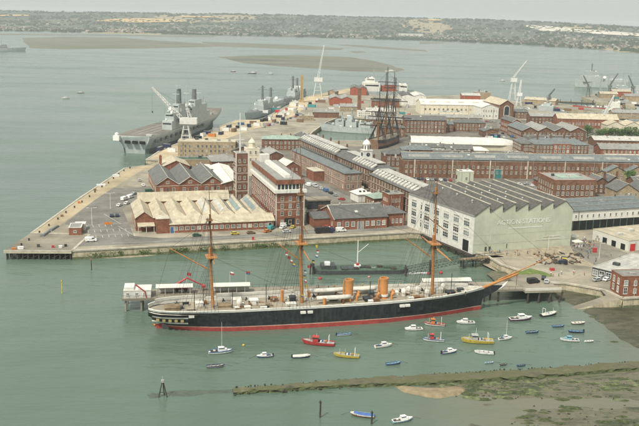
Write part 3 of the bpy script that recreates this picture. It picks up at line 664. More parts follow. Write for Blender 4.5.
def house(name, label, cat, at, wd, dp, h, wall='brick_brown', roof='hip', rise=3, roofm='slate', ang=TH, trim='stone', group=None, gz=GZ, plinth=True, band=(), n=1, par=.9, cornice=True, flat=.0, gable_trim=None):
    """a building: at = foot of its front left corner; x runs along the front, y away from it"""
    t_ = thing(name, label, cat, (at[0], at[1], gz), ang, group)
    mb = MB()
    if roof == 'gable_x': mb.extr([(0, -.5), (dp, -.5), (dp, h), (dp / 2, h + rise), (0, h)], 'x', 0, wd)
    elif roof == 'gable_y':
        bw = wd / n; pr = [(0, -.5), (wd, -.5), (wd, h)]
        for i in range(n - 1, -1, -1): pr += [(bw * (i + .5), h + rise), (bw * i, h)]
        mb.extr(pr, 'y', 0, dp)
    elif roof == 'flat': mb.box((0, 0, -.5), (wd, dp, h + par - .02))
    else: mb.box((0, 0, -.5), (wd, dp, h))
    wl = mb.build('wall', wall, t_)
    mb = MB()
    if roof == 'gable_x': gable_roof(mb, 0, wd, 0, dp, h + .05, rise, 'x')
    elif roof == 'gable_y':
        for i in range(n):
            o_ = MB(); gable_roof(o_, bw * i + (.45 if i else 0), bw * (i + 1) - (.45 if i < n - 1 else 0), 0, dp, h + .05 + (.12 if n > 1 else 0), rise, 'y', th=.25); ro = o_.build('roof', roofm if isinstance(roofm, str) else roofm[i % len(roofm)], t_)
            MB().tube((bw * (i + .5), -.5, h + rise + .35), (bw * (i + .5), dp + .5, h + rise + .35), .22, n=5).build('ridge_cap', trim, ro)
            if gable_trim:
                for s_ in (-1, 1): MB().tube((bw * (i + .5), -.55, h + rise + .1), (bw * (i + .5) + s_ * bw / 2, -.55, h + .05), .2, n=4).build('bargeboard', gable_trim, ro)
    elif roof == 'custom': pass
    elif roof == 'hip': hip_roof(mb, 0, wd, 0, dp, h + .05, rise, flat=flat)
    elif roof == 'flat': mb.box((.37, .37, h - .1), (wd - .37, dp - .37, h + par + .05))
    if mb.v:
        ro = mb.build('roof', roofm, t_)
        if roof == 'flat':
            c = MB()
            for a, q in (((-.12, -.12, h + par), (wd + .12, .36, h + par + .18)), ((-.12, dp - .36, h + par), (wd + .12, dp + .12, h + par + .18)), ((-.12, .36, h + par), (.36, dp - .36, h + par + .18)), ((wd - .36, .36, h + par), (wd + .12, dp - .36, h + par + .18))): c.box(a, q)
            c.build('coping', trim, t_)
        elif roof == 'gable_x': MB().tube((-.4, dp / 2, h + rise + .36), (wd + .4, dp / 2, h + rise + .36), .2, n=5).build('ridge_cap', trim, ro)
    for z in band: MB().box((-.12, -.12, z), (wd + .12, -.001, z + .3)).box((-.12, 0, z), (-.001, dp, z + .3)).box((wd + .001, 0, z), (wd + .12, dp, z + .3)).build('string_course', trim, t_)
    rq = random.Random(int(at[0] * 13 + at[1] * 7))
    if name not in ('transit_shed', 'signal_tower', 'cream_turret', 'pier_kiosk', 'signal_tower_offices') and wd > 8:
        n_ = max(2, int(wd / 8))
        for i in range(n_):              # pipes down the front, vents, hatches and flues on the roof
            x = wd * (i + .5) / n_ + rq.uniform(-1, 1)
            if rq.random() < .8: MB().tube((x, -.16, -.2), (x, -.16, h - .1), .1, n=5).build('downpipe', rq.choice(['steel_dark', 'lead']), t_)
            if roof == 'gable_x':
                k = rq.uniform(.25, .8); y = dp / 2 * k; z = h + rise * k
                if rq.random() < .55: MB().prism([(x - .8, y - .7), (x + .8, y - .7), (x + .8, y + .7), (x - .8, y + .7)], z - .5, [z + .1, z + .1, z + .75, z + .75]).build('roof_hatch', rq.choice(['glass_light', 'lead', 'skylight']), t_)
                if rq.random() < .5: MB().lathe((x + 2, dp / 2, h + rise), [(.3, -.2), (.3, .9), (.5, 1.0), (.1, 1.5)], 7).build('roof_vent', rq.choice(['lead', 'steel_dark']), t_)
            elif roof == 'flat':
                y = rq.uniform(.25, .75) * dp; s_ = rq.uniform(.6, 1.6); MB().box((x - s_, y - s_ * .7, h + par), (x + s_, y + s_ * .7, h + par + rq.uniform(.7, 1.8))).build('roof_plant', rq.choice(['lead', 'roof_grey', 'steel_dark']), t_)
            elif roof == 'hip' and rq.random() < .6:
                y = dp / 2 + rq.uniform(-.5, .5); zc = h + rise * .9; xx = min(max(x, dp * .5), max(dp * .5, wd - dp * .5)); MB().box((xx - .45, y - .45, zc - .6), (xx + .45, y + .45, zc + 1.6)).build('flue', rq.choice(['brick_brown', 'lead']), t_)
    return t_
def chimney(par, x, y, z, h_, m='brick_brown', w_=1.0):
    MB().box((x - w_ / 2, y - w_ / 2, z), (x + w_ / 2, y + w_ / 2, z + h_)).box((x - w_ / 2 - .12, y - w_ / 2 - .12, z + h_), (x + w_ / 2 + .12, y + w_ / 2 + .12, z + h_ + .25)).tube((x - .2, y, z + h_ + .25), (x - .2, y, z + h_ + .9), .16, n=6).tube((x + .25, y, z + h_ + .25), (x + .25, y, z + h_ + .9), .16, n=6).build('chimney', m, par)
def door(par, x, y, z, ang, w_, h_, m='dark_void', fr='stone_white'):
    d_ = link('door', MB().box((-w_ / 2, -.05, 0), (w_ / 2, .02, h_)).mesh('door', m), par, (x, y, z), ang)
    link('door_frame', MB().box((-w_ / 2 - .2, -.12, 0), (-w_ / 2, .02, h_ + .2)).box((w_ / 2, -.12, 0), (w_ / 2 + .2, .02, h_ + .2)).box((-w_ / 2, -.12, h_), (w_ / 2, .02, h_ + .2)).mesh('door_frame', fr), d_)
    return d_
def rooflights(par, x0, x1, n, y0, y1, z0, z1, w_=1.4, m='skylight'):
    for i in range(n):
        x = x0 + (x1 - x0) * (i + .5) / n; mb = MB()
        mb.poly([(x - w_ / 2, y0, z0 + .1), (x + w_ / 2, y0, z0 + .1), (x + w_ / 2, y1, z1 + .1), (x - w_ / 2, y1, z1 + .1)], 0)
        for s_ in (-1, 1): mb.tube((x + s_ * w_ / 2, y0, z0 + .1), (x + s_ * w_ / 2, y1, z1 + .1), .09, n=4, m=1)
        mb.build('rooflight', [m, 'stone_white'], par)
def at(px, py, z=GZ): p = G(px, py, z); return (p.x, p.y)
# ---- pale-roofed sheds on the jetty
t_ = house('transit_shed', 'long low red brick shed with pale many-ridged roof beside the car park', 'shed', at(136, 231), 64, 34, 6.2, 'brick_red', 'custom', 0, 'roof_pale', R(15.5))
for i in range(8):
    bw = 8.0; x0, x1, xc = i * bw, i * bw + bw, i * bw + bw / 2; y0 = -.5 if i == 0 else 3.2; zr = 9.2
    o_ = MB(); o_.loft([[(x0 - (.4 if i == 0 else 0), -.5, 6.1), (x0 - (.4 if i == 0 else 0), 34.5, 6.1)], [(xc, y0, zr), (xc, 34.5, zr)], [(x1, -.5, 6.1), (x1, 34.5, 6.1)]], 0)
    if i: o_.poly([(x0, -.5, 6.1), (x1, -.5, 6.1), (xc, y0, zr)])
    else: o_.poly([(x0, 0, 6.1), (x1, 0, 6.1), (xc, 0, zr - .15)], 1)
    ro = o_.build('roof', ['roof_pale', 'brick_red'], t_); MB().tube((xc, y0, zr + .05), (xc, 34.5, zr + .05), .2, n=5).build('ridge_cap', 'roof_pale', ro)
    if i > 3:
        k0, k1 = .25, .75; MB().poly([(xc + bw / 2 * k0, 4.5, zr - 3.1 * k0 + .12), (xc + bw / 2 * k0, 33, zr - 3.1 * k0 + .12), (xc + bw / 2 * k1, 33, zr - 3.1 * k1 + .12), (xc + bw / 2 * k1, 4.5, zr - 3.1 * k1 + .12)]).build('rooflight', 'skylight', ro)
        MB().poly([(xc - bw / 2 * k0, 4.5, zr - 3.1 * k0 + .12), (xc - bw / 2 * k0, 33, zr - 3.1 * k0 + .12), (xc - bw / 2 * k1, 33, zr - 3.1 * k1 + .12), (xc - bw / 2 * k1, 4.5, zr - 3.1 * k1 + .12)]).build('rooflight', 'skylight' if i > 5 else 'lead', ro)
# lower front range with its lean-to roof
MB().box((9.2, -7, -.5), (65.5, -.02, 4.3)).build('front_range', 'brick_red', t_)
lr = MB().extr([(-7.5, 4.0), (-.05, 6.3), (-.05, 6.6), (-7.5, 4.3)], 'x', 15, 66.1).build('lean_to_roof', 'roof_pale', t_)
MB().box((9.0, -7.2, -.5), (15, -.03, 7.0)).build('brick_bay', 'brick_red', t_); MB().box((8.8, -7.4, 7), (15.2, .1, 7.3)).build('bay_coping', 'stone', t_)
for i in range(17): put_window(t_, 18 + i * 2.75, -7, 1.3, 0, 1.9, 1.7, 'stone_white', 1, .5)
for x in (16.4, 63.5): door(t_, x, -7, 0, 0, 1.8, 3.0, 'dark_void' if x > 30 else 'paint_blue')
for i in range(3): put_window(t_, 1.7 + i * 2.3, 0, 1.6, 0, 1.3, 2.4)
MB().extr([(-4.5, 3.0), (-.03, 3.8), (-.03, 4.0), (-4.5, 3.2)], 'x', .6, 8.6).build('porch_roof', 'roof_pale', t_)
for x in (.9, 4.6, 8.2): MB().tube((x, -4.2, -.2), (x, -4.2, 3.1), .12).build('porch_post', 'white_paint', t_)
windows(t_, 'l', 64, 34, 7, (1.5,), 1.3, 2.0)
MB().extr([(31, 7.4), (34.5, 11.8), (38, 7.4)], 'x', 3, 50).build('back_roof', 'roof_pale', t_)
MB().box((4, 31.5, 0), (50, 37.5, 7.3)).build('back_range', 'brick_red', t_)
t_ = house('gabled_workshop', 'red brick workshop with three grey slate gables behind the pale shed', 'workshop', at(156.5, 195.5), 38.5, 46, 6.2, 'brick_red', 'gable_y', 4.2, 'slate', R(16.5), n=3, trim='stone', gable_trim='stone_white', band=(5.2,))
for i in range(3):
    for j in range(3): put_window(t_, 12.83 * i + 3 + j * 3.4, 0, 1.6, 0, 1.7, 2.6, 'brick_pink' if j == 1 else 'stone_white')
    put_window(t_, 12.83 * (i + .5), 0, 6.6, 0, 1.8, 1.6)
windows(t_, 'l', 38.5, 46, 9, (1.6,), 1.5, 2.4)
t_ = house('small_gabled_shed', 'pale-roofed gabled shed with a brick chimney at the back of the quay', 'shed', at(163, 176), 17, 22, 6, 'brick_red', 'gable_y', 3.6, 'roof_pale', R(16.5)); chimney(t_, -.8, 6, 0, 12, 'brick_red', 1.6)
# ---- signal tower and offices
t_ = house('signal_tower_offices', 'tall red brick office block with white band and glazed top storey', 'office', at(276, 227), 14, 60, 17.5, 'brick_red', 'flat', 0, 'roof_grey', R(16), trim='brick_red', band=(4.6,), par=.3)
for z in (1.2, 5.6, 9.3, 13.0):
    windows(t_, 'f', 14, 60, 3, (z,), 1.5, 2.2, 1, 1); windows(t_, 'l', 14, 60, 15, (z,), 1.5, 2.2, 1, 1)
windows(t_, 'r', 14, 60, 15, (5.6, 9.3, 13.0), 1.5, 2.2, 1, 1)
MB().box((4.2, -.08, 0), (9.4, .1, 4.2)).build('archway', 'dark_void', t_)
MB().box((-1.1, -1.1, 17.0), (15.1, 61.1, 18.6)).build('balcony', 'white_paint', t_)
MB().box((.4, .4, 18.6), (13.6, 59.6, 21.2)).build('glazed_storey', 'glass', t_)
for i in range(30): MB().box((.22, .3 + i * 2.04, 18.6), (.46, .3 + i * 2.04 + .45, 21.2)).build('mullion', 'white_paint', t_)
for i in range(8): MB().box((.3 + i * 1.86, .22, 18.6), (.3 + i * 1.86 + .4, .46, 21.2)).build('mullion', 'white_paint', t_)
MB().box((-.2, -.2, 21.2), (14.2, 60.2, 23.4)).build('parapet', 'brick_red', t_); MB().box((.5, .5, 23.2), (13.5, 59.5, 23.5)).build('top_roof', 'roof_grey', t_)
MB().extr([(5.2, 23.5), (8.8, 23.5), (8.2, 25), (5.8, 25)], 'y', 5, 52).build('roof_lantern', 'roof_white', t_)
MB().box((3.5, 54, 23.5), (8.5, 58.5, 27.5)).build('plant_room', 'white_paint', t_)
for z in (8.4, 12.2): MB().box((-.1, -.1, z), (14.1, -.002, z + .25)).box((-.1, 0, z), (-.002, 60, z + .25)).build('string_course', 'stone_white', t_)
for s_ in (0, 14): MB().box((s_ - .25, -.25, 0), (s_ + .25, .25, 17)).build('quoin', 'stone_white', t_)
_o = at(276, 227); _so = (_o[0] - 8.5 * math.cos(R(16)) - 62 * math.sin(R(16)), _o[1] - 8.5 * math.sin(R(16)) + 62 * math.cos(R(16)))
tw = house('signal_tower', 'slim brick signal tower with pale stone corners and white mast', 'tower', (_so[0], _so[1]), 6.8, 8, 26, 'brick_brown', 'flat', 0, 'roof_grey', R(16), trim='stone_white', band=(6, 11, 16, 20.5), par=1.2)
windows(tw, 'f', 6.8, 8, 2, (2, 7.5, 12.5, 17.2, 22), 1.2, 2.0, .6, .6); windows(tw, 'l', 6.8, 8, 3, (7.5, 12.5, 17.2, 22), 1.2, 2.0, .6, .6)
for x in (0, 6.8): MB().box((x - .3, -.3, 0), (x + .3, .3, 27.2)).build('quoin', 'stone_white', tw)
MB().tube((3, 4, 26), (3, 4, 49), .5, .25, 8).build('mast', 'steel_white', tw); MB().box((.6, 3.7, 34), (5.4, 4.2, 34.5)).box((1.4, 3.7, 39), (4.6, 4.2, 39.5)).build('mast_yard', 'steel_white', tw)
ct = house('cream_turret', 'cream stone turret with small domed lantern behind the signal tower', 'tower', at(246.5, 176), 8.6, 8.6, 17, 'cream', 'flat', 0, 'roof_pale', R(16), trim='cream', par=.7, band=(8.5, 13.4))
windows(ct, 'f', 8.6, 8.6, 2, (9.6, 14.2), 1.3, 2.2, .8, .8, 'cream'); windows(ct, 'l', 8.6, 8.6, 2, (9.6, 14.2), 1.3, 2.2, .8, .8, 'cream')
MB().lathe((4.3, 4.3, 17.6), [(2.5, 0), (2.5, .5), (2.1, .6), (2.1, 3.4), (2.5, 3.5), (2.3, 4.0), (1.5, 5.2), (.5, 6), (.1, 7)], 8).build('lantern', 'cream', ct)
t_ = house('white_roofed_store', 'brick store with long white sloping roof left of the signal tower', 'store', at(222, 194), 12, 62, 6, 'brick_brown', 'gable_y', 1.6, 'roof_white', R(14)); windows(t_, 'f', 12, 62, 4, (2.2,), 1.3, 1.9)
MB().box((-8, 44, -.5), (-.05, 61, 7)).build('rear_wing', 'brick_brown', t_); MB().box((-8.4, 43.6, 7), (.1, 61.4, 7.4)).build('rear_roof', 'roof_white', t_)
t_ = house('grey_hipped_store', 'low store with smooth grey hipped roof near the carrier jetty', 'store', at(212, 169), 20, 24, 5, 'brick_brown', 'hip', 3, 'roof_grey', R(16)); windows(t_, 'f', 20, 24, 6, (1.4,), 1.2, 1.8)
t_ = house('green_roofed_shed', 'long low shed with dark green flat roof before the tan block', 'shed', at(166, 166), 35, 13, 4.2, 'brick_tan', 'flat', 0, 'steel_green', R(5), trim='stone', par=.3)
t_ = house('tan_office_block', 'tan brick flat-roofed block with rows of windows near the grey carrier', 'office', at(178, 158.5), 41, 15, 11.5, 'brick_tan', 'flat', 0, 'roof_pale', R(4), trim='stone', par=.8)
windows(t_, 'f', 41, 15, 13, (1.2, 4.6, 8.0), 1.6, 2.2, .8, .8, 'stone')
t_ = house('round_roof_hall', 'brown hall with rounded grey roof behind the offices', 'hall', at(268, 166), 11, 22, 7.5, 'brick_brown', 'gable_y', 2.4, 'roof_grey', R(16)); windows(t_, 'f', 11, 22, 3, (2,), 1.3, 2)
t_ = house('white_gabled_annexe', 'brick annexe with bright white gabled roof beside the storehouse road', 'annexe', at(284, 179), 11.5, 16, 7.5, 'brick_red', 'gable_y', 3.4, 'roof_white', R(24)); windows(t_, 'f', 11.5, 16, 3, (2, 5), 1.2, 1.8)
# ---- the great storehouses
t_ = house('pink_storehouse', 'long pinkish brick storehouse with slate-blue roof along the road', 'storehouse', at(344.5, 191), 11, 97, 10.5, 'brick_pink', 'hip', 2.6, 'slate_blue', R(21), trim='stone', band=(5.2,), cornice=True)
windows(t_, 'l', 11, 97, 26, (1.3, 6.3), 1.5, 2.6, 1, 1, 'stone'); windows(t_, 'f', 11, 97, 3, (1.3, 6.3), 1.5, 2.6, .6, .6, 'stone')
MB().box((-7, 34, -.5), (-.05, 48, 6.2)).build('brick_porch', 'brick_red', t_); MB().box((-7.3, 33.7, 6.2), (.1, 48.3, 6.6)).build('porch_roof', 'stone', t_)
MB().box((4.6, 3, 13.0), (6.4, 92, 13.6)).build('ridge_vent', 'slate_dark', t_)
def clock_cupola(par, x, y, z):
    c = MB().box((x - 2.9, y - 2.9, z), (x + 2.9, y + 2.9, z + 5)).box((x - 3.2, y - 3.2, z + 5), (x + 3.2, y + 3.2, z + 5.5)).build('clock_tower', 'white_paint', par)
    MB().lathe((x, y, z + 5.5), [(2.3, 0), (2.3, 3.2), (2.6, 3.3), (2.6, 3.7), (2.2, 4.6), (1.4, 5.6), (.4, 6.3), (.12, 6.6), (.1, 8.6)], 10).build('cupola', 'white_paint', c)
    for ang, dx, dy in ((0, 0, -2.95), (R(-90), -2.95, 0), (R(90), 2.95, 0)):
        k = link('clock_face', MB().tube((0, 0, 0), (0, -.12, 0), 1.25, n=20).mesh('clock_face', 'paint_navy'), c, (x + dx, y + dy, z + 2.7), ang)
        q = link('clock_hand', MB().box((-.07, -.18, 0), (.07, -.13, 1.0)).box((0, -.18, -.07), (.75, -.13, .07)).mesh('clock_hand', 'gold'), None, (0, 0, 0)); q.parent = c; q.location = (x + dx, y + dy, z + 2.7); q.rotation_euler = (0, 0, ang)
    for i in range(8):
        a = math.pi / 4 * i; MB().box((x + 2.25 * math.cos(a) - .25, y + 2.25 * math.sin(a) - .25, z + 6), (x + 2.25 * math.cos(a) + .25, y + 2.25 * math.sin(a) + .25, z + 8.2)).build('louvre', 'glass', c)
def storehouse(label, px, dp, wd, clock=None, white=(0, 1), wz=12.0):
    t_ = house('brick_storehouse', label, 'storehouse', at(*px, GZ + wz), wd, dp, wz, 'brick_brown', 'hip', 3.2, 'slate', R(20), trim='stone', band=(4.0, 8.0), group='great storehouses in line', flat=.25)
    windows(t_, 'l', wd, dp, int(dp / 3.9), (1.2, 5.0, 8.8), 1.4, 2.2, 1, 1, 'stone'); windows(t_, 'f', wd, dp, 5, (1.2, 5.0, 8.8), 1.4, 2.2, 1, 1, 'stone')
    n_ = int(dp * (white[1] - white[0]) / 4.2)
    for i in range(n_):
        y = dp * white[0] + (i + .5) * 4.2 + 1
        MB().prism([(.9, y - 1.3), (4.2, y - 1.3), (4.2, y + 1.3), (.9, y + 1.3)], [wz + .7, wz + 2.6, wz + 2.6, wz + .7], [wz + 1.5, wz + 3.4, wz + 3.4, wz + 1.5]).build('dormer', 'lead', t_)
    MB().box((wd * .5 - 3, 4, wz + 3.25), (wd * .5 + 3, dp - 4, wz + 3.7)).build('lead_flat', 'lead', t_)
    for i in range(int(dp / 16)): chimney(t_, wd * .5 + 3.6, 8 + i * 16, wz + 2.6, 2.6)
    if clock: clock_cupola(t_, wd * .45, clock, wz + 3.2)
    return t_
storehouse('brick storehouse with the white clock cupola on its roof', (371.7, 170.5), 58, 16, 26, (0, .6))
p = at(371.7, 170.5, GZ + 12); d_ = Vector((-math.sin(R(20)), math.cos(R(20))))
def at2(p, s_): return (p[0] + d_.x * s_, p[1] + d_.y * s_)
_at = at
def at(px, py, z=GZ):
    if isinstance(px, tuple): return px
    p = G(px, py, z); return (p.x, p.y)
q = at2(p, 62); r3 = [q]
def storehouse_at(label, q, dp, wd, **k):
    global at
    keep = at
    at = lambda *a: q
    r_ = storehouse(label, (0, 0), dp, wd, **k); at = keep; return r_
storehouse_at('far brick storehouse with white dormered roof beside the frigate basin', q, 78, 16, white=(0, 1))
storehouse('near brick storehouse with whitish roof lights beside the white boathouse', (426, 199), 74, 15, None, (0, 1))
# ---- between the storehouses and the quay
t_ = house('slate_boathouse', 'single-storey red brick boathouse with grey slate roof on the quay', 'boathouse', at(334.5, 230.3), 27.5, 23, 5.6, 'brick_red', 'gable_x', 4.2, 'slate', R(17.5), trim='stone_white')
for x in (2.2, 6.4, 9.6, 17.0, 20.0, 22.8, 25.6): put_window(t_, x, 0, 1.5, 0, 1.8, 2.4, 'white_paint', 2, .6)
door(t_, 13.4, 0, 0, 0, 3.0, 3.6, 'paint_grey'); MB().box((-1, 22.5, 0), (28.5, 24.5, 7.5)).build('rear_parapet', 'brick_brown', t_)
for a, c in (((-.25, -.45, 5.5), (-.25, 11.5, 9.9)), ((-.25, 11.5, 9.9), (-.25, 23.45, 5.5))): MB().tube(a, c, .32, n=4).build('gable_coping', 'stone_white', t_)
MB().box((-8.5, 7, -.5), (-.05, 20, 4.6)).build('side_annexe', 'brick_red', t_); MB().extr([(6.6, 4.5), (13.5, 6.8), (20.4, 4.5)], 'x', -8.8, -.06).build('annexe_roof', 'slate', t_)
windows(t_, 'l', 27.5, 23, 4, (1.5,), 1.3, 2)
t_ = thing('pond_bridge_pavilion', 'flat tan-roofed glazed pavilion over the small pond', 'pavilion', (*at(307, 209.5), GZ), R(15))
MB().box((0, 0, 4.4), (13.5, 9, 5.1)).build('roof', 'concrete', t_); MB().box((.5, .5, .3), (13, 8.5, 4.4)).build('glazing', 'glass', t_)
for i in range(6): MB().box((.3 + i * 2.5, .25, -5), (.6 + i * 2.5, .49, 4.4)).build('column', 'steel_dark', t_)
t_ = house('white_tent_hall', 'small hall with bright white pyramid roof at the end of the pink storehouse', 'hall', at(358, 202.5), 9, 10, 4.4, 'white_paint', 'hip', 2.6, 'roof_white', R(24))
for x in (2, 4.4, 6.8): MB().box((x - .5, 1.3, 5.6), (x + .5, 2.2, 6.4)).build('roof_hatch', 'glass', t_)
t_ = house('green_roofed_house', 'brick house with pale green copper roof near the storehouses', 'house', at(374, 208), 11, 11, 5.2, 'brick_brown', 'hip', 2.4, 'roof_green', R(24)); windows(t_, 'f', 11, 11, 4, (1.6,), 1.1, 1.7); windows(t_, 'l', 11, 11, 3, (1.6,), 1.1, 1.7)
t_ = house('brick_pump_house', 'square dark red brick block with flat top behind the quay', 'pump house', at(388.5, 213.5), 8.5, 9, 9.5, 'brick_red', 'flat', 0, 'roof_felt', R(20), par=.8); windows(t_, 'f', 8.5, 9, 3, (2, 6), 1.1, 1.8); windows(t_, 'l', 8.5, 9, 3, (2, 6), 1.1, 1.8)
t_ = house('brick_gatehouse', 'low brick gatehouse with slate hipped roof left of the white boathouse', 'gatehouse', at(388, 226.5), 9.5, 13, 6.5, 'brick_red', 'hip', 2.4, 'slate', R(20)); windows(t_, 'f', 9.5, 13, 3, (1.6,), 1.2, 2.2, fr='white_paint'); windows(t_, 'l', 9.5, 13, 4, (1.6,), 1.2, 2.2)
# ---- white and pale green boathouse with the saw-tooth roof
C0 = at(472.5, 252.5); LX, DY, SK, HE = 51.0, 54.0, -7.5, 16.6
bt = thing('sawtooth_boathouse', 'big boathouse with white windowed side, pale green end and saw-tooth roof', 'boathouse', (*C0, GZ), R(19))
pk = [7.2 + i * 6.55 for i in range(7)]; pz = HE + 5.0
prof = [(0, HE)]
for i, x in enumerate(pk):
    prof.append((x, pz))
    if i < 6: prof.append((x + .25, HE + (1.4 if i < 5 else 1.8)))
prof.append((LX, HE + .4))
fr = MB(); fr.poly([(0, 0, -1), (LX, 0, -1), (LX, 0, HE + .4)] + [(x, 0, z) for x, z in reversed(prof[:-1])]); fr.poly([(LX, 0, -1), (LX, DY, -1), (LX, DY, HE + .4), (LX, 0, HE + .4)])
fr.poly([(SK, DY, -1), (LX, DY, -1), (LX, DY, HE + .4)] + [(x if x > 0 else SK, DY, z) for x, z in reversed(prof[:-1])]); fr.build('green_wall', 'green_clad', bt)
wd_ = MB().poly([(0, 0, -.9), (0, 0, HE), (SK, DY, HE), (SK, DY, -.9)]); wd_.build('white_wall', 'white_paint', bt)
MB().prism([(-.15, 0), (.05, 0), (SK + .05, DY), (SK - .15, DY)], HE - .5, HE + .25).build('eaves_gutter', 'roof_grey', bt)
for i in range(7):
    x0 = 0 if i == 0 else pk[i - 1] + .25; z0 = HE + .05 if i == 0 else HE + (1.4 if i < 6 else 1.8); b0 = SK if i == 0 else x0
    mb = MB(); mb.loft([[(x0 + (b0 - x0) * k, -.3 + (DY + .6) * k, z0 + .12), (pk[i] + .2, -.3 + (DY + .6) * k, pz + .15)] for k in (0, .5, 1)], 0); mb.loft([[(x0 + (b0 - x0) * k, -.3 + (DY + .6) * k, z0 - .12), (pk[i] + .2, -.3 + (DY + .6) * k, pz - .1)] for k in (0, .5, 1)], 0)
    ro = mb.build('roof_slope', 'slate_dark', bt)
    MB().box((pk[i] - .25, -.4, pz), (pk[i] + .25, DY + .4, pz + .35)).build('ridge_cap', 'stone', ro)
    if i < 6: MB().box((pk[i] + .2, .05, HE + 1.3), (pk[i] + .32, DY - .05, pz)).build('north_light', 'glass_light', ro)
MB().loft([[(pk[6], y, pz + .12), (LX + .4, y, HE + .3)] for y in (-.3, DY + .3)], 0).build('roof_slope', 'slate_dark', bt)
fa = math.atan2(DY, SK); fl = math.hypot(DY, SK)
def on_facade(s_, z): return (SK * s_ / fl, DY * s_ / fl, z)
for ci, s_ in enumerate((5.5, 13.5, 21.5, 29.5, 37.5, 42.5, 49)):
    wn = 4.4 if ci not in (5,) else 1.5
    for z in (10.9, 6.4, 2.2):
        if ci == 0 and z < 3: continue
        put_window(bt, *on_facade(s_, z), fa + math.pi, wn, 2.5, 'white_paint', 2 if wn > 2 else 0, .1)
        put_window(bt, *on_facade(s_, z + 2.75), fa + math.pi, wn, 1.0, 'white_paint', 2 if wn > 2 else 0, .1)
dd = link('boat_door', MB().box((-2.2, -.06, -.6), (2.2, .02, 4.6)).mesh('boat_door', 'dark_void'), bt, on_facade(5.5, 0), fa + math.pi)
MB().box((17, -.08, 1), (17.4, -.01, 3)).box((6, -.08, .1), (7, -.01, 2.2)).box((8, -.08, .1), (9, -.01, 2.2)).build('door', 'steel_dark', bt)
MB().box((36, -.15, 3.6), (45, -.01, 3.9)).box((36, -.15, 5.0), (45, -.01, 5.3)).build('louvre_strip', 'stone_white', bt)
for x in (8.5, 17, 25.5, 34, 42.5): MB().box((x - .05, -.04, 0), (x + .05, -.01, HE)).build('panel_joint', 'green_clad', bt)
for z in (3.4, 7.6): MB().box((.05, -.05, z), (LX - .05, -.012, z + .12)).build('panel_joint', 'lead', bt)
for i in range(5):
    for y in (12, 27, 42): MB().lathe((pk[i] - 2.2, y + (i % 2) * 4, HE + 3.2), [(.3, 0), (.3, 1.2), (.55, 1.3), (.1, 1.8)], 8).build('roof_vent', 'lead', bt)
def lettering(par, text, x, y, z, size, width, m, name='lettering'):
    cu = bpy.data.curves.new(name, 'FONT'); cu.body = text; cu.size = size; cu.extrude = .04; cu.align_x = 'LEFT'
    o_ = bpy.data.objects.new(name, cu); COL.objects.link(o_); bpy.context.view_layer.update()
    me = bpy.data.meshes.new_from_object(o_.evaluated_get(bpy.context.evaluated_depsgraph_get())); bpy.data.objects.remove(o_)
    xs = [v.co.x for v in me.vertices]; k = width / (max(xs) - min(xs))
    for v in me.vertices: v.co = Vector((v.co.x * k, -v.co.z, v.co.y))
    me.materials.clear(); me.materials.append(M[m]); bm = bmesh.new(); bm.from_mesh(me); bm.verts.ensure_lookup_table(); seen = set()
    for v0 in bm.verts:                  # one object for each letter
        if v0.index in seen: continue
        st_, isl = [v0], []
        while st_:
            v = st_.pop()
            if v.index in seen: continue
            seen.add(v.index); isl.append(v); st_ += [e.other_vert(v) for e in v.link_edges]
        ix = {v.index: i for i, v in enumerate(isl)}; fs = {f for v in isl for f in v.link_faces}; lm = bpy.data.meshes.new('letter'); lm.from_pydata([v.co[:] for v in isl], [], [[ix[v.index] for v in f.verts] for f in fs]); lm.materials.append(M[m]); link('letter', lm, par, (x, y, z))
    bm.free()
lettering(bt, 'ACTION STATIONS', 11.5, -.10, 12.0, 3.0, 27.5, 'pale_lettering')
MB().box((17.5, -.08, 10.0), (35, -.045, 10.35)).build('faded_strip', 'pale_lettering', bt)
# the dark timber staging it stands on at the water's edge
st = thing('boathouse_staging', 'dark timber staging with cross braces under the white boathouse side', 'staging', (*C0, 0), R(19))
for i in range(10):
    for k in (0, 3.5):
        x, y, _ = on_facade(i * 5.9 + .5, 0); MB().tube((x - .8 + k, y, -2.5), (x - .8 + k, y, GZ - .9), .4, .36, 7).build('pile', 'timber_dark', st)
    if i < 9:
        a = on_facade(i * 5.9 + .5, 0); c = on_facade((i + 1) * 5.9 + .5, 0); MB().tube((a[0] - .9, a[1], .4), (c[0] - .9, c[1], 2.8), .16, n=5).build('brace', 'timber_dark', st)
MB().prism([(-1.3, -1), (.0, -1), (SK, DY), (SK - 1.3, DY)], GZ - 1.5, GZ - .92).build('walkway', 'timber_dark', st)
# iron footbridge before the green end
fb = thing('iron_footbridge', 'dark latticed footbridge on piles before the pale green boathouse end', 'footbridge', (*at(461, 260, GZ), 0), R(19))
MB().box((0, 0, GZ - .35), (21, 3, GZ)).build('deck', 'timber', fb)
for y in (0, 3):
    mb = MB(); mb.box((0, y - .08, GZ + 1.1), (21, y + .08, GZ + 1.25)).box((0, y - .1, GZ - 2.2), (21, y + .1, GZ - 1.95))
    for i in range(8): mb.tube((i * 2.62, y, GZ - 2), (min(21, i * 2.62 + 2.62), y, GZ), .11, n=4).tube((i * 2.62, y, GZ), (min(21, i * 2.62 + 2.62), y, GZ - 2), .11, n=4).tube((i * 2.62, y, GZ), (i * 2.62, y, GZ + 1.2), .06, n=4)
    mb.build('truss', 'steel_dark', fb)
for i in range(4):
    for y in (.3, 2.7): MB().tube((1.5 + i * 6, y, -2.5), (1.5 + i * 6, y, GZ - .3), .32, n=7).build('pile', 'timber_dark', fb)
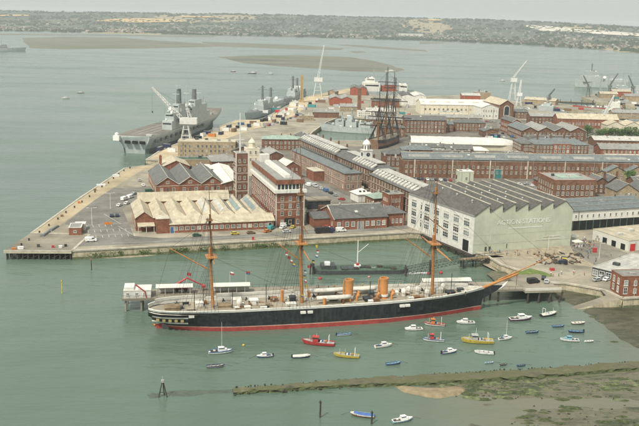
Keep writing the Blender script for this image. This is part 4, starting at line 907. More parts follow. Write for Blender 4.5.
# ---- right of it
t_ = house('open_mast_house', 'long slate-roofed house with white upper wall over a dark open ground floor', 'boathouse', at(571.5, 221, GZ + 5.0), 46, 26, 9.8, 'white_clad', 'gable_x', 3.4, 'slate_blue', R(19), trim='roof_grey')
MB().box((-.06, -.06, -.4), (46.06, 4, 4.9)).build('bay_shade', 'dark_void', t_)  # solid near-black box: the shade of the open ground floor put in as colour
for i in range(12): MB().tube((.6 + i * 4.05, -.35, -.3), (.6 + i * 4.05, -.35, 5), .22, n=6).build('column', 'steel_green', t_)
for i in range(13): put_window(t_, 2.4 + i * 3.4, 0, 6.3, 0, 1.0, 1.7, 'white_paint', 0, .1)
for k in (.33, .66): MB().box((-.4, 13 * k, 9.9 + 3.4 * k + .25), (46.4, 13 * k + .5, 9.9 + 3.4 * k + .6)).build('roof_rib', 'roof_grey', t_)
t_ = house('flat_white_store', 'low flat-roofed white store with a red door at the right edge', 'store', at(628, 251.5), 30, 24, 4.6, 'white_clad', 'flat', 0, 'roof_pale', R(24), trim='roof_pale', par=.35)
door(t_, 2.6, 0, 0, 0, 3.4, 3.4, 'door_red')
for y in (3.5, 9.5, 15.5): link('shutter', MB().box((-1.4, -.07, 0), (1.4, .02, 2.7)).mesh('shutter', 'dark_void'), t_, (0, y, .1), R(-90))
put_window(t_, 0, 20.5, 1.4, R(-90), 1.6, 1.4)
t_ = house('pale_roofed_cafe', 'low glass-sided cafe under a pale grey sheet roof beside the slipway', 'cafe', at(592.5, 267, GZ + 3.7), 18, 34, 3.4, 'steel_dark', 'flat', 0, 'lead', R(-46), trim='lead', par=.3)

for i in range(6): put_window(t_, 1.5 + i * 2.9, 0, .5, 0, 2.4, 2.4, 'steel_white', 1, .6)
t_ = house('brick_custom_house', 'red brick house with tall white windows at the right edge by the slipway', 'house', at(620.5, 296.5), 20, 9, 7.2, 'brick_red', 'flat', 0, 'roof_felt', R(8), trim='brick_brown', par=.6)
windows(t_, 'l', 20, 9, 2, (1.0, 4.2), 1.4, 2.4, .8, .8, 'white_paint'); windows(t_, 'f', 20, 9, 5, (1.2, 4.3), 1.2, 1.9, 4, 1, 'white_paint'); put_window(t_, 1.7, 0, 1, 0, 1.6, 2.6, 'white_paint'); put_window(t_, 1.7, 0, 4.2, 0, 1.6, 2.2, 'white_paint')
# ---- long ropery and the buildings in front of it
t_ = house('great_ropery', 'very long three-storey brown brick range crossing behind the boathouse', 'ropery', at(402, 177.2), 205, 15, 12.2, 'brick_brown', 'gable_x', 3.2, 'slate_blue', R(3), trim='stone', band=(11.2,))
windows(t_, 'f', 205, 15, 64, (3.0, 6.4), 1.3, 1.9, 1, 1, 'stone')
for x in (8, 33, 58, 83, 108, 133): MB().box((x - .4, -.4, -.4), (x + .4, .0, 12)).build('pilaster', 'stone', t_)
for i in range(9): MB().prism([(4 + i * 22, 1.5), (18 + i * 22, 1.5), (18 + i * 22, 4.5), (4 + i * 22, 4.5)], [13.0, 13.0, 14.2, 14.2], [13.5, 13.5, 14.7, 14.7]).build('long_rooflight', 'roof_grey', t_)
door(t_, 63.5, 0, 0, 0, 5.2, 6.0, 'door_teal')
t_ = house('orange_walled_shed', 'low shed with bright orange-red front and grey ridged roof', 'shed', at(546, 177), 52, 12, 6.2, 'brick_orange', 'gable_x', 2.2, 'roof_grey', R(3), trim='roof_grey')
t_ = house('flat_brick_block', 'square brick block with red parapet and pale panelled flat roof', 'office', at(553.5, 198), 26, 26, 9.0, 'brick_brown', 'flat', 0, 'roof_grey', R(8), trim='brick_orange', par=1.6)
windows(t_, 'f', 26, 26, 8, (1.5, 5.2), 1.5, 2.2, 1, 1, 'stone_white'); windows(t_, 'l', 26, 26, 7, (1.5, 5.2), 1.4, 2.2, 1, 1, 'stone'); MB().box((6, 7, 10.2), (20, 19, 11.0)).build('roof_panel', 'roof_green', t_)
for i, (px, py, w_, lb) in enumerate([(592, 194, 11, 'grey-roofed brick cottage nearest the flat brick block'), (606, 193, 10, 'grey-roofed brick cottage right of its twin')]):
    t_ = house('brick_cottage', lb, 'cottage', at(px, py), w_, 13, 6.4, 'brick_brown', 'gable_y', 3.6, 'slate', R(8), group='gabled cottages behind the mast house'); windows(t_, 'f', w_, 13, 3, (1.3, 4.0), 1.2, 1.6, .8, .8, 'white_paint'); chimney(t_, w_ - 1, 6, 7, 5)
t_ = house('tan_brick_hall', 'tan brick hall with steep grey gables at the right edge', 'hall', at(616, 204), 26, 15, 7.5, 'brick_tan', 'gable_y', 4, 'slate', R(8), n=2); windows(t_, 'f', 26, 15, 8, (1.5, 4.6), 1.2, 1.9, 1, 1, 'stone')
t_ = house('stone_gabled_house', 'grey-gabled house with pale copings behind the cottages', 'house', at(606, 182), 28, 14, 6.5, 'brick_tan', 'gable_y', 3.6, 'slate_blue', R(8), n=2); windows(t_, 'f', 28, 14, 7, (1.5, 4.2), 1.2, 1.7)
t_ = house('pale_stair_tower', 'small pale green stair tower standing before the ropery', 'tower', at(459, 186.5), 9, 8, 9, 'green_clad', 'flat', 0, 'roof_white', R(8), trim='roof_white', par=.3); put_window(t_, 4.5, 0, 4, 0, 1.4, 2)
# ---- behind the ropery
t_ = house('white_canopy_hall', 'long hall under a bright white curved membrane roof', 'hall', at(412, 148.5), 84, 20, 4.2, 'cream', 'flat', 0, 'roof_white', R(-1), trim='roof_white', par=.2)
mb = MB(); rings = []
for i in range(25):
    u_ = i / 24; x = -1 + 86 * u_; k = 1 if u_ < .8 else math.sqrt(max(.02, 1 - ((u_ - .8) / .2) ** 2)); rings.append([(x, 10 - 11.5 * k * math.cos(math.pi * j / 8), 4.4 + 4.4 * k * math.sin(math.pi * j / 8) * (1 + .05 * (i % 2))) for j in range(9)])
mb.loft(rings, 0).build('membrane_roof', 'roof_white', t_, smooth=True)
t_ = house('white_cottage_row', 'row of white two-storey cottages before the canopy hall', 'cottages', at(409.5, 154.5), 27, 9, 6, 'white_paint', 'gable_x', 2.2, 'slate', R(1)); windows(t_, 'f', 27, 9, 9, (1.2, 3.8), 1.2, 1.5, 1, 1, 'white_paint')
t_ = house('brown_terrace', 'brown brick terrace with small dormers beside the white cottages', 'terrace', at(445, 156), 21, 10, 5.4, 'brick_brown', 'gable_x', 2.8, 'slate', R(1)); windows(t_, 'f', 21, 10, 7, (1.2, 3.4), 1.2, 1.5)
t_ = house('low_white_shed', 'low white-roofed shed at the end of the brown terrace', 'shed', at(465, 155), 18, 11, 3.6, 'cream', 'hip', 2.4, 'roof_white', R(1))
t_ = house('brick_barracks', 'three-storey brick barracks with stone-trimmed windows and grey hipped roofs', 'barracks', at(534, 158), 42, 22, 10.5, 'brick_brown', 'hip', 3.4, 'slate_blue', R(4), band=(9.6,), flat=.3)
windows(t_, 'f', 42, 22, 15, (1.2, 4.4, 7.4), 1.3, 1.9, 1, 1, 'stone_white'); windows(t_, 'l', 42, 22, 8, (1.2, 4.4, 7.4), 1.3, 1.9, 1, 1, 'stone'); MB().box((14, -1.6, -.4), (28, -.02, 11.2)).build('centre_bay', 'brick_red', t_)
for x in (15.7, 18.9, 22.1, 25.3):
    for z in (1.2, 4.6, 7.8): put_window(t_, x, -1.6, z, 0, 1.8, 2.2, 'white_paint')
for i in range(4): chimney(t_, 5 + i * 10.5, 11, 12.5, 3.5)
t_ = house('side_barracks', 'brick side wing with grey roof left of the barracks', 'barracks', at(521, 156), 11, 24, 9.5, 'brick_brown', 'hip', 3, 'slate', R(4)); windows(t_, 'l', 11, 24, 8, (1.2, 4.4, 7.2), 1.2, 1.8); windows(t_, 'f', 11, 24, 4, (1.2, 4.4, 7.2), 1.2, 1.8)
t_ = house('long_brick_mess', 'long brick mess with pale grey roof and white porch, right of barracks', 'mess', at(600, 158), 70, 16, 7, 'brick_red', 'gable_x', 3, 'roof_grey', R(2)); windows(t_, 'f', 70, 16, 20, (1.4, 4.2), 1.3, 1.8); MB().box((3, -3, 3.0), (40, -.02, 3.5)).build('porch_roof', 'roof_white', t_)
t_ = house('grey_roofed_factory', 'factory with many grey ridges edged in pale coping', 'factory', at(521, 141), 58, 40, 9, 'brick_brown', 'gable_y', 3.4, ['slate_blue', 'roof_grey', 'slate', 'roof_grey'], R(6), n=4, gable_trim='stone_white'); windows(t_, 'f', 58, 40, 16, (1.5, 5.2), 1.4, 2.2); windows(t_, 'l', 58, 40, 10, (1.5, 5.2), 1.4, 2.2)
t_ = house('brick_factory_end', 'tall brick gable with white windows beside the main road', 'factory', at(511, 135), 9, 30, 12, 'brick_red', 'gable_y', 2.6, 'slate', R(8), gable_trim='stone_white'); windows(t_, 'f', 9, 30, 2, (2, 6), 1.6, 3.2, 1, 1, 'white_paint'); windows(t_, 'l', 9, 30, 9, (2, 6.5), 1.3, 2.2)
t_ = house('arched_foundry', 'tall brown foundry with arched gable window and pale barrel roof', 'foundry', at(499, 119), 16, 46, 15, 'brick_brown', 'gable_y', 5, 'roof_pale', R(12), gable_trim='stone')
MB().extr([(4.6, 3.5), (11.4, 3.5), (11.4, 11)] + [(8 + 3.4 * math.cos(math.pi * i / 8), 11 + 3.4 * math.sin(math.pi * i / 8)) for i in range(1, 8)] + [(4.6, 11)], 'y', -.3, -.02).build('arch_surround', 'stone_white', t_)
MB().extr([(5.4, 4), (10.6, 4), (10.6, 11)] + [(8 + 2.6 * math.cos(math.pi * i / 8), 11 + 2.6 * math.sin(math.pi * i / 8)) for i in range(1, 8)] + [(5.4, 11)], 'y', -.4, -.31).build('arched_window', 'glass', t_)
t_ = house('white_gabled_hall', 'white gabled hall with a row of dark windows beside the foundry', 'hall', at(481, 119), 19, 26, 12, 'white_paint', 'gable_y', 3.6, 'roof_white', R(9)); windows(t_, 'f', 19, 26, 6, (7.4,), 1.4, 2.4, 1, 1, 'cream'); windows(t_, 'f', 19, 26, 5, (2.4,), 1.4, 2.0, 1, 1, 'cream')
t_ = house('cream_ship_hall', 'wide cream hall with white roof and orange roof patches', 'hall', at(421, 114.5), 74, 34, 11, 'cream', 'gable_x', 4.5, 'roof_white', R(4))
for i in range(4): MB().prism([(10 + i * 16, 6), (17 + i * 16, 6), (17 + i * 16, 9), (10 + i * 16, 9)], [12.4, 12.4, 13.2, 13.2], [13.0, 13.0, 13.8, 13.8]).build('roof_patch', 'roof_pale', t_)
windows(t_, 'f', 74, 34, 14, (5,), 2.2, 2.2, 2, 2, 'cream')
t_ = house('small_brick_offices', 'brick offices with grey roof and white eaves beside the main road', 'office', at(454.5, 131), 29, 14, 8, 'brick_brown', 'hip', 3, 'slate', R(2), band=(7.3,)); windows(t_, 'f', 29, 14, 9, (1.4, 4.6), 1.3, 2.0)
t_ = house('victorian_workshops', 'brick workshop range with grey roof behind the old wooden warship', 'workshop', at(404.5, 133), 38, 16, 12, 'brick_brown', 'gable_x', 3.4, 'slate', R(3)); windows(t_, 'f', 38, 16, 11, (1.4, 5.0, 8.4), 1.4, 2.2)
t_ = house('red_quay_shed', 'red brick shed with grey roofs on the north jetty', 'shed', at(330, 105.5), 26, 40, 8, 'brick_orange', 'gable_y', 2.6, 'roof_grey', R(2), n=2)
t_ = house('red_twin_shed', 'farther red shed with grey twin roof near the support ship', 'shed', at(350, 95), 22, 50, 8.5, 'brick_orange', 'gable_y', 2.8, 'slate', R(-2), n=2)
t_ = house('grey_jetty_shed', 'low grey-roofed brown shed beside the frigate basin', 'shed', at(313, 117.5), 27, 15, 5.5, 'brick_brown', 'gable_x', 2.4, 'roof_grey', R(3))
t_ = house('white_walled_store', 'white-walled store with dark panelled roof near the support ship', 'store', at(401, 105), 30, 45, 11, 'white_paint', 'gable_y', 2, ['slate_dark', 'roof_white'], R(1), n=2)
t_ = house('white_portable_office', 'small white two-storey portable office beside the basin', 'office', at(357, 117), 15, 9, 6, 'white_clad', 'flat', 0, 'roof_white', R(0), trim='roof_white', par=.3); windows(t_, 'f', 15, 9, 6, (1, 3.6), 1.4, 1.3)
t_ = house('cream_roofed_smithery', 'brick smithery with long cream roof right of the factory', 'smithery', at(557, 127.5), 60, 18, 9, 'brick_red', 'gable_x', 4.2, 'roof_pale', R(-1)); windows(t_, 'f', 60, 18, 18, (3,), 1.5, 2.4)
t_ = house('white_gable_sheds', 'row of white-gabled sheds behind the trees at the right', 'shed', at(607, 131), 50, 20, 5.5, 'cream', 'gable_y', 3.6, 'roof_pale', R(1), n=3)
t_ = house('tan_gate_block', 'tan brick block with pale roof behind the white tower roof', 'office', at(262, 150), 30, 15, 8.5, 'brick_brown', 'hip', 2.2, 'roof_green', R(5)); windows(t_, 'f', 30, 15, 9, (1.3, 4.8), 1.3, 2)
t_ = house('dock_engine_house', 'brown brick engine house between the storehouses and old warship', 'engine house', at(384, 167), 19, 14, 9, 'brick_brown', 'hip', 2.6, 'slate', R(6)); windows(t_, 'f', 19, 14, 5, (1.4, 5), 1.4, 2.2)
t_ = house('dock_offices', 'brown brick offices with flat roof right of the engine house', 'office', at(402, 162), 22, 13, 9, 'brick_brown', 'hip', 2.6, 'slate_blue', R(4)); windows(t_, 'f', 22, 13, 7, (1.4, 5), 1.4, 2.2)
k_ = house('pier_kiosk', 'small red brick kiosk with flat pale roof on the car park', 'kiosk', at(69, 235.3), 5.6, 9.5, 3.3, 'brick_red', 'flat', 0, 'roof_grey', R(10), trim='roof_white', par=.2); put_window(k_, 2.8, 0, 1.2, 0, 1.4, 1.2); put_window(k_, 0, 5, 1.2, R(-90), 1.4, 1.2)
MB().box((1.5, 9.6, -.1), (6.6, 15, 3)).build('side_cabin', 'white_paint', k_)
# ================================================================== the ironclad
SO, SA = (-57.5, 282.5), R(13.5)
ws = thing('sailing_warship', 'long black-hulled three-masted ironclad with red waterline and two orange funnels', 'warship', (*SO, 0), SA)
LS = 122.0
def tab(s_, ks): return lerp_tab(s_, [k[0] for k in ks], [k[1] for k in ks])
HD = [(0, 2.2), (.012, 4.2), (.03, 5.6), (.08, 7.2), (.2, 8.3), (.5, 8.7), (.72, 8.4), (.85, 6.9), (.92, 4.7), (.97, 2.2), (1, .45)]
HW = [(0, 0), (.045, .3), (.1, 3.8), (.2, 7.2), (.35, 8.4), (.5, 8.6), (.68, 8.0), (.8, 5.9), (.9, 3.0), (.96, 1.1), (.99, .25), (1, .2)]
KZ = [(0, 4.6), (.02, 3.1), (.05, .6), (.08, -1.4), (.12, -3.2), (1, -3.2)]
def zd(s_): return 7.55 + (1.15 * max(0, (s_ - .5) / .5) ** 2) + (.35 * max(0, (.3 - s_) / .3) ** 2)
def hb(s_, z):
    k = tab(s_, KZ); d = zd(s_); hd = tab(s_, HD); hw = tab(s_, HW)
    a = hd * math.sqrt(max(0, min(1, (z - k) / (d - k))))
    b_ = hw * (1 + z / 7) if z < 0 else hw + (hd - hw) * (z / d) ** 1.15
    f_ = max(0, min(1, (s_ - .04) / .1)); return max(.05, a + (b_ - a) * f_)
ST = [0, .006, .015, .03, .05, .08, .12, .17, .23, .3, .4, .5, .6, .68, .75, .8, .85, .89, .92, .95, .975, 1]
def hull_pt(s_, z, side): z = max(z, tab(s_, KZ)); return (s_ * LS + (0 if s_ < .9 else (z - 3) * .12 * (s_ - .9) * 10), side * hb(s_, z), z)
mb = MB(); rings = []
for s_ in ST:
    d = zd(s_); lv = [-3.2, -1.5, 0, 1.45, 1.72, 3.6, 5.2, d - .55, d - .54, d]
    rings.append([hull_pt(s_, z, -1) for z in reversed(lv)] + [hull_pt(s_, z, 1) for z in lv])
col = [2, 2, 1, 1, 1, 3, 0, 0, 0]; mb.loft(rings, col + [0] + col[::-1]); mb.poly(rings[0], 1); mb.poly(rings[-1][::-1], 1)
hull = mb.build('hull', ['hull_red', 'black_paint', 'white_paint', 'hull_pink'], ws, smooth=False)
def inset(s_, q): return max(.05, tab(s_, HD) - q)
mb = MB(); mb.loft([[(s_ * LS + (0 if s_ else .2), -inset(s_, .35), zd(s_) - 1.25), (s_ * LS, 0, zd(s_) - 1.1), (s_ * LS + (0 if s_ else .2), inset(s_, .35), zd(s_) - 1.25)] for s_ in ST[1:-1]], 0); mb.build('deck', 'deck_plank', ws)
mb = MB()
for sd in (-1, 1): mb.loft([[(s_ * LS, sd * (tab(s_, HD) + .06), zd(s_) - .02), (s_ * LS, sd * (tab(s_, HD) + .06), zd(s_) + .22), (s_ * LS, sd * inset(s_, .55), zd(s_) + .22), (s_ * LS, sd * inset(s_, .55), zd(s_) - 1.3)] for s_ in ST], 0)
mb.build('bulwark', 'white_paint', ws)
for side in (-1, 1):                     # gunports along the battery
    for i in range(17):
        s_ = .20 + i * .0365; x = s_ * LS
        MB().prism([(x - .75, side * (hb(s_, 4.2) - .3)), (x + .75, side * (hb(s_, 4.2) - .3)), (x + .75, side * (hb(s_, 4.6) + .07)), (x - .75, side * (hb(s_, 4.6) + .07))], 3.7, 5.2).build('gunport', 'black_paint', hull)
    # quarter gallery and stern carving
    q = MB(); q.loft([[(x, side * (hb(x / LS, z) + .25), z) for z in (2.7, 3.3, 4.9, 5.5)] for x in (1.2, 4, 8, 13)], [0, 1, 0]); qo = q.build('quarter_gallery', ['white_paint', 'black_paint'], ws)
    for x in (3, 5, 7, 9, 11): MB().prism([(x - .5, side * (hb(x / LS, 3.6) + .1)), (x + .5, side * (hb(x / LS, 3.6) + .1)), (x + .5, side * (hb(x / LS, 4.6) + .42)), (x - .5, side * (hb(x / LS, 4.6) + .42))], 3.75, 4.55).build('gallery_window', 'gold', qo)
MB().prism([(2.6, -.25), (4.6, -.25), (4.6, .25), (2.6, .25)], -2, 1.5).build('rudder', 'hull_red', ws)
for x, z in ((52, 6.0), (54.5, 6.0), (88, 6.2), (90, 6.2), (14, 6.1)): MB().box((x - .9, -hb(x / LS, z) - .75, z - .5), (x + .9, -hb(x / LS, z) + .2, z + .3)).build('channel_box', 'white_paint', ws)
# head: knee, figurehead, bowsprit
MB().extr([(119, 3.0), (124, 5.2), (129.5, 8.2), (130, 9.0), (126, 9.2), (121, 8.6)], 'y', -.35, .35).build('beakhead', 'black_paint', ws)
f_ = MB(); f_.loft([[(127.6 + t_ * 4.2 + .7 * math.sin(t_ * 3), .55 * math.sin(math.pi * (.15 + t_ * .8)) * math.cos(a), 7.2 + t_ * 3.4 + .55 * math.sin(math.pi * (.15 + t_ * .8)) * math.sin(a)) for a in [k * math.pi / 3 for k in range(6)]] for t_ in (0, .2, .4, .55, .7, .85, 1)], 0, True, 0); f_.build('figurehead', 'white_paint', ws)
MB().tube((119, 0, 7.4), (136, 0, 13.3), .62, .45, 10).build('bowsprit', 'mast_orange', ws); MB().tube((128, .0, 11.2), (148.5, 0, 19.0), .30, .14, 8).build('jib_boom', 'mast_orange', ws); MB().tube((135.6, 0, 13.2), (135.6, 0, 8.6), .12, n=5).build('dolphin_striker', 'mast_brown', ws)
rig = MB(); RG = .05
def line(a, c, r_=RG): rig.tube(a, c, r_, n=3)
def yard(par, x, z, half, r_, m, ang=0):
    y = MB(); ca, sa_ = math.cos(ang), math.sin(ang)
    for s_ in (-1, 1): y.tube((x, 0, z), (x + s_ * half * sa_, s_ * half * ca, z), r_, r_ * .45, 8)
    return y.build('yard', m, par)
def mast(x, base, top, ct, tip, rk, yards, gaff, r_, name='mast'):
    xz = lambda z: x - rk * (z - base)
    ms = MB().tube((x, 0, base - 1), (xz(top + 3), 0, top + 3), r_, r_ * .8, 12).build('lower_mast', 'mast_orange', ws)
    MB().tube((xz(top) + .7, 0, top - 1.5), (xz(ct + 2) + .6, 0, ct + 2), r_ * .55, r_ * .42, 9).build('topmast', 'mast_orange' if top > 26.0 and x > 60 else 'mast_brown', ms)
    MB().tube((xz(ct) + 1.0, 0, ct - 1), (xz(tip) + .9, 0, tip), r_ * .34, .09, 7).build('topgallant_mast', 'mast_brown', ms)
    MB().box((xz(top) - 1.5, -2.7, top - .15), (xz(top) + 2.2, 2.7, top + .15)).build('fighting_top', 'mast_orange', ms); MB().box((xz(ct) - .6, -1.6, ct - .1), (xz(ct) + 1.5, 1.6, ct + .12)).build('crosstrees', 'mast_brown', ms)
    for z, hf, rr, mt in yards: yard(ms, xz(z) + .9, z, hf, rr, mt, R(3))
    (gx0, gz0), (gx1, gz1) = gaff; MB().tube((gx0, 0, gz0), (gx1, 0, gz1), .27, .16, 8).build('gaff', 'mast_orange', ms)
    for sd in (-1, 1):
        w_ = tab(x / LS, HD) + .35
        for k in range(7):
            xb = x - 6.5 + k * 1.25; line((xb, sd * w_, zd(x / LS) - .2), (xz(top) + .3, sd * 1.2, top))
        for k in range(1, 12):
            t_ = k / 12; z = zd(x / LS) + (top - zd(x / LS)) * t_; yv = sd * (w_ + (1.2 - w_) * t_); line((x - 6.5 + (6.8 - rk * 15) * t_, yv, z), (x + 1.0 + (-.7 - rk * 15) * t_, yv, z), .028)
        for k in range(4): line((xz(top) - .9 + k * .9, sd * 2.6, top + .1), (xz(ct) + .3, sd * .7, ct))
        for k in range(2): line((x - 9 - k * 2, sd * w_, zd(x / LS)), (xz(ct), 0, ct + 1)); line((x - 12 - k, sd * w_, zd(x / LS)), (xz(tip), 0, tip - 3), .035)
    return xz
m1 = mast(22.0, 7.4, 24.7, 37.5, 48.5, .05, [(24.0, 8.0, .26, 'mast_orange'), (33, 6.0, .18, 'mast_brown'), (40, 4.0, .12, 'mast_brown')], ((20.2, 20.3), (7.4, 28.2)), .52)
m2 = mast(53.5, 7.3, 28.3, 45.5, 65, .045, [(25.6, 14.0, .36, 'mast_orange'), (34.5, 11.5, .25, 'mast_brown'), (47, 7.5, .16, 'mast_brown'), (55, 5, .11, 'mast_brown')], ((51.8, 22.6), (44.5, 28.4)), .66)
m3 = mast(102.4, 7.6, 26.3, 44.8, 56.5, .035, [(24.4, 16.8, .40, 'mast_orange'), (33.6, 11.5, .24, 'mast_brown'), (46, 7, .14, 'mast_brown')], ((100.7, 21.4), (91.4, 28.3)), .62)
for a, c in (((121, 0, 8.8), (101.4, 0, 27)), ((135, 0, 13.2), (101.5, 0, 45)), ((148, 0, 19), (101, 0, 55)), ((100, 0, 9), (52.3, 0, 29)), ((101.5, 0, 27), (51.8, 0, 46)), ((53, 0, 9), (20.8, 0, 25)), ((52, 0, 29), (20.4, 0, 38)), ((101, 0, 45), (51, 0, 63)), ((51, 0, 45), (20.4, 0, 47)), ((7.6, 0, 28.1), (20.5, 0, 37)), ((7.6, 0, 28), (2, 0, 8.5)), ((91.5, 0, 28.2), (101, 0, 44))): line(a, c, .045)
rig.build('rigging', 'rope', ws)
# funnels, ventilators, boats, deck fittings
for x in (70.6, 83.6):
    fn = MB().lathe((x, 0, 6.2), [(1.75, 0), (1.75, .5), (1.5, .6), (1.5, 7.3), (1.62, 7.35), (1.62, 8.0), (1.3, 8.0), (1.3, 6.5)], 20).build('funnel', 'funnel', ws, smooth=False)
    MB().lathe((x, 0, 6.3), [(1.56, 1.1), (1.7, 1.1), (1.7, 1.9), (1.56, 1.9)], 20).build('funnel_band', 'white_paint', fn)
    MB().tube((x - 1.9, .2, 6.3), (x - 1.9, .2, 13.6), .28, n=8).build('steam_pipe', 'funnel', fn)
    for dx, dy in ((2.6, -1.6), (3.4, 1.2), (-2.8, -1.5)):
        c_ = MB().tube((x + dx, dy, 6.2), (x + dx, dy, 8.4), .45, n=10).tube((x + dx, dy, 8.2), (x + dx + .9, dy, 9.0), .45, .75, 10).build('ventilator', 'funnel', ws)
for x, y, h_ in ((46.7, 2.2, 4.2), (56.6, 2.8, 3.0), (60.8, -3.5, 2.4)): MB().tube((x, y, 6.2), (x, y, 6.2 + h_), .55, n=12).tube((x, y, 6.2 + h_), (x, y, 6.5 + h_), .62, n=12).build('ventilator', 'funnel', ws)
def ship_boat(x, y, z, ln, bm_):
    o_ = MB(); rr = []
    for i in range(9):
        t_ = i / 8; w_ = bm_ / 2 * math.sin(math.pi * min(.97, max(.05, t_))) ** .5; rr.append([(x + ln * t_, y - w_, z + 1.2), (x + ln * t_, y - w_ * .8, z + .5), (x + ln * t_, y, z), (x + ln * t_, y + w_ * .8, z + .5), (x + ln * t_, y + w_, z + 1.2), (x + ln * t_, y, z + 1.75)])
    o_.loft(rr, [0, 0, 0, 0, 1, 1], True, 0); tag(o_.build('ship_boat', ['white_paint', 'canvas'], ws, smooth=True))
    for k in (.25, .75): MB().box((x + ln * k - .2, y - bm_ * .35, z - 1.3), (x + ln * k + .2, y + bm_ * .35, z + .1)).build('boat_chock', 'mast_brown', ws)
ship_boat(58.2, -2.6, 7.7, 12.5, 3.2); ship_boat(57.6, 5.4, 7.9, 13, 3.3); ship_boat(73.5, 5.6, 7.7, 9, 2.8)
for x0, x1, z in ((2.5, 20, .95), (24, 52, .9), (56, 68, .8), (72, 98, .8), (100, 117, 1.0)):     # white hammock nettings on the far rail, canvas-covered
    s0, s1 = x0 / LS, x1 / LS
    mb = MB(); mb.loft([[(x, tab(x / LS, HD) - .7, zd(x / LS) + .22), (x, tab(x / LS, HD) - .7, zd(x / LS) + .22 + z), (x, tab(x / LS, HD) + .15, zd(x / LS) + .22 + z * .9), (x, tab(x / LS, HD) + .15, zd(x / LS) + .22)] for x in [x0 + (x1 - x0) * k / 6 for k in range(7)]], 0, True, 0); mb.build('hammock_netting', 'canvas', ws)
DK = lambda x: zd(x / LS) - 1.2
for x, y, wx, wy, h_, m_ in [(8, 0, 5, 4, 1.2, 'timber'), (14, -2.5, 2.4, 2, 1.0, 'deck_plank'), (17.5, 2, 2.6, 2.2, 1.6, 'white_paint'), (26, 0, 4.5, 3, 1.0, 'timber'), (30.5, 2.5, 3.2, 2.4, 2.2, 'canvas'), (33.5, -3.5, 2, 1.4, 1.1, 'canvas'), (36.5, 1.5, 2.8, 2.4, 1.9, 'white_paint'), (40, -1.5, 4.5, 2.2, .9, 'deck_plank'), (44, 3.5, 2.4, 1.8, 1.5, 'mast_brown'), (49, -2.5, 3.4, 2.2, 1.1, 'white_paint'), (50.5, 2.2, 2.2, 2, 2.0, 'black_paint'), (65, 1, 3, 2.4, 1.2, 'black_paint'), (77, -1.5, 2.4, 3.4, 1.3, 'black_paint'), (79.5, 2, 2.0, 2, 2.3, 'steel_dark'), (88.5, 2.8, 2.8, 2, 1.4, 'white_paint'), (95, -3, 3, 1.6, 1.0, 'mast_brown'), (105.5, 1.8, 2.6, 2.2, 1.7, 'canvas'), (109, -.8, 3.2, 2.4, 1.1, 'black_paint'), (113.5, .6, 2.2, 1.5, 1.4, 'steel_dark')]:
    mb = MB().box((x - wx / 2, y - wy / 2, DK(x) - .1), (x + wx / 2, y + wy / 2, DK(x) + h_ * .8)); mb.prism([(x - wx / 2 - .12, y - wy / 2 - .12), (x + wx / 2 + .12, y - wy / 2 - .12), (x + wx / 2 + .12, y + wy / 2 + .12), (x - wx / 2 - .12, y + wy / 2 + .12)], DK(x) + h_ * .8, [DK(x) + h_ * .9] * 2 + [DK(x) + h_] * 2)
    mb.build('deckhouse', m_, ws)
rr_ = random.Random(3)
for i in range(60):                      # coils, lockers, hatch lids and gratings
    x = rr_.uniform(6, 116); y = rr_.uniform(-.75, .75) * (tab(x / LS, HD) - 1); a, c, h_ = rr_.uniform(.3, 1.1), rr_.uniform(.3, .8), rr_.uniform(.3, 1.3)
    if min(abs(x - q) for q in (22, 53.5, 102.4, 70.6, 83.6)) < 2.4: continue
    MB().box((x - a, y - c, DK(x) - .05), (x + a, y + c, DK(x) + h_)).box((x - a * 1.1, y - c * 1.1, DK(x) + h_), (x + a * 1.1, y + c * 1.1, DK(x) + h_ + .1)).build('deck_fitting', rr_.choice(['canvas', 'white_paint', 'timber', 'black_paint', 'mast_brown', 'canvas', 'deck_plank']), ws)
for x, y in ((31, -1), (91.5, .6), (94, 2.6), (97.2, 1.6), (99.5, -2), (107.5, 3)):                    # cowls under canvas covers
    MB().lathe((x, y, DK(x)), [(.75, -.1), (.8, .9), (1.05, 1.6), (.95, 2.3), (.4, 2.9), (.08, 3.1)], 9).build('covered_cowl', 'canvas', ws)
for x, y in ((15.5, -2), (19, 3), (28.5, -2), (41, 2), (78.5, 0), (110.5, 2.2)): MB().tube((x, y, DK(x)), (x, y, DK(x) + 6.8), .12, n=6).build('lamp_pole', 'black_paint', ws)
for i in range(26):                      # guns on the upper deck and rope lockers along the rail
    x = 10 + i * 4.1; y = (-1) ** i * (tab(x / LS, HD) - 1.7); MB().tube((x, y * .86, DK(x) + .65), (x, y * 1.05, DK(x) + .75), .27, .2, 7).box((x - .45, y * .86 - .5, DK(x) - .05), (x + .45, y * .86 + .5, DK(x) + .45)).build('deck_gun', 'black_paint', ws)
# flags: signal hoist down from the main top, ensign and jack
def flag(par, p, wd, hg, cols, ang=.4, name='flag'):
    mb = MB(); n_ = len(cols)
    for i in range(6):
        x0, x1 = wd * i / 6, wd * (i + 1) / 6; y0, y1 = .12 * wd * math.sin(i * 1.3), .12 * wd * math.sin((i + 1) * 1.3)
        for k in range(n_):
            a, c = hg * k / n_, hg * (k + 1) / n_; mb.poly([(x0 * math.cos(ang) - y0, y0 + x0 * math.sin(ang), a - x0 * .25), (x1 * math.cos(ang) - y1, y1 + x1 * math.sin(ang), a - x1 * .25), (x1 * math.cos(ang) - y1, y1 + x1 * math.sin(ang), c - x1 * .25), (x0 * math.cos(ang) - y0, y0 + x0 * math.sin(ang), c - x0 * .25)], k)
    o_ = mb.build(name, ['paint_' + c for c in cols], par); o_.location = p; return o_
SIG = [('yellow',), ('white', 'red'), ('blue', 'white'), ('yellow', 'black'), ('red',), ('white', 'blue'), ('yellow', 'blue'), ('red', 'white'), ('yellow',), ('white',), ('blue', 'yellow')]
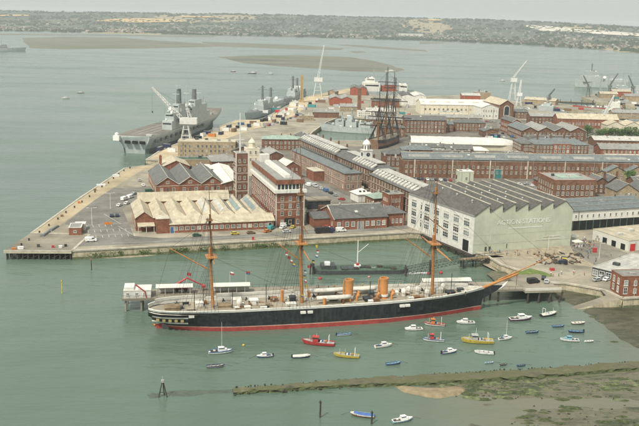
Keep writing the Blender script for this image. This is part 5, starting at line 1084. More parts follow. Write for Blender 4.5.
for i, c_ in enumerate(SIG):
    t_ = i / (len(SIG) - 1); flag(ws, (56.5 - 4.2 * t_ + 1.2 * math.sin(t_ * 9), -6 + 4.5 * t_, 28 - 19 * t_), 1.2, 1.0, c_, .3, 'signal_flag')
for i in range(4): flag(ws, (47.6 + i * .9, 2, 23.5 - i * 1.4), 1.3, 1.1, SIG[(i * 3 + 1) % 11], .3, 'signal_flag')
# ---- jetty behind the ship
JA = G(122, 299, 5).xy; JB = G(523, 289.2, 5).xy; JC = G(563, 290, 5).xy
ja = math.atan2((JB - JA).y, (JB - JA).x); JL = (JB - JA).length
jt = thing('jetty', 'long concrete jetty on piles behind the black warship', 'jetty', (JA.x, JA.y, 0), ja)
MB().box((0, 0, 4.2), (JL, 10.5, 5)).build('deck', 'concrete', jt); MB().box((JL + .02, -2.5, 4.2), (JL + 14.5, 19, 5.02)).build('approach_deck', 'concrete', jt)
for y in (.15, 10.3):
    mb = MB(); mb.box((0, y - .04, 6.05), (JL, y + .04, 6.12))
    for i in range(int(JL / 2.5)): mb.box((i * 2.5, y - .04, 5), (i * 2.5 + .07, y + .04, 6.05))
    mb.build('railing', 'steel_dark', jt)
for i in range(26):
    for y in (.9, 9.6): MB().tube((1.2 + i * 5.6, y, -3), (1.2 + i * 5.6, y, 4.25), .38, n=7).build('pile', 'timber_dark' if i > 1 else 'concrete_dark', jt)
for i in range(4):
    for y in (-2, 6, 13): MB().tube((JL + 1.2 + i * 4.0, y, -3), (JL + 1.5 + i * 4.6, y, 4.25), .4, n=7).build('pile', 'timber_dark', jt)
MB().box((JL, -2.6, 5.02), (JL + 14.5, -2.2, 6.0)).build('parapet', 'stone_white', jt)
wc = thing('jetty_cabin', 'white boxy cabin at the left end of the jetty', 'cabin', (JA.x, JA.y, 5.0), ja)
MB().box((.6, .6, 0), (10.2, 7.2, 2.7)).build('wall', 'white_paint', wc); MB().box((.5, .5, 2.7), (10.3, 7.3, 2.95)).build('roof', 'roof_white', wc); MB().box((.7, 1, 2.95), (4.2, 6.5, 3.9)).build('roof_box', 'white_paint', wc)
for x in (2, 5.2, 8): put_window(wc, x, .6, 1, 0, 1.2, 1.1, 'white_paint')
def jl(x, y, z=0): c, s_ = math.cos(ja), math.sin(ja); return (JA.x + x * c - y * s_, JA.y + x * s_ + y * c, 5.0 + z)
for lb, x0, x1 in (('white canvas shelter on the jetty nearest its left end', 12, 25), ('white canvas shelter on the jetty behind the stern deck', 32, 46), ('white canvas shelter on the jetty behind the bow', 112, 131)):
    sh = thing('canvas_shelter', lb, 'shelter', jl(x0, 3.6), ja, 'white shelters along the jetty'); mb = MB(); gable_roof(mb, 0, x1 - x0, 0, 3.4, 2.7, .8, 'x', .2, .12); mb.build('canopy', 'canvas', sh)
    for i in range(int((x1 - x0) / 3) + 1):
        for y in (.15, 3.25): MB().tube((i * 3 + .2, y, -.02), (i * 3 + .2, y, 2.75), .07, n=5).build('post', 'steel_white', sh)
    MB().box((0, 3.3, .1), (x1 - x0, 3.38, 2.6)).build('side_sheet', 'canvas', sh)
rc = thing('red_lift_truck', 'bright red telescopic lift truck on the jetty behind the stern', 'lift truck', jl(21, 8.0), ja)
MB().box((-2.6, -1.1, .7), (2.4, 1.1, 1.7)).box((-2.6, -1.0, 1.7), (-.6, 1.0, 2.5)).build('body', 'paint_red', rc)
for x in (-1.7, 1.6):
    for y in (-1.1, 1.1): MB().tube((x, y - .25, .6), (x, y + .25, .6), .6, n=12).build('wheel', 'tyre', rc)
MB().tube((-2, 0, 2.4), (2.2, 0, 5.0), .42, .38, 6).tube((2.0, 0, 5.0), (7.8, 0, 2.0), .32, .26, 6).build('boom', 'paint_red', rc); MB().box((-.5, -1, 1.7), (.9, 0.0, 3.1)).build('cab', 'glass', rc); MB().box((7.4, -.9, 1.2), (8.8, .9, 2.1)).build('basket', 'paint_red', rc)
r2 = thing('red_loading_arm', 'thin red loading arm leaning over the jetty cabin', 'loading arm', jl(8.6, .4), ja); MB().tube((0, 0, 0), (-.5, 0, 2.6), .18, n=6).build('post', 'paint_red', r2); MB().tube((-.5, 0, 2.5), (-3.8, .4, 5.0), .22, .3, 6).build('arm', 'paint_red', r2)
for i, (x, c_) in enumerate(((15, ('red',)), (31, ('red', 'white')), (37, ('blue', 'red')))):
    fp = thing('flagpole', ['flagpole with plain red flag near the red lift truck', 'flagpole with red and white flag behind the stern deck', 'flagpole with blue and red flag behind the ventilators'][i], 'flagpole', jl(x + 8, 9.8), ja, 'flagpoles on the jetty'); MB().tube((0, 0, 0), (0, 0, 6.5), .09, .05, 6).build('pole', 'steel_white', fp); flag(fp, (0, 0, 5.3), 2.0, 1.2, c_)
# ---- green-decked hulk moored between ship and quay
hk0 = G(316, 274, .5).xy; hk1 = G(409, 273, .5).xy; ha = math.atan2((hk1 - hk0).y, (hk1 - hk0).x); HL = (hk1 - hk0).length
hk = thing('work_barge', 'dark work barge with green deck and white derrick moored off the quay', 'barge', (hk0.x, hk0.y, 0), ha)
MB().loft([[(x, w0, 1.7), (x, w0 * 1.0, -.8), (x, 9 - w0, -.8), (x, 9 - w0, 1.7)] for x, w0 in ((0, 1.6), (2, .3), (5, 0), (HL - 4, 0), (HL - 1, .4), (HL, 1.4))], 0, True, 0).build('hull', 'steel_dark', hk)
MB().prism([(.3, 1.8), (5, .35), (HL - 4, .35), (HL - .4, 1.6), (HL - .4, 7.4), (HL - 4, 8.65), (5, 8.65), (.3, 7.2)], 1.7, 1.74).build('deck', 'steel_green', hk)
dm = MB().tube((HL * .46, 5, 1.7), (HL * .46, 5, 13.5), .28, .2, 8).build('mast', 'steel_white', hk); MB().tube((HL * .46, 5, 8.2), (HL * .46 + 4.5, 5, 12), .14, n=6).build('derrick_boom', 'steel_white', dm); MB().box((HL * .46 - 1.3, 4, 1.7), (HL * .46 + 1.3, 6, 2.9)).build('winch', 'paint_white', hk); MB().box((HL * .46 - .6, 4.1, 2.9), (HL * .46 + .6, 5.5, 3.7)).build('winch_drum', 'paint_red', hk)
MB().box((2.5, 2, 1.7), (8.5, 7.5, 3.4)).build('deckhouse', 'steel_dark', hk); MB().box((4, 2.6, 3.4), (6.2, 5, 4.6)).build('wheelhouse', 'paint_white', hk)
for i in range(9):
    x = 11 + i * (HL - 16) / 9; MB().box((x, .7 + RND.random() * 5.5, 1.7), (x + RND.uniform(1, 3), 2.2 + RND.random() * 5, 2.1 + RND.random() * .8)).build('deck_cargo', RND.choice(['steel_dark', 'steel_green', 'timber_dark', 'paint_grey']), hk)
gw = thing('lattice_gangway', 'dark iron lattice gangway sloping from the barge towards the boathouse', 'gangway', (*G(404, 270, 2).xy, 0), 0)
g0 = G(404, 271, 2.0); g1 = G(462, 259, 5.4); g0 = g0 - gw.location; g1 = g1 - gw.location
mb = MB(); mb.lattice(g0, g1, 2.4, 2.4, 14, .09); mb.build('truss', 'steel_dark', gw)
for k in (.03, .45): 
    p_ = g0.lerp(g1, k)
    for dy in (-1.4, 1.4): MB().tube((p_.x, p_.y + dy, -2.5), (p_.x, p_.y + dy, p_.z + 2), .34, n=7).build('pile', 'timber_dark', gw)
dp_ = thing('mooring_dolphin', 'cluster of dark timber piles at the left end of the work barge', 'dolphin', (*G(312, 274, 0).xy, 0), 0)
for a in range(5): MB().tube((1.3 * math.cos(a * 1.26), 1.3 * math.sin(a * 1.26), -3), (.6 * math.cos(a * 1.26), .6 * math.sin(a * 1.26), 4.6), .3, n=7).build('pile', 'timber_dark', dp_)
MB().box((-1, -1, 3.4), (1, 1, 3.9)).build('collar', 'timber_dark', dp_)
# ---- marks, beacons, buoys
bc = thing('beacon_trestle', 'dark three-legged beacon standing in the water at the left', 'beacon', (*G(163, 396.5, 0).xy, 0), 0)
for a, c in ((-1.4, -.9), (1.6, -.7), (.2, 1.5)): MB().tube((a, c, -1.5), (a * .12, c * .12, 4.4), .2, .16, 6).build('leg', 'timber_dark', bc)
MB().tube((-.9, -.55, 1.4), (1.05, -.45, 1.6), .1, n=5).build('brace', 'timber_dark', bc); MB().box((-.4, -.4, 4.3), (.4, .4, 5.0)).tube((0, 0, 5), (0, 0, 6.0), .08, n=5).build('lantern', 'paint_grey', bc)
for nm, lb, px, z, m_, r_ in (('mark_post', 'slim yellow mark post standing alone in the water', (62, 293.5), 4.6, 'paint_yellow', .22), ('mark_post', 'slim dark post with red top below the pier car park', (91.5, 270), 4.2, 'timber_dark', .2), ('mooring_pile', 'dark pile standing in the water below the breakwater', (320, 417.5), 4.2, 'timber_dark', .26), ('mooring_pile', 'dark pile beside the boat with the blue cover', (371.5, 424), 3.0, 'timber_dark', .26)):
    t_ = thing(nm, lb, 'post', (*G(*px, 0).xy, 0), 0); MB().tube((0, 0, -1.5), (RND.uniform(-.1, .1), 0, z), r_, r_ * .85, 8).build('shaft', m_, t_); MB().lathe((0, 0, z), [(r_ * 1.3, 0), (r_ * 1.3, .4), (.05, .8)], 8).build('cap', 'paint_red' if 'red' in lb else ('paint_yellow' if 'yellow' in lb else 'timber_dark'), t_)
for lb, px, m_, r_ in (('red mooring buoy below the stern of the barge', (320, 279), 'paint_red', .8), ('red mooring buoy under the boathouse gangway', (441, 273.3), 'paint_red', .8), ('pair of red floats left of the gangway buoy', (428.5, 274), 'paint_red', .7), ('pinkish buoy in the water beyond the warship', (369, 277.5), 'paint_pink', .6), ('small yellow buoy near the white sailing yacht', (243.5, 345.8), 'paint_yellow', .45), ('small orange buoy off the stern gallery', (155, 325.5), 'paint_orange', .5)):
    p_ = G(*px, 0); t_ = thing('mooring_buoy', lb, 'buoy', (p_.x, p_.y, 0), 0, 'mooring buoys'); MB().ball((0, 0, .25), r_, 0, 10, 6, .85).build('float', m_, t_); MB().tube((0, 0, .2 + r_ * .8), (0, 0, .55 + r_), .1, n=6).build('ring', 'steel_dark', t_)
fl = tag(MB().prism([(-6, -.6), (6, -.6), (6, .6), (-6, .6)], -.2, .35).build('floating_boom', 'paint_white'), 'white floating boom lying in the water left of the boathouse', 'boom'); fl.location = (*G(418, 273.6, 0).xy, 0); fl.rotation_euler.z = R(10)
# ================================================================== small craft
BOATN = {}
def boat(name, label, px, ln, head, hull='white', deck='cream', stripe=None, cabin=None, mast=0, cover=None, gear=False, outboard=False, wheel=None, group='small boats moored inside the breakwater'):
    """ln metres, head = heading of the bow in degrees; px = pixel of the waterline amidships"""
    p = G(*px, 0); t_ = thing(name, label, 'boat', (p.x, p.y, 0), R(head), group); B = ln * .34; mb = MB(); rr = []
    K = [(0, .80), (.25, .97), (.5, 1), (.7, .86), (.85, .58), (.95, .25), (1, .03)]
    for t0, k in K:
        x = (t0 - .5) * ln; w_ = B / 2 * k; zs = ln * (.085 + .06 * t0 * t0) + .12
        rr.append([(x + .06 * ln * t0, -w_, zs), (x + .055 * ln * t0, -w_ * .97, zs * .72), (x, -w_ * .86, .17), (x - .04 * ln * t0, 0, -.35), (x, w_ * .86, .17), (x + .055 * ln * t0, w_ * .97, zs * .72), (x + .06 * ln * t0, w_, zs)])
    mb.loft(rr, [1, 0, 2, 2, 0, 1]); mb.poly(rr[0][::-1], 0); h_ = mb.build('hull', ['paint_' + hull, 'paint_' + (stripe or hull), ['paint_brown', 'paint_black', 'paint_navy'][int(px[0]) % 3]], t_)
    MB().tube((.56 * ln, 0, rr[-1][0][2] - .05), (.56 * ln + 2.6, .3, -.05), .035, n=4).build('mooring_line', 'rope', t_)
    dk = MB(); dk.loft([[(r_[0][0], r_[0][1] * .88, r_[0][2] - (.04 if i > 3 else .22)), (r_[6][0], r_[6][1] * .88, r_[6][2] - (.04 if i > 3 else .22))] for i, r_ in enumerate(rr)], 0); dk.build('deck', deck if deck in M else 'paint_' + deck, t_)
    gn = MB(); gn.loft([[(r_[0][0], r_[0][1] * 1.02, r_[0][2] + .05), (r_[0][0], r_[0][1] * .86, r_[0][2] + .05), (r_[0][0], r_[0][1] * .86, r_[0][2] - .2)] for r_ in rr], 0); gn.loft([[(r_[6][0], r_[6][1] * 1.02, r_[6][2] + .05), (r_[6][0], r_[6][1] * .86, r_[6][2] + .05), (r_[6][0], r_[6][1] * .86, r_[6][2] - .2)] for r_ in rr], 0); gn.build('gunwale', 'paint_' + (stripe or hull), t_)
    zf = ln * .1 + .1
    if cabin: MB().box((-.42 * ln, -B * .3, zf - .3), (-.1 * ln, B * .3, zf - .02)).build('cockpit', 'timber_dark', t_); MB().box((-.3 * ln, -B * .12, zf - .05), (-.2 * ln, B * .16, zf + .28)).build('locker', 'canvas_blue' if int(px[0]) % 2 else 'canvas', t_)
    if cabin:
        m_ = 'paint_' + cabin; x0, x1 = -.08 * ln, .26 * ln; w_ = B * .36; hc = .12 * ln + .35
        c = MB(); c.prism([(x0, -w_), (x1, -w_ * .8), (x1 + .06 * ln, 0), (x1, w_ * .8), (x0, w_)], zf - .15, zf + hc * .55).build('cabin', m_, t_)
        MB().prism([(x0 + .03 * ln, -w_ * .8), (x1 - .10 * ln, -w_ * .72), (x1 - .06 * ln, 0), (x1 - .10 * ln, w_ * .72), (x0 + .03 * ln, w_ * .8)], zf + hc * .55, zf + hc * .86).build('windscreen', 'glass', t_)
        MB().prism([(x0, -w_ * .84), (x1 - .10 * ln, -w_ * .76), (x1 - .06 * ln, 0), (x1 - .10 * ln, w_ * .76), (x0, w_ * .84)], zf + hc * .86, zf + hc).build('cabin_roof', m_, t_)
    else:
        for k in (-.22, .05, .28): MB().box((k * ln - .12, -B * .42, zf - .05), (k * ln + .12, B * .42, zf + .03)).build('thwart', 'timber', t_)
    if wheel:
        x0, x1 = .02 * ln, .2 * ln; w_ = B * .28; MB().box((x0, -w_, zf - .2), (x1, w_, zf + 1.0)).build('wheelhouse', 'paint_' + wheel, t_); MB().box((x0 - .02, -w_ - .02, zf + 1.0), (x1 + .03, w_ + .02, zf + 1.5)).build('wheelhouse_window', 'glass', t_); MB().box((x0 - .15, -w_ - .12, zf + 1.5), (x1 + .2, w_ + .12, zf + 1.66)).build('wheelhouse_roof', 'paint_' + wheel, t_)
    if mast:
        x = .08 * ln; m0 = MB().tube((x, 0, zf - .2), (x, 0, zf + mast), .07, .04, 6).build('mast', 'steel_white', t_)
        if mast > 5: MB().tube((x, 0, zf + .9), (x - .38 * ln, 0, zf + .8), .09, n=6).build('boom', 'canvas_blue', m0); MB().tube((x, 0, zf + mast), (.52 * ln, 0, zf + .2), .015, n=3).tube((x, 0, zf + mast), (-.5 * ln, 0, zf + .2), .015, n=3).build('stay', 'rope', m0)
    if cover:
        c = MB(); c.loft([[(r_[0][0], r_[0][1] * .95, r_[0][2] + .06), (r_[0][0], 0, r_[0][2] + .42), (r_[6][0], r_[6][1] * .95, r_[6][2] + .06)] for r_ in rr[:5]], 0); c.build('cover', cover, t_)
    if gear:
        MB().tube((-.32 * ln, -B * .3, zf - .2), (-.32 * ln, -B * .3, zf + 2.2), .08, n=6).tube((-.32 * ln, B * .3, zf - .2), (-.32 * ln, B * .3, zf + 2.2), .08, n=6).tube((-.32 * ln, -B * .32, zf + 2.2), (-.32 * ln, B * .32, zf + 2.2), .08, n=6).build('gantry', 'steel_white', t_)
        for k in range(5): MB().box((-.24 * ln + k * .55, -B * .28 + .3 * (k % 2), zf - .2), (-.24 * ln + k * .55 + .45, -B * .05 + .3 * (k % 2), zf + .22 + .12 * (k % 3))).build('fish_box', ['paint_orange', 'paint_grey', 'paint_blue', 'paint_white', 'paint_black'][k], t_)
        MB().tube((.3 * ln, 0, zf), (.3 * ln, 0, zf + 1.8), .05, n=5).build('foremast', 'steel_white', t_)
    if outboard: MB().box((-.5 * ln - .35, -.18, -.1), (-.5 * ln + .05, .18, ln * .1 + .55)).build('outboard', 'paint_black', t_)
    return t_
boat('sailing_yacht', 'white sailing yacht with bare mast left of the red fishing boat', (220, 353), 7.2, 12, 'white', 'white', 'blue', 'white', 9.5)
boat('dinghy', 'low grey-blue dinghy just below the tall-masted yacht', (215, 367.3), 5.2, 10, 'grey', 'grey', 'navy')
boat('motor_boat', 'small white and blue motor boat second left of the red fishing boat', (265, 357), 4.8, 195, 'blue', 'white', 'white', 'white', outboard=True)
boat('motor_boat', 'white boat under pale blue cover below the red fishing boat', (301, 357.5), 5.4, 8, 'navy', 'white', 'white', cover='canvas', outboard=True)
boat('fishing_boat', 'bright red fishing boat with small wheelhouse beside the warship', (319, 344.5), 10.2, 172, 'red', 'grey', 'red', None, 2.6, gear=True, wheel='red')
boat('dinghy', 'small white and blue boat close under the black hull', (344, 335.5), 5.0, 12, 'white', 'light_blue', 'blue', outboard=True)
boat('fishing_boat', 'yellow open fishing boat with dark gear right of the red one', (347, 357), 7.8, 172, 'yellow', 'grey', 'yellow', None, 2.0, gear=True)
boat('motor_cruiser', 'white cabin boat alone between the yellow boat and blue dinghy', (383, 347), 5.8, 20, 'white', 'cream', 'white', 'white')
boat('dinghy', 'plain blue dinghy just above the breakwater', (393, 364.5), 4.6, 14, 'blue', 'light_blue', 'blue')
boat('motor_cruiser', 'white cabin cruiser under the bow of the black warship, left of two fishing boats', (414, 330), 6.0, 190, 'white', 'white', 'white', 'white', 1.5)
boat('fishing_boat', 'white fishing boat with orange-roofed wheelhouse close to the bow', (435, 325.5), 6.8, 172, 'white', 'grey', 'red', None, 2.5, gear=True, wheel='orange')
boat('fishing_boat', 'white fishing boat with red and blue wheelhouse in the second row', (434, 341), 6.8, 175, 'white', 'grey', 'blue', None, 2.0, gear=True, wheel='red')
boat('motor_boat', 'blue-hulled boat with white cabin left of the large yellow trawler', (449, 353), 5.2, 20, 'blue', 'white', 'white', 'white', outboard=True)
boat('motor_cruiser', 'low white motor cruiser just right of the warship bow', (466, 323.5), 6.2, 185, 'white', 'white', 'white', 'white')
boat('trawler', 'largest yellow trawler with grey wheelhouse and mast', (478, 342.5), 10.2, 178, 'yellow', 'grey', 'yellow', None, 4.0, gear=True, wheel='grey')
boat('inflatable_boat', 'white inflatable boat with dark seats below the yellow trawler', (484.5, 353.8), 5.8, 172, 'white', 'grey', 'white', outboard=True)
boat('dinghy', 'tiny light blue dinghy right above the breakwater edge', (489, 363.5), 2.8, 10, 'light_blue', 'white', 'light_blue')
boat('dinghy', 'tiny dark grey dinghy on the breakwater edge', (503, 365.5), 2.5, 20, 'grey', 'grey', 'black')
boat('dinghy', 'small blue dinghy drawn up on the breakwater', (521, 366.3), 2.8, 15, 'blue', 'navy', 'blue')
boat('sailing_yacht', 'small white yacht with thin mast right of the yellow trawler', (505, 339.5), 4.8, 18, 'white', 'white', 'white', 'white', 6.2)
boat('pilot_launch', 'purple-hulled launch with white cabin near the jetty', (520, 320), 8.2, 12, 'purple', 'white', 'white', 'white', 1.8)
boat('work_boat', 'dark boat loaded with pale covered cargo near the jetty piles', (548.5, 315.5), 7.2, 28, 'black', 'grey', 'grey', cover='canvas', gear=True)
boat('dinghy', 'dark blue open boat below the purple launch', (532, 333), 4.4, 8, 'blue', 'light_blue', 'navy')
boat('dinghy', 'bright blue open boat left of the brown one', (558, 327), 4.2, 8, 'blue', 'light_blue', 'blue')
boat('dinghy', 'varnished brown dinghy with pale gunwale near the slipway', (578, 324), 4.8, 8, 'brown', 'cream', 'white')
boat('motor_boat', 'dark blue boat with small outboard below the brown dinghy', (576, 332.5), 5.2, 186, 'navy', 'light_blue', 'blue', outboard=True)
boat('motor_boat', 'white boat with blue canopy lowest on the right', (570, 341), 6.0, 176, 'white', 'teal', 'white', cabin='light_blue')
boat('dinghy', 'plain white dinghy rightmost of the moored boats', (589, 342), 3.0, 6, 'white', 'white', 'white')
boat('motor_boat', 'brown boat with bright blue cover below the breakwater', (363, 416.5), 6.2, 170, 'brown', 'cream', 'cream' if 'paint_cream' in M else 'white', cover='canvas_blue')
boat('motor_cruiser', 'light blue cabin boat nearest the camera below the breakwater', (402, 421.5), 5.6, 20, 'light_blue', 'white', 'white', 'white')
for i, (px, ln, hd, c_, lb) in enumerate([((66, 98.5), 9, 200, 'white', 'small white boat crossing the harbour, left of its dark companion'), ((81, 93), 9, 195, 'brown', 'small dark boat crossing the harbour right of the white one'), ((233, 71.5), 10, 10, 'red', 'tiny reddish boat near the far mudbank'), ((252, 73.5), 16, 5, 'navy', 'low dark boat near the far mudbank'), ((269.5, 74), 14, 5, 'white', 'white boat near the far mudbank'), ((502, 81), 11, 8, 'white', 'lone white launch in the open harbour behind the foundry'), ((390, 71.5), 20, 8, 'white', 'white boat aground at the tip of the mudbank')]):
    boat('harbour_launch', lb, px, ln, hd, c_, 'grey', 'white', 'white', group='boats out in the harbour')
# ================================================================== grey warships
def warship(label, A_, B_, beam, fb, blocks, masts, name='grey_frigate', hullm='navy_grey', cat='warship'):
    A_ = Vector(A_); B_ = Vector(B_); ln = (B_ - A_).length; t_ = thing(name, label, cat, (A_.x, A_.y, 0), math.atan2((B_ - A_).y, (B_ - A_).x)); mb = MB(); rr = []
    for s_, k, kw in ((0, .75, .6), (.05, .85, .75), (.2, .97, .93), (.45, 1, 1), (.65, .95, .9), (.8, .72, .6), (.9, .42, .3), (.97, .15, .08), (1, .03, .02)):
        z = fb * (1 + .45 * max(0, s_ - .5) ** 1.3 * 2); x = s_ * ln; rr.append([(x, -beam / 2 * k, z), (x - (.02 * ln if s_ > .9 else 0), -beam / 2 * kw, .4), (x - (.03 * ln if s_ > .9 else 0), -beam / 2 * kw * .9, -1.5), (x - (.03 * ln if s_ > .9 else 0), beam / 2 * kw * .9, -1.5), (x - (.02 * ln if s_ > .9 else 0), beam / 2 * kw, .4), (x, beam / 2 * k, z)])
    mb.loft(rr, [0, 1, 1, 1, 0]); mb.poly(rr[0][::-1], 0); mb.build('hull', [hullm, 'navy_dark'], t_); d = MB(); d.loft([[r_[0], r_[5]] for r_ in rr], 0); d.build('deck', 'navy_dark', t_)
    for x, lx, w_, z0, h_, m_ in blocks:
        x *= ln; lx *= ln; w_ *= beam; MB().prism([(x, -w_ / 2), (x + lx, -w_ / 2 * .92), (x + lx, w_ / 2 * .92), (x, w_ / 2)], fb + z0 - .3, fb + z0 + h_).prism([(x + lx * .06, -w_ / 2 * .9), (x + lx * .9, -w_ / 2 * .8), (x + lx * .9, w_ / 2 * .8), (x + lx * .06, w_ / 2 * .9)], fb + z0 + h_, fb + z0 + h_ + .5).build('superstructure', m_, t_)
        if h_ > 3: MB().box((x + lx * .1, -w_ / 2 - .03, fb + z0 + h_ * .62), (x + lx * .92, -w_ / 2 * .9, fb + z0 + h_ * .76)).build('window_strip', 'glass', t_)
    for x, z0, h_, r_, m_, kind in masts:
        x *= ln
        if kind == 'lattice': MB().lattice((x, 0, fb + z0), (x, 0, fb + z0 + h_), r_ * 2, r_ * .7, 7, .14).build('lattice_mast', m_, t_)
        elif kind == 'dome': MB().ball((x, 0, fb + z0 + r_ * .8), r_, 0, 12, 8).build('radome', m_, t_)
        elif kind == 'gun':
            MB().lathe((x, 0, fb + z0), [(r_, 0), (r_, h_ * .6), (r_ * .5, h_)], 8).build('gun_turret', m_, t_); MB().tube((x, 0, fb + z0 + h_ * .6), (x + r_ * 3.5, 0, fb + z0 + h_ * .9), .2, n=6).build('gun_barrel', m_, t_)
        else:
            o_ = MB().tube((x, 0, fb + z0), (x, 0, fb + z0 + h_), r_, r_ * .6, 8).build('mast', m_, t_)
            MB().box((x - .2, -h_ * .28, fb + z0 + h_ * .72), (x + .2, h_ * .28, fb + z0 + h_ * .75)).box((x - .6, -h_ * .15, fb + z0 + h_ * .86), (x + .6, h_ * .15, fb + z0 + h_ * .9)).build('mast_arm', m_, o_)
    rg = random.Random(int(ln * 7 + beam)); fit = [b_ for b_ in blocks]
    for k in range(34):                  # lockers, rafts, aerials and weapon mounts
        x, lx, w_, z0, h_, m_ = rg.choice(fit); px_ = (x + rg.random() * lx) * ln; py_ = rg.uniform(-.5, .5) * w_ * beam; zz = fb + z0 + h_
        if k % 3 == 0: px_ = rg.uniform(.05, .8) * ln; py_ = rg.choice((-1, 1)) * beam * rg.uniform(.25, .4); zz = fb
        s_ = rg.uniform(.5, 1.5)
        if k % 4 == 1: MB().tube((px_, py_, zz), (px_, py_, zz + rg.uniform(3, 8)), .12, .06, 5).build('aerial', 'navy_dark', t_)
        elif k % 4 == 2: MB().tube((px_ - s_, py_, zz + .6), (px_ + s_, py_, zz + .6), .5, n=8).build('life_raft', 'radome', t_)
        else: MB().box((px_ - s_, py_ - s_ * .6, zz - .1), (px_ + s_, py_ + s_ * .6, zz + rg.uniform(.8, 2.2))).build('locker', rg.choice(['navy_grey', 'navy_dark', 'radome', 'navy_grey']), t_)
    return t_
FB = [(.08, .2, .8, 0, 4.5, 'navy_grey'), (.3, .14, .72, 0, 4, 'navy_grey'), (.36, .07, .45, 4, 6, 'navy_grey'), (.47, .2, .8, 0, 5.5, 'navy_grey'), (.54, .12, .66, 5.5, 4, 'navy_grey')]
FM = [(.34, 8, 13, 1.8, 'navy_dark', 'pole'), (.57, 9.5, 16, 1.5, 'navy_dark', 'pole'), (.50, 6, 0, 2.2, 'radome', 'dome'), (.17, 5, 0, 2.0, 'radome', 'dome'), (.74, .5, 3, 2, 'navy_grey', 'gun')]
warship('nearer grey frigate with white radomes moored along the north-west jetty', (-48, 1045), (-78, 893), 15, 6, FB, FM)
warship('farther grey frigate with dark mast moored along the north-west jetty', (-27, 1215), (-46, 1065), 15, 6, FB, FM)
warship('pale grey frigate lying in the inner basin behind the storehouses', (50, 815), (-1, 830), 12, 5.5, [(.06, .22, .8, 0, 4, 'navy_grey'), (.32, .2, .7, 0, 5.5, 'navy_grey'), (.4, .1, .5, 5.5, 4, 'navy_grey'), (.55, .16, .75, 0, 6, 'navy_grey')], [(.42, 8, 9, .8, 'navy_grey', 'pole'), (.6, 6, 8, .7, 'navy_grey', 'pole'), (.76, .4, 2.6, 1.6, 'navy_grey', 'gun')])
warship('grey frigate half out of frame on the far left of the harbour', (-925, 2310), (-797, 2383), 16, 7, FB, [(.34, 8, 15, 1.3, 'navy_grey', 'pole'), (.57, 9, 17, 1.3, 'navy_grey', 'pole'), (.74, .5, 3, 2, 'navy_grey', 'gun')])
warship('support ship with pale superstructure and red midships behind the red sheds', (52, 1222), (128, 1232), 17, 7, [(.05, .3, .85, 0, 12, 'white_clad'), (.1, .16, .6, 12, 6, 'white_clad'), (.4, .26, .8, 0, 8, 'brick_orange'), (.72, .14, .7, 0, 10, 'white_clad')], [(.25, 17, 13, 1.0, 'navy_grey', 'lattice'), (.48, 8, 18, 1.1, 'navy_dark', 'pole'), (.66, 2, 17, 1.0, 'steel_dark', 'pole')], 'support_ship', 'navy_grey', 'ship')
warship('grey landing ship with tall bridge at the far right quay', (520, 1500), (425, 1490), 20, 10, [(.55, .32, .9, 0, 9, 'navy_grey'), (.62, .2, .7, 9, 8, 'navy_grey'), (.05, .4, .8, 0, 4, 'navy_grey')], [(.7, 17, 13, 1.2, 'navy_dark', 'pole'), (.45, 4, 0, 3, 'radome', 'dome')], 'landing_ship')
warship('low grey patrol vessel at the far quay beyond the grey roofs', (286, 1022), (236, 1060), 10, 4, [(.25, .3, .75, 0, 5, 'navy_grey'), (.32, .14, .5, 5, 3, 'navy_grey')], [(.4, 8, 9, .6, 'navy_grey', 'pole')], 'patrol_vessel')
warship('second low grey patrol vessel right of its twin at the far quay', (345, 985), (298, 1010), 9, 4, [(.25, .3, .75, 0, 4.5, 'navy_grey'), (.34, .14, .5, 4.5, 3, 'white_clad')], [(.4, 7, 8, .6, 'navy_dark', 'pole')], 'patrol_vessel')
warship('dark rust-red coaster alongside the far quay', (370, 1075), (312, 1092), 9, 4.5, [(.08, .22, .8, 0, 7, 'white_clad')], [(.2, 7, 7, .5, 'steel_dark', 'pole'), (.6, .5, 9, .4, 'steel_dark', 'pole')], 'coaster', 'hull_red', 'ship')
for lb, A_, B_ in (('long low grey destroyer lying beyond the tug quay', (520, 1330), (405, 1322)), ('grey minehunter astern of the landing ship', (610, 1420), (540, 1425)), ('grey auxiliary on the near side of the tug quay', (455, 1060), (385, 1075)), ('grey ship at the right edge below the tug quay', (520, 1015), (440, 1030))):
    warship(lb, A_, B_, 13, 5.5, FB, [(.34, 8, 10, .8, 'navy_grey', 'pole'), (.57, 9, 13, .8, 'navy_grey', 'pole'), (.17, 5, 0, 1.6, 'radome', 'dome'), (.74, .5, 3, 1.6, 'navy_grey', 'gun')])
for lb, px, ln_ in (('long low dark pontoon beyond the far quay', (560, 102.5), 90), ('dark floating pontoon left of the tug quay', (592, 107.5), 46)):
    t_ = thing('pontoon', lb, 'pontoon', (*G(*px, 0).xy, 0), R(-14)); MB().box((-ln_ / 2, -4, -1), (ln_ / 2, 4, 1.6)).build('float', 'steel_dark', t_); MB().box((-ln_ / 2 + 1, -3.2, 1.6), (ln_ / 2 - 1, 3.2, 1.9)).build('deck', 'timber', t_)
    for k in range(7): MB().tube((-ln_ / 2 + 3 + k * (ln_ - 6) / 6, -4.4, -3), (-ln_ / 2 + 3 + k * (ln_ - 6) / 6, -4.4, 5), .4, n=6).build('pile', 'timber_dark', t_)
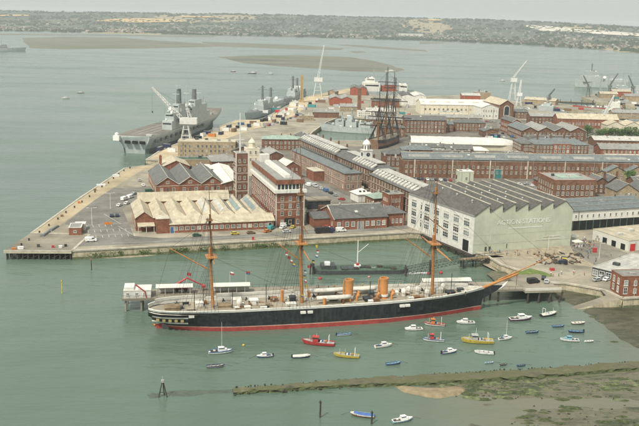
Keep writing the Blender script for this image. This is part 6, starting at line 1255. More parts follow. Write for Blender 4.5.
# the aircraft carrier
cv = thing('aircraft_carrier', 'grey aircraft carrier with tan flight deck and tall island beside the jetty', 'aircraft carrier', (-143, 661, 0), R(79))
rr = []
for s_, k, kw in ((0, .86, .55), (.03, .95, .72), (.1, 1, .8), (.5, 1, .85), (.75, .96, .7), (.9, .8, .3), (1, .62, .05)):
    x = s_ * 192; zt = 14 + (3.5 * max(0, (s_ - .85) / .15) ** 2); rr.append([(x, -15 * k, zt), (x, -15 * k, zt - 1.6), (x, -14 * k, zt - 4), (x + (3 if s_ == 0 else 0), -15 * kw, 4), (x + (4 if s_ == 0 else 0), -15 * kw * .9, -2), (x + (4 if s_ == 0 else 0), 15 * kw * .9, -2), (x + (3 if s_ == 0 else 0), 15 * kw, 4), (x, 14 * k, zt - 4), (x, 15 * k, zt - 1.6), (x, 15 * k, zt)])
mb = MB(); mb.loft(rr, [0, 0, 0, 1, 1, 1, 0, 0, 0]); mb.poly(rr[0][::-1], 0); mb.build('hull', ['navy_grey', 'navy_dark'], cv)
d = MB(); d.loft([[r_[0], r_[9]] for r_ in rr], 0); d.build('flight_deck', 'flight_deck', cv)
for y in (-9, -3, 3): MB().box((-.35, y, 8.0), (1.4, y + 4, 10.2)).build('stern_opening', 'dark_void', cv)
MB().box((2, -13.8, 14), (6, -9.5, 15.2)).build('stern_sponson', 'navy_grey', cv); MB().box((-2.5, 10.5, 10.2), (1, 15.5, 13.9)).lathe((-.8, 13, 13.9), [(1.5, 0), (1.5, 1.5), (.6, 2.4)], 8).build('gun_sponson', 'radome', cv)
for y in (-6, 0, 6): MB().box((10, y - .15, 14.02), (175, y + .15, 14.035)).build('deck_line', 'line_paint', cv)
for x, lx, w_, z0, h_ in ((44, 96, 8.5, 14, 7), (48, 40, 7.5, 21, 6), (94, 38, 7.5, 21, 7), (60, 16, 6, 27, 6), (100, 18, 6, 28, 5), (78, 12, 6, 21, 4)):
    o_ = MB().box((x, -14.6, z0 - .1), (x + lx, -14.6 + w_, z0 + h_)).build('island', 'navy_grey', cv); MB().box((x + 1, -14.6 + w_ - .02, z0 + h_ * .6), (x + lx - 1, -14.6 + w_ + .04, z0 + h_ * .78)).box((x - .04, -14, z0 + h_ * .6), (x + .04, -14.6 + w_ - .6, z0 + h_ * .78)).build('bridge_window', 'glass', o_)
for x, h_, r_ in ((70, 15, 2.3), (108, 12, 2.3)): MB().tube((x, -11, 30), (x + .5, -11, 30 + h_), r_, r_ * .75, 10).build('funnel', 'navy_dark', cv)
for x, z, h_ in ((62, 32, 15), (66, 45, 5), (88, 25, 24), (118, 28, 16), (128, 21, 12), (52, 27, 10)): MB().tube((x, -11.5, z), (x, -11.5, z + h_), .55, .2, 7).box((x - .3, -14.5, z + h_ * .6), (x + .3, -8.5, z + h_ * .64)).build('mast', 'navy_grey', cv)
MB().box((50, -13, 24), (58, -8, 27.5)).build('radar_platform', 'navy_dark', cv)
for x, z, r_, y in ((54, 28, 2.6, -10.5), (60, 26.5, 1.8, -8.5), (92, 27, 2.2, -9), (124, 27, 2.2, -10), (130, 20.8, 1.8, -11), (76, 21.5, 1.4, -8)): MB().ball((x, y, z + r_ * .7), r_, 0, 12, 8).build('radome', 'radome', cv)
for i, (x, y, m_) in enumerate(((140, -9, 'paint_red'), (146, -10, 'paint_yellow'), (152, -8, 'paint_white'), (160, -10, 'paint_grey'))): MB().box((x, y, 14), (x + 4, y + 2.2, 15.6)).box((x + 2.6, y + .2, 15.6), (x + 3.8, y + 2, 16.3)).build('deck_tractor', m_, cv)
rg = random.Random(12)
for k in range(70):                      # platforms, aerials, rafts and lockers round the island
    x = rg.uniform(45, 138); y = rg.uniform(-15.5, -5.5); z = rg.choice((14, 21, 21, 27, 28, 28)); s_ = rg.uniform(.5, 1.8)
    if z > 14 and not -14.6 < y < -7: y = -11
    if k % 4 == 0: MB().tube((x, y, z), (x, y, z + rg.uniform(4, 11)), .16, .07, 5).build('aerial', 'navy_dark', cv)
    elif k % 4 == 1: MB().ball((x, y, z + .8), rg.uniform(.5, .9), 0, 8, 6).build('small_dome', 'radome', cv)
    else: MB().box((x - s_, y - s_ * .6, z - .1), (x + s_, y + s_ * .6, z + rg.uniform(.8, 3))).build('locker', rg.choice(['navy_grey', 'navy_dark', 'radome', 'navy_grey']), cv)
for k in range(11): MB().box((8 + k * 11, -15.6, 8.2), (12 + k * 11, -14.4, 10.6)).build('side_opening', 'navy_dark', cv)
for k in range(2): MB().box((70 + k * 60, -4, 14.02), (86 + k * 60, 7, 14.03)).build('deck_lift', 'navy_dark', cv)
# the old wooden three-decker in dry dock
vs = thing('wooden_warship', 'old wooden three-master with tangled rigging behind the storehouses', 'sailing ship', (41, 690, -2.5), R(66)); rr = []
for s_, k in ((0, .62), (.08, .8), (.25, 1), (.6, 1), (.8, .85), (.93, .5), (1, .08)): rr.append([(s_ * 57, sd * 7.8 * k * q, z) for sd, q, z in ((-1, .85, 14 - 1.5 * math.sin(math.pi * s_)), (-1, .95, 11), (-1, 1, 8.6), (-1, 1, 6.2), (-1, .98, 3.8), (1, .98, 3.8), (1, 1, 6.2), (1, 1, 8.6), (1, .95, 11), (1, .85, 14 - 1.5 * math.sin(math.pi * s_)))])
mb = MB(); mb.loft(rr, [1, 0, 1, 0, 1, 0, 1, 0, 1]); mb.poly(rr[0][::-1], 0); mb.build('hull', ['rust_timber', 'black_paint'], vs); d = MB(); d.loft([[(r_[0][0], r_[0][1], r_[0][2] - .6), (r_[9][0], r_[9][1], r_[9][2] - .6)] for r_ in rr], 0); d.build('deck', 'deck_plank', vs)
vr = MB()
for x, h_ in ((12, 46), (29, 62), (46, 57)):
    ms = MB().tube((x, 0, 8), (x, 0, 8 + h_ * .42), .75, .65, 9).build('lower_mast', 'mast_brown', vs); MB().tube((x, 0, 8 + h_ * .38), (x, 0, 8 + h_ * .72), .55, .45, 8).build('topmast', 'timber_dark', ms); MB().tube((x, 0, 8 + h_ * .68), (x, 0, 8 + h_), .38, .2, 7).build('topgallant_mast', 'timber_dark', ms)
    for z, hf, r_ in ((.34, 16, .45), (.58, 12, .36), (.80, 8, .28)): MB().tube((x + .7, -hf, 8 + h_ * z), (x + .7, hf, 8 + h_ * z), r_, r_, 7).build('yard', 'timber_dark', ms)
    for z, w_ in ((.40, 2.4), (.70, 1.3)): MB().box((x - 1.4, -w_, 8 + h_ * z), (x + 1.4, w_, 8 + h_ * z + .25)).build('fighting_top', 'mast_brown', ms)
    for sd in (-1, 1):
        for k in range(8): vr.tube((x - 6 + k * 1.3, sd * 7.4, 10), (x, sd * 1, 8 + h_ * .40), .13, n=3)
        for k in range(1, 9): t0 = k / 9; vr.tube((x - 6 * (1 - t0), sd * (7.4 - 6.4 * t0), 10 + (h_ * .4 - 2) * t0), (x + 3.5 * (1 - t0), sd * (7.4 - 6.4 * t0), 10 + (h_ * .4 - 2) * t0), .08, n=3)
        for z, hf in ((.34, 16), (.58, 12), (.80, 8)): vr.tube((x + .7, sd * hf, 8 + h_ * z), (x, 0, 8 + h_ * (z + .13)), .09, n=3); vr.tube((x + .7, sd * hf, 8 + h_ * z), (x - 12, sd * 6, 11), .08, n=3)
        for k in range(4): vr.tube((x - 1 + k * .7, sd * 2.2, 8 + h_ * .41), (x, 0, 8 + h_ * .70), .12, n=3)
        vr.tube((x - 8, sd * 7, 12), (x, 0, 8 + h_ * .95), .1, n=3)
    vr.tube((x + 15, 0, 12), (x, 0, 8 + h_ * .42), .11, n=3).tube((x + 18, 0, 8 + h_ * .35), (x, 0, 8 + h_ * .7), .11, n=3)
MB().tube((55, 0, 11), (70, 0, 18), .5, .3, 8).build('bowsprit', 'mast_brown', vs)
vr.build('rigging', 'rope', vs)
# ================================================================== cranes
c0 = thing('dock_crane', 'big white portal crane beside the aircraft carrier', 'crane', (-110.5, 712, GZ), R(0))
for x in (-4, 4):
    for y in (-4, 4): MB().tube((x, y, 0), (x * .35, y * .35, 14), .45, n=7).build('leg', 'steel_white', c0)
for z, k in ((4.5, .79), (9.5, .56)): MB().tube((-4 * k, -4 * k, z), (4 * k, -4 * k, z), .25, n=5).tube((-4 * k, 4 * k, z), (4 * k, 4 * k, z), .25, n=5).tube((-4 * k, -4 * k, z), (-4 * k, 4 * k, z), .25, n=5).tube((4 * k, -4 * k, z), (4 * k, 4 * k, z), .25, n=5).build('brace', 'steel_white', c0)
MB().box((-5, -3, 14), (9, 3, 19)).build('machinery_house', 'steel_white', c0); MB().box((-6.2, -1.6, 15), (-5, 1.6, 18)).build('cab', 'glass', c0)
MB().lattice((-5, 0, 19), (-27, -2, 43), 3.0, 1.0, 12, .24).build('jib', 'steel_white', c0); MB().lattice((3, 0, 19), (1, 0, 27), 2.6, 1.2, 3, .2).build('tower_head', 'steel_white', c0); MB().tube((1, 0, 27), (-27, -2, 43), .08, n=4).build('stay', 'steel_dark', c0); MB().tube((-27, -2, 43), (-27, -2, 24), .06, n=4).box((-27.5, -2.4, 22.6), (-26.5, -1.6, 24)).build('hook', 'steel_dark', c0)
def tower_crane(label, pos, legs, h0, tip, m='steel_white', w_=7, jibw=2.2):
    t_ = thing('quay_crane', label, 'crane', (*pos, GZ), 0, 'cranes along the far quays'); h = w_ / 2
    for x in (-h, h):
        for y in (-h, h): MB().tube((x, y, 0), (x * .4, y * .4, legs), .4, n=6).build('leg', m, t_)
    MB().box((-h * .9, -h * .7, legs), (h * 1.1, h * .7, legs + h0)).build('cab', m, t_); MB().lattice((0, 0, legs + h0), (tip[0], tip[1], tip[2]), jibw, .8, 12, .26).build('jib', m, t_)
    for k in (.35, .6): MB().tube((-h * k, -h, legs * (1 - k) * 1.0), (h * k, -h, legs * (1 - k)), .22, n=5).build('brace', m, t_)
    return t_
tower_crane('tall white lattice crane at the end of the north-west jetty', (-6, 1160), 19, 5, (7, 0, 66), w_=11, jibw=2.6)
tower_crane('white crane with raised jib behind the arched foundry', (252, 1165), 24, 5, (16, 0, 52), w_=8)
tower_crane('slim white crane right of the arched foundry', (243, 1085), 12, 4, (1, 0, 32), w_=6)
tower_crane('white crane with leaning jib near the trees on the right', (284, 880), 9, 3, (8, 0, 32), w_=5)
for lb, px, lg, tp in (('dark grey jib crane leftmost on the far right quays', (588, 97), 12, (-9, 0, 30)), ('dark grey jib crane in the middle of the far right quays', (609, 95.5), 12, (10, 0, 32)), ('dark grey jib crane at the right edge of the far quays', (632, 96.5), 12, (-8, 0, 30)), ('dark jib crane on the long far quay', (548, 104.5), 8, (7, 0, 20))): tower_crane(lb, G(*px, GZ).xy, lg, 3, tp, 'navy_dark', 5, 1.4)
yc = thing('yellow_crane_tower', 'plain tan crane tower on the jetty beside the far frigate', 'crane', (-25, 1072, GZ), 0); MB().lattice((0, 0, 3), (0, 0, 32), 3.2, 2.6, 10, .55).build('tower', 'tan_steel', yc); MB().box((-3, -3, 0), (3, 3, 3)).build('base', 'tan_steel', yc); MB().box((-1.4, -1.4, 3), (1.4, 1.4, 31)).build('mast_core', 'tan_steel', yc)
bs = thing('brown_stack', 'square brown boiler stack near the support ship', 'chimney', (*G(359, 112, GZ).xy, GZ), 0); MB().prism([(-2, -2), (2, -2), (2, 2), (-2, 2)], 0, 25).build('shaft', 'brick_brown', bs); MB().box((-2.4, -2.4, 25), (2.4, 2.4, 26.5)).build('cap', 'brick_red', bs)
for i, px in enumerate([(604, 91.5), (626, 90.5)]):
    g_ = thing('gantry_frame', ['left tall grey gantry frame on the far right quay', 'right tall grey gantry frame on the far right quay'][i], 'gantry', (*G(*px, GZ).xy, GZ), R(5))
    for x in (-6, 6): MB().lattice((x, 0, 0), (x, 0, 26), 2.0, 1.2, 7, .15).build('leg', 'navy_grey', g_)
    MB().lattice((-22, 0, 27), (22, 0, 27), 1.6, 1.6, 12, .13).build('beam', 'navy_grey', g_)
# ================================================================== vehicles
def car_mesh(kind):
    if kind == 'car': return [(-2.1, .35), (-2.15, .85), (-1.7, .95), (-1.25, 1.42), (.35, 1.45), (.95, .98), (1.95, .82), (2.1, .5), (2.05, .35)], 1.72
    return [(-2.5, .4), (-2.55, 1.9), (-2.3, 2.1), (1.2, 2.1), (1.75, 1.35), (2.4, 1.15), (2.5, .6), (2.45, .4)], 1.9
CARP = {}
def vehicle(kind, col, label, pos, ang, group, z=GZ):
    key = (kind, col)
    if key not in CARP:
        pr, w_ = car_mesh(kind); body = MB(); body.extr(pr, 'y', -w_ / 2, w_ / 2); gl = MB()
        if kind == 'car': gl.extr([(-1.55, .98), (-1.22, 1.36), (.30, 1.39), (.80, 1.0)], 'y', -w_ / 2 - .02, w_ / 2 + .02); gl.poly([(.42, -.72, 1.43), (.97, -.72, 1.0), (.97, .72, 1.0), (.42, .72, 1.43)]); gl.poly([(-1.32, -.7, 1.4), (-1.7, -.7, 1.0), (-1.7, .7, 1.0), (-1.32, .7, 1.4)])
        else: gl.extr([(.3, 1.3), (.35, 1.95), (1.15, 1.95), (1.6, 1.35)], 'y', -w_ / 2 - .02, w_ / 2 + .02); gl.poly([(1.25, -.8, 2.08), (1.78, -.8, 1.37), (1.78, .8, 1.37), (1.25, .8, 2.08)])
        wh = MB().tube((0, -.11, 0), (0, .11, 0), .33, n=10).mesh('wheel', 'tyre'); CARP[key] = (body.mesh('body', 'paint_' + col), gl.mesh('windows', 'glass'), wh, w_)
    b_, g_, wh, w_ = CARP[key]; nm = 'parked_car' if kind == 'car' else 'parked_van'
    t_ = thing(nm, label, 'car' if kind == 'car' else 'van', (pos[0], pos[1], z), ang, group); link('body', b_, t_); link('window_glass', g_, t_)
    for x in (-1.35, 1.35):
        for y in (-w_ / 2 + .1, w_ / 2 - .1): link('wheel', wh, t_, (x, y, .33))
    return t_
V = [('van', 'white', 'white van standing alone near the pier end', (91, 241.5), 20), ('car', 'navy', 'dark blue car, left of a pair in the car park', (111.8, 216.6), 100), ('car', 'navy', 'dark blue car, right of a pair in the car park', (117.2, 216.4), 100), ('car', 'white', 'white car at the shed corner', (119.5, 206), 75), ('van', 'white', 'white van, first of a row behind the pale shed', (124.5, 200), 70), ('van', 'white', 'large white van, second of the row behind the pale shed', (130.5, 198), 70), ('car', 'white', 'white car, nearest the gabled workshop', (127, 204), 72), ('car', 'silver', 'silver car behind the white vans', (134, 194.5), 70), ('van', 'green', 'dark green van beside the gabled workshop', (149.5, 192.5), 20), ('car', 'white', 'white car at the workshop side', (143, 186), 108), ('car', 'silver', 'silver car farthest back beside the workshop', (139.5, 181), 108),
     ('car', 'green', 'dark green car before the pale shed front', (197, 236.3), 18), ('car', 'yellow', 'yellow car before the pale shed front', (235, 234.6), 18), ('car', 'brown', 'brown car right of the yellow car', (251, 233.8), 18), ('car', 'orange', 'orange and yellow car at the shed corner', (267.5, 232.2), 40), ('car', 'white', 'white car under the tall office block', (283, 228.5), 60), ('car', 'silver', 'silver car parked right of the white one under the offices', (287, 232.6), 20), ('car', 'yellow', 'yellow car left of the mainmast at the offices', (293, 228), 70), ('van', 'white', 'white van at the right corner of the offices', (284.5, 226.3), 30),
     ('van', 'white', 'white flat van on the lane before the slate boathouse', (341, 231.6), 18), ('car', 'red', 'red car on the road by the storehouses', (341.5, 200), 150), ('van', 'white', 'white van on the storehouse road', (308, 186), 110), ('car', 'blue', 'blue car at the white tent hall', (355, 195), 60), ('van', 'teal', 'teal van at the corner of the office block', (271, 229.5), 70),
     ('van', 'black', 'black van on the right jetty approach', (533, 285.5), 20), ('car', 'black', 'black car parked by the jetty railing', (543.5, 281.5), 75), ('car', 'silver', 'silver car parked near the jetty railing', (546.2, 285), 75), ('car', 'silver', 'white-roofed car at the cafe corner', (601, 278.5), 40), ('car', 'white', 'white car beside the cafe', (607, 280.5), 40), ('car', 'grey', 'grey car nearest the slipway', (597, 281), 30)]
for kd, c_, lb, px, a in V: p_ = G(*px, GZ); vehicle(kd, c_, lb, (p_.x, p_.y), R(a), 'vehicles on the quays', 5.02 if 530 < px[0] < 550 and px[1] > 280 else GZ)
CC = ['silver', 'white', 'black', 'blue', 'grey', 'red', 'white', 'navy']
ORD = ['first', 'second', 'third', 'fourth', 'fifth', 'sixth', 'seventh', 'eighth', 'ninth', 'tenth']
for i in range(8):
    px = (317.5 + i * 1.9, 220.8 + i * 1.45); p_ = G(*px, GZ); vehicle('car', CC[i], CC[i] + ' car, ' + ORD[i] + ' from the back in the row beside the slate boathouse', (p_.x, p_.y), R(20), 'row of cars beside the slate boathouse')
for i in range(9):
    px = (503 + i * 4.1, 186.5 - i * .35 + (i % 2) * 2.2); p_ = G(*px, GZ); c_ = ['white', 'silver', 'white', 'red', 'white', 'navy', 'silver', 'white', 'red'][i]; vehicle('car', c_, c_ + ' car, ' + ORD[i] + ' from the left behind the saw-tooth roof', (p_.x, p_.y), R(10 + 90 * (i % 2)), 'cars in the courtyard before the ropery')
tr_ = thing('flatbed_truck', 'long dark lorry on the lane left of the slate boathouse', 'lorry', (*G(324, 233, GZ).xy, GZ), R(16)); MB().box((-4.5, -1.2, .8), (2.6, 1.2, 2.9)).build('box_body', 'paint_black', tr_); MB().box((2.8, -1.15, .6), (4.6, 1.15, 2.5)).build('cab', 'paint_navy', tr_)
for x in (-3.4, -2.2, 3.6):
    for y in (-1.1, 1.1): MB().tube((x, y - .15, .5), (x, y + .15, .5), .5, n=10).build('wheel', 'tyre', tr_)
fk = thing('yard_tractor', 'dark tractor with yellow cab roof on the gravel yard', 'tractor', (*G(563, 264, GZ).xy, GZ + .05), R(160)); MB().box((-1.8, -.8, .7), (1.9, .8, 1.5)).build('body', 'paint_navy', fk); MB().box((-1.3, -.75, 1.5), (.3, .75, 2.5)).build('cab', 'glass', fk); MB().box((-1.4, -.85, 2.5), (.4, .85, 2.65)).build('cab_roof', 'paint_yellow', fk); MB().box((1.9, -1, .2), (2.8, 1, .9)).build('bucket', 'steel_dark', fk)
for x, r_ in ((-1.1, .8), (1.3, .55)):
    for y in (-.95, .95): MB().tube((x, y - .2, r_), (x, y + .2, r_), r_, n=12).build('wheel', 'tyre', fk)
def car_row(n_, a, c, ang, where, group):
    for i in range(n_):
        t0 = (i + .5) / n_ + RND.uniform(-.15, .15) / n_; p_ = G(a[0] + (c[0] - a[0]) * t0, a[1] + (c[1] - a[1]) * t0, GZ); cl = RND.choice(['white', 'white', 'silver', 'grey', 'black', 'navy', 'blue', 'red', 'silver']); kd = 'van' if RND.random() < .2 else 'car'
        vehicle(kd, cl, cl + ' ' + kd + ', ' + ORD[i] + ' from the left ' + where, (p_.x, p_.y), R(ang + RND.choice((0, 180))), group)
car_row(9, (412, 179.6), (452, 181), 93, 'parked along the ropery front', 'cars along the ropery front')
car_row(8, (500.5, 122), (505.5, 150), 100, 'along the left kerb of the main road', 'cars on the main road')
car_row(7, (506.5, 124), (517, 151), 105, 'along the right kerb of the main road', 'cars on the main road right')
car_row(10, (262, 119.5), (326, 99), 75, 'on the seaward side of the jetty', 'cars on the seaward jetty')
car_row(9, (262, 128), (302, 115), 75, 'on the basin side of the jetty', 'cars on the basin side')
car_row(8, (190, 147.5), (228, 142.5), 82, 'behind the tan block near the carrier', 'cars near the carrier')
car_row(7, (470, 121.5), (496, 122), 92, 'before the white gabled hall', 'cars before the white hall')
car_row(7, (302, 181), (338, 197), 112, 'on the storehouse road', 'cars on the storehouse road')
car_row(7, (158, 172.5), (192, 168.5), 106, 'behind the three-gabled workshop', 'cars behind the workshop')
car_row(6, (318, 213), (331, 209), 110, 'behind the side annexe by the pond', 'cars by the pond')
# containers and vans on the working jetties
CN = [(198, 139, 'navy'), (203, 136.5, 'white'), (207, 134, 'navy'), (212, 136.5, 'orange'), (216, 131.5, 'grey'), (221, 134.5, 'navy'), (226, 131, 'white'), (229, 127.5, 'navy'), (234, 131.5, 'brown'), (238, 128, 'black'), (241, 125, 'blue'), (244, 130.5, 'white'), (249, 127, 'navy'), (253, 123.5, 'brown'), (257, 126, 'white'), (262, 121.5, 'black'), (266, 125.5, 'grey'), (270, 119.5, 'white'), (274, 122.5, 'brown'), (279, 117.5, 'black'), (283, 120, 'navy'), (278, 112.5, 'red'), (287, 114.5, 'white'), (292, 110.5, 'white'), (296, 113, 'grey'), (301, 107.5, 'white'), (305, 109.5, 'silver'), (310, 104.5, 'black'), (318, 101, 'white'), (326, 99.5, 'silver'), (331, 109.5, 'white'), (336, 107, 'silver'), (342, 108, 'white'), (300, 122, 'brown'), (307, 118.5, 'brown'), (384, 104, 'white'), (390, 108, 'grey'), (376, 108, 'white'), (380, 112, 'brown'), (392, 113, 'brown'), (372, 103, 'silver'), (415, 124, 'navy'), (421, 125, 'blue'), (486, 128, 'teal'), (491, 132, 'brown'), (489, 139, 'white'), (194, 143, 'brown'), (188, 138, 'white'), (160, 150, 'navy'), (167, 148, 'navy'), (172, 152, 'white')]
rg = random.Random(21)
for x0, x1, y0, y1, n_ in ((362, 420, 101, 131, 26), (425, 496, 103, 118, 14), (478, 498, 120, 150, 10), (520, 640, 103, 112, 18), (596, 638, 94, 103, 12), (262, 345, 100, 126, 20), (300, 345, 170, 200, 0)):
    for _ in range(n_): CN.append((rg.uniform(x0, x1), rg.uniform(y0, y1), rg.choice(['white', 'grey', 'brown', 'silver', 'navy', 'black', 'teal', 'grey', 'red'])))
CN = [c_ for c_ in CN if not (303 < c_[0] < 378 and 116 < c_[1] < 142)]
CN.sort(key=lambda q: q[0])
ORD = ORD + ['eleventh', 'twelfth', 'thirteenth', 'fourteenth', 'fifteenth', 'sixteenth', 'seventeenth', 'eighteenth', 'nineteenth', 'twentieth']
SEEN = {}
for i, (a, c, cl) in enumerate(CN):
    p_ = G(a, c, GZ); near = 'by the carrier' if a < 200 else ('on the jetty left of the radomed frigate' if a < 250 else ('on the open north-west jetty' if a < 320 else ('by the red sheds' if a < 350 else ('near the old wooden ship' if a < 430 else ('beside the main road' if a < 518 else 'on the far right quays')))))
    SEEN[(cl, near)] = SEEN.get((cl, near), 0) + 1; k = SEEN[(cl, near)]
    lb = cl + ' steel box ' + near + ('' if k == 1 else ', ' + ORD[k - 1] + ' from the left')
    t_ = thing('container', lb, 'container', (p_.x, p_.y, GZ), R(RND.choice((75, 80, 165, 170, 12))), 'stores on the working jetties'); L_ = RND.choice((6, 6, 9)); H_ = RND.choice((2.6, 2.6, 3.2))
    mb = MB(); mb.box((-L_ / 2, -1.25, .1), (L_ / 2, 1.25, H_)); mb.build('box', 'paint_' + cl, t_)
    for x in (-L_ / 2, L_ / 2): MB().box((x - .08, -1.3, 0), (x + .08, 1.3, H_ + .06)).build('end_frame', 'paint_' + cl, t_)
    MB().box((-L_ / 2 + .1, -1.15, H_), (L_ / 2 - .1, 1.15, H_ + .05)).build('lid', 'roof_grey', t_)
# ================================================================== filler buildings between the named ones
FILL = [('low brown workshop before the red ropery end', (411, 158.5), 30, 9, 4, 'brick_brown', 'gable_x', 'slate', 2), ('flat grey store right of the brown workshop', (446, 160), 26, 8, 4, 'brick_brown', 'flat', 'roof_grey', 1), ('small slate-roofed store left of the main road', (484, 137), 13, 16, 5, 'brick_brown', 'gable_y', 'slate', 8), ('low white store left of the main road', (486, 148), 9, 14, 4, 'white_paint', 'hip', 'roof_white', 8), ('brick smith shop left of the small offices', (421, 131.5), 30, 12, 7, 'brick_brown', 'gable_x', 'slate_blue', 3), ('long low tan shed below the cream hall', (424, 121.5), 60, 9, 4.5, 'brick_tan', 'gable_x', 'roof_grey', 3), ('brick stores behind the old wooden ship', (366, 126.5), 34, 14, 7, 'brick_brown', 'gable_x', 'roof_grey', 2), ('white roofed stores near the brown stack', (366, 116.5), 30, 16, 6, 'white_clad', 'gable_x', 'lead', 0), ('brown shed with rust roof behind the brown stack', (372, 107), 32, 20, 7, 'brick_red', 'gable_x', 'slate_dark', 0), ('grey shed on the jetty between the red sheds', (340, 111), 22, 14, 5, 'brick_tan', 'gable_x', 'roof_grey', 0), ('brown offices right of the dock basin', (378, 136.5), 24, 12, 8, 'brick_brown', 'hip', 'slate', 3),
        ('red-roofed shed behind the cream hall', (462, 100), 24, 14, 6, 'brick_orange', 'gable_x', 'lead', 2), ('grey store behind the white gabled hall', (476, 99), 20, 16, 8, 'brick_tan', 'flat', 'roof_grey', 6), ('brick store right of the arched foundry', (513, 118.5), 16, 18, 7, 'brick_brown', 'gable_x', 'slate', 4), ('dark shed between factory and barracks', (524, 145.5), 40, 9, 5.5, 'brick_brown', 'gable_x', 'slate_dark', 4), ('pale roofed stores behind the mess', (594, 146), 44, 16, 5, 'brick_brown', 'gable_x', 'lead', 2), ('grey dockside shed right of the cream smithery', (612, 118), 42, 14, 6, 'brick_tan', 'gable_x', 'roof_grey', -2), ('brown dockside store on the tug quay', (600, 98), 24, 14, 6, 'brick_tan', 'gable_x', 'roof_pale', -4), ('orange dockside shed on the tug quay', (612, 97), 26, 16, 8, 'brick_orange', 'gable_x', 'roof_pale', -4), ('long tan shed at the edge of the tug quay', (625, 100.5), 40, 16, 6, 'brick_tan', 'gable_x', 'roof_grey', -4), ('tan shed on the long far quay', (524, 103), 40, 14, 5, 'brick_tan', 'gable_x', 'roof_pale', -30), ('brown hall behind the signal tower', (234, 160), 12, 30, 7, 'brick_brown', 'gable_y', 'slate', 14), ('low store beside the round-roofed hall', (258, 161), 10, 14, 6, 'brick_red', 'hip', 'slate', 14), ('brick cottage right of the mast house roof', (634, 192), 18, 12, 6, 'brick_brown', 'gable_x', 'slate', 6), ('slate-roofed block behind the cottages', (618, 177), 34, 12, 6, 'brick_brown', 'gable_x', 'slate', 3), ('brick forge left of the arched foundry', (470, 112), 14, 16, 6, 'brick_brown', 'gable_y', 'slate', 6), ('cream store before the cream hall', (440, 117.5), 26, 9, 5, 'cream', 'flat', 'lead', 3), ('brown shed right of the white portable office', (376, 121), 20, 12, 6, 'brick_brown', 'gable_x', 'slate', 1), ('tan shed on the open jetty near the basin', (300, 120.5), 14, 9, 4, 'brick_tan', 'flat', 'roof_pale', 10), ('white hut on the open jetty', (284, 116.5), 8, 7, 3.4, 'white_clad', 'gable_x', 'roof_white', 75), ('second white hut farther along the jetty', (296, 106.5), 10, 8, 4, 'white_clad', 'gable_x', 'roof_white', 75), ('grey hut at the end of the jetty', (335, 95.5), 14, 10, 5, 'brick_tan', 'gable_x', 'roof_grey', 70), ('slate workshop behind the pink storehouse', (318, 146), 26, 12, 6, 'brick_brown', 'gable_x', 'slate', 108), ('low brick pump shed beside the basin corner', (309, 143.5), 12, 8, 4, 'brick_red', 'hip', 'slate', 10), ('brown store left of the barracks wing', (505, 163), 14, 8, 5, 'brick_brown', 'gable_x', 'slate', 4), ('dark slate sheds between canopy hall and ropery', (425, 159.5), 34, 6, 4, 'brick_brown', 'gable_x', 'slate_dark', 2), ('brick range right of the orange shed', (620, 171.5), 40, 10, 7, 'brick_brown', 'gable_x', 'slate_blue', 3), ('slate cottages before the orange shed', (596, 180), 14, 9, 5, 'brick_tan', 'gable_y', 'slate', 10), ('brick stores in line behind the factory', (530, 124), 50, 14, 8, 'brick_brown', 'gable_x', 'roof_grey', 3), ('brown hangar by the landing ship quay', (634, 93), 30, 14, 7, 'brick_tan', 'gable_x', 'roof_grey', -3), ('small brick store in the courtyard', (537, 186.5), 9, 7, 4, 'brick_red', 'hip', 'slate', 6)]
for i, (lb, px, w_, d_, h_, wl, rf, rm, a) in enumerate(FILL):
    t_ = house('dockyard_store', lb, 'store', at(*px), w_, d_, h_, wl, rf, 2.4, rm, R(a), group='smaller dockyard buildings', trim='lead')
    if px[1] > 110 and h_ > 3.5: windows(t_, 'f', w_, d_, max(2, int(w_ / 3.6)), (1.4,) if h_ < 6 else (1.3, 4.3), 1.3, 1.7, .8, .8, 'stone'); 
    if i % 3 == 0: chimney(t_, w_ * .3, d_ * .5, h_ + .6, 3)
    for k in range(2): x = w_ * (.25 + .4 * k); MB().box((x, d_ * .55, h_ + .4), (x + 1.4, d_ * .55 + 1.2, h_ + 3.2)).build('roof_vent', 'lead', t_)
# yard walls and low clutter between the buildings give the ground its broken look
# ================================================================== trees on the right
def tree(label, px, h_, w_, seed, name='broadleaf_tree'):
    r_ = random.Random(seed); p = G(*px, GZ); h_ *= 1.3; w_ *= 1.15; t_ = thing(name, label, 'tree', (p.x, p.y, GZ), 0, 'trees behind the barracks')
    tk = MB().tube((0, 0, -.2), (.1, 0, h_ * .45), .35, .22, 7)
    for k in range(5): a = k * 1.26 + seed; tk.tube((.05, 0, h_ * (.25 + .04 * k)), (w_ * .3 * math.cos(a), w_ * .3 * math.sin(a), h_ * (.55 + .05 * k)), .14, .06, 5)
    tk.build('trunk', 'bark', t_); mb = MB(); cl = [(r_.uniform(-.34, .34) * w_, r_.uniform(-.34, .34) * w_, h_ * r_.uniform(.38, .88), r_.uniform(.16, .28) * w_) for _ in range(13)]
    for cx, cy, cz, cr in cl:
        tone = r_.choice((0, 0, 1, 2))
        for _ in range(85):
            v = Vector((r_.gauss(0, 1), r_.gauss(0, 1), r_.gauss(0, 1))).normalized() * cr * r_.uniform(.7, 1.08); q = Vector((cx, cy, cz)) + Vector((v.x, v.y, v.z * .8)); a = Vector((r_.gauss(0, 1), r_.gauss(0, 1), r_.gauss(0, .6))).normalized(); b_ = a.orthogonal().normalized(); s_ = r_.uniform(.28, .6)
            mb.poly([q - a * s_, q - b_ * s_ * .6, q + a * s_, q + b_ * s_ * .6], tone)
    mb.build('crown', ['leaf_a', 'leaf_b', 'leaf_c'], t_)
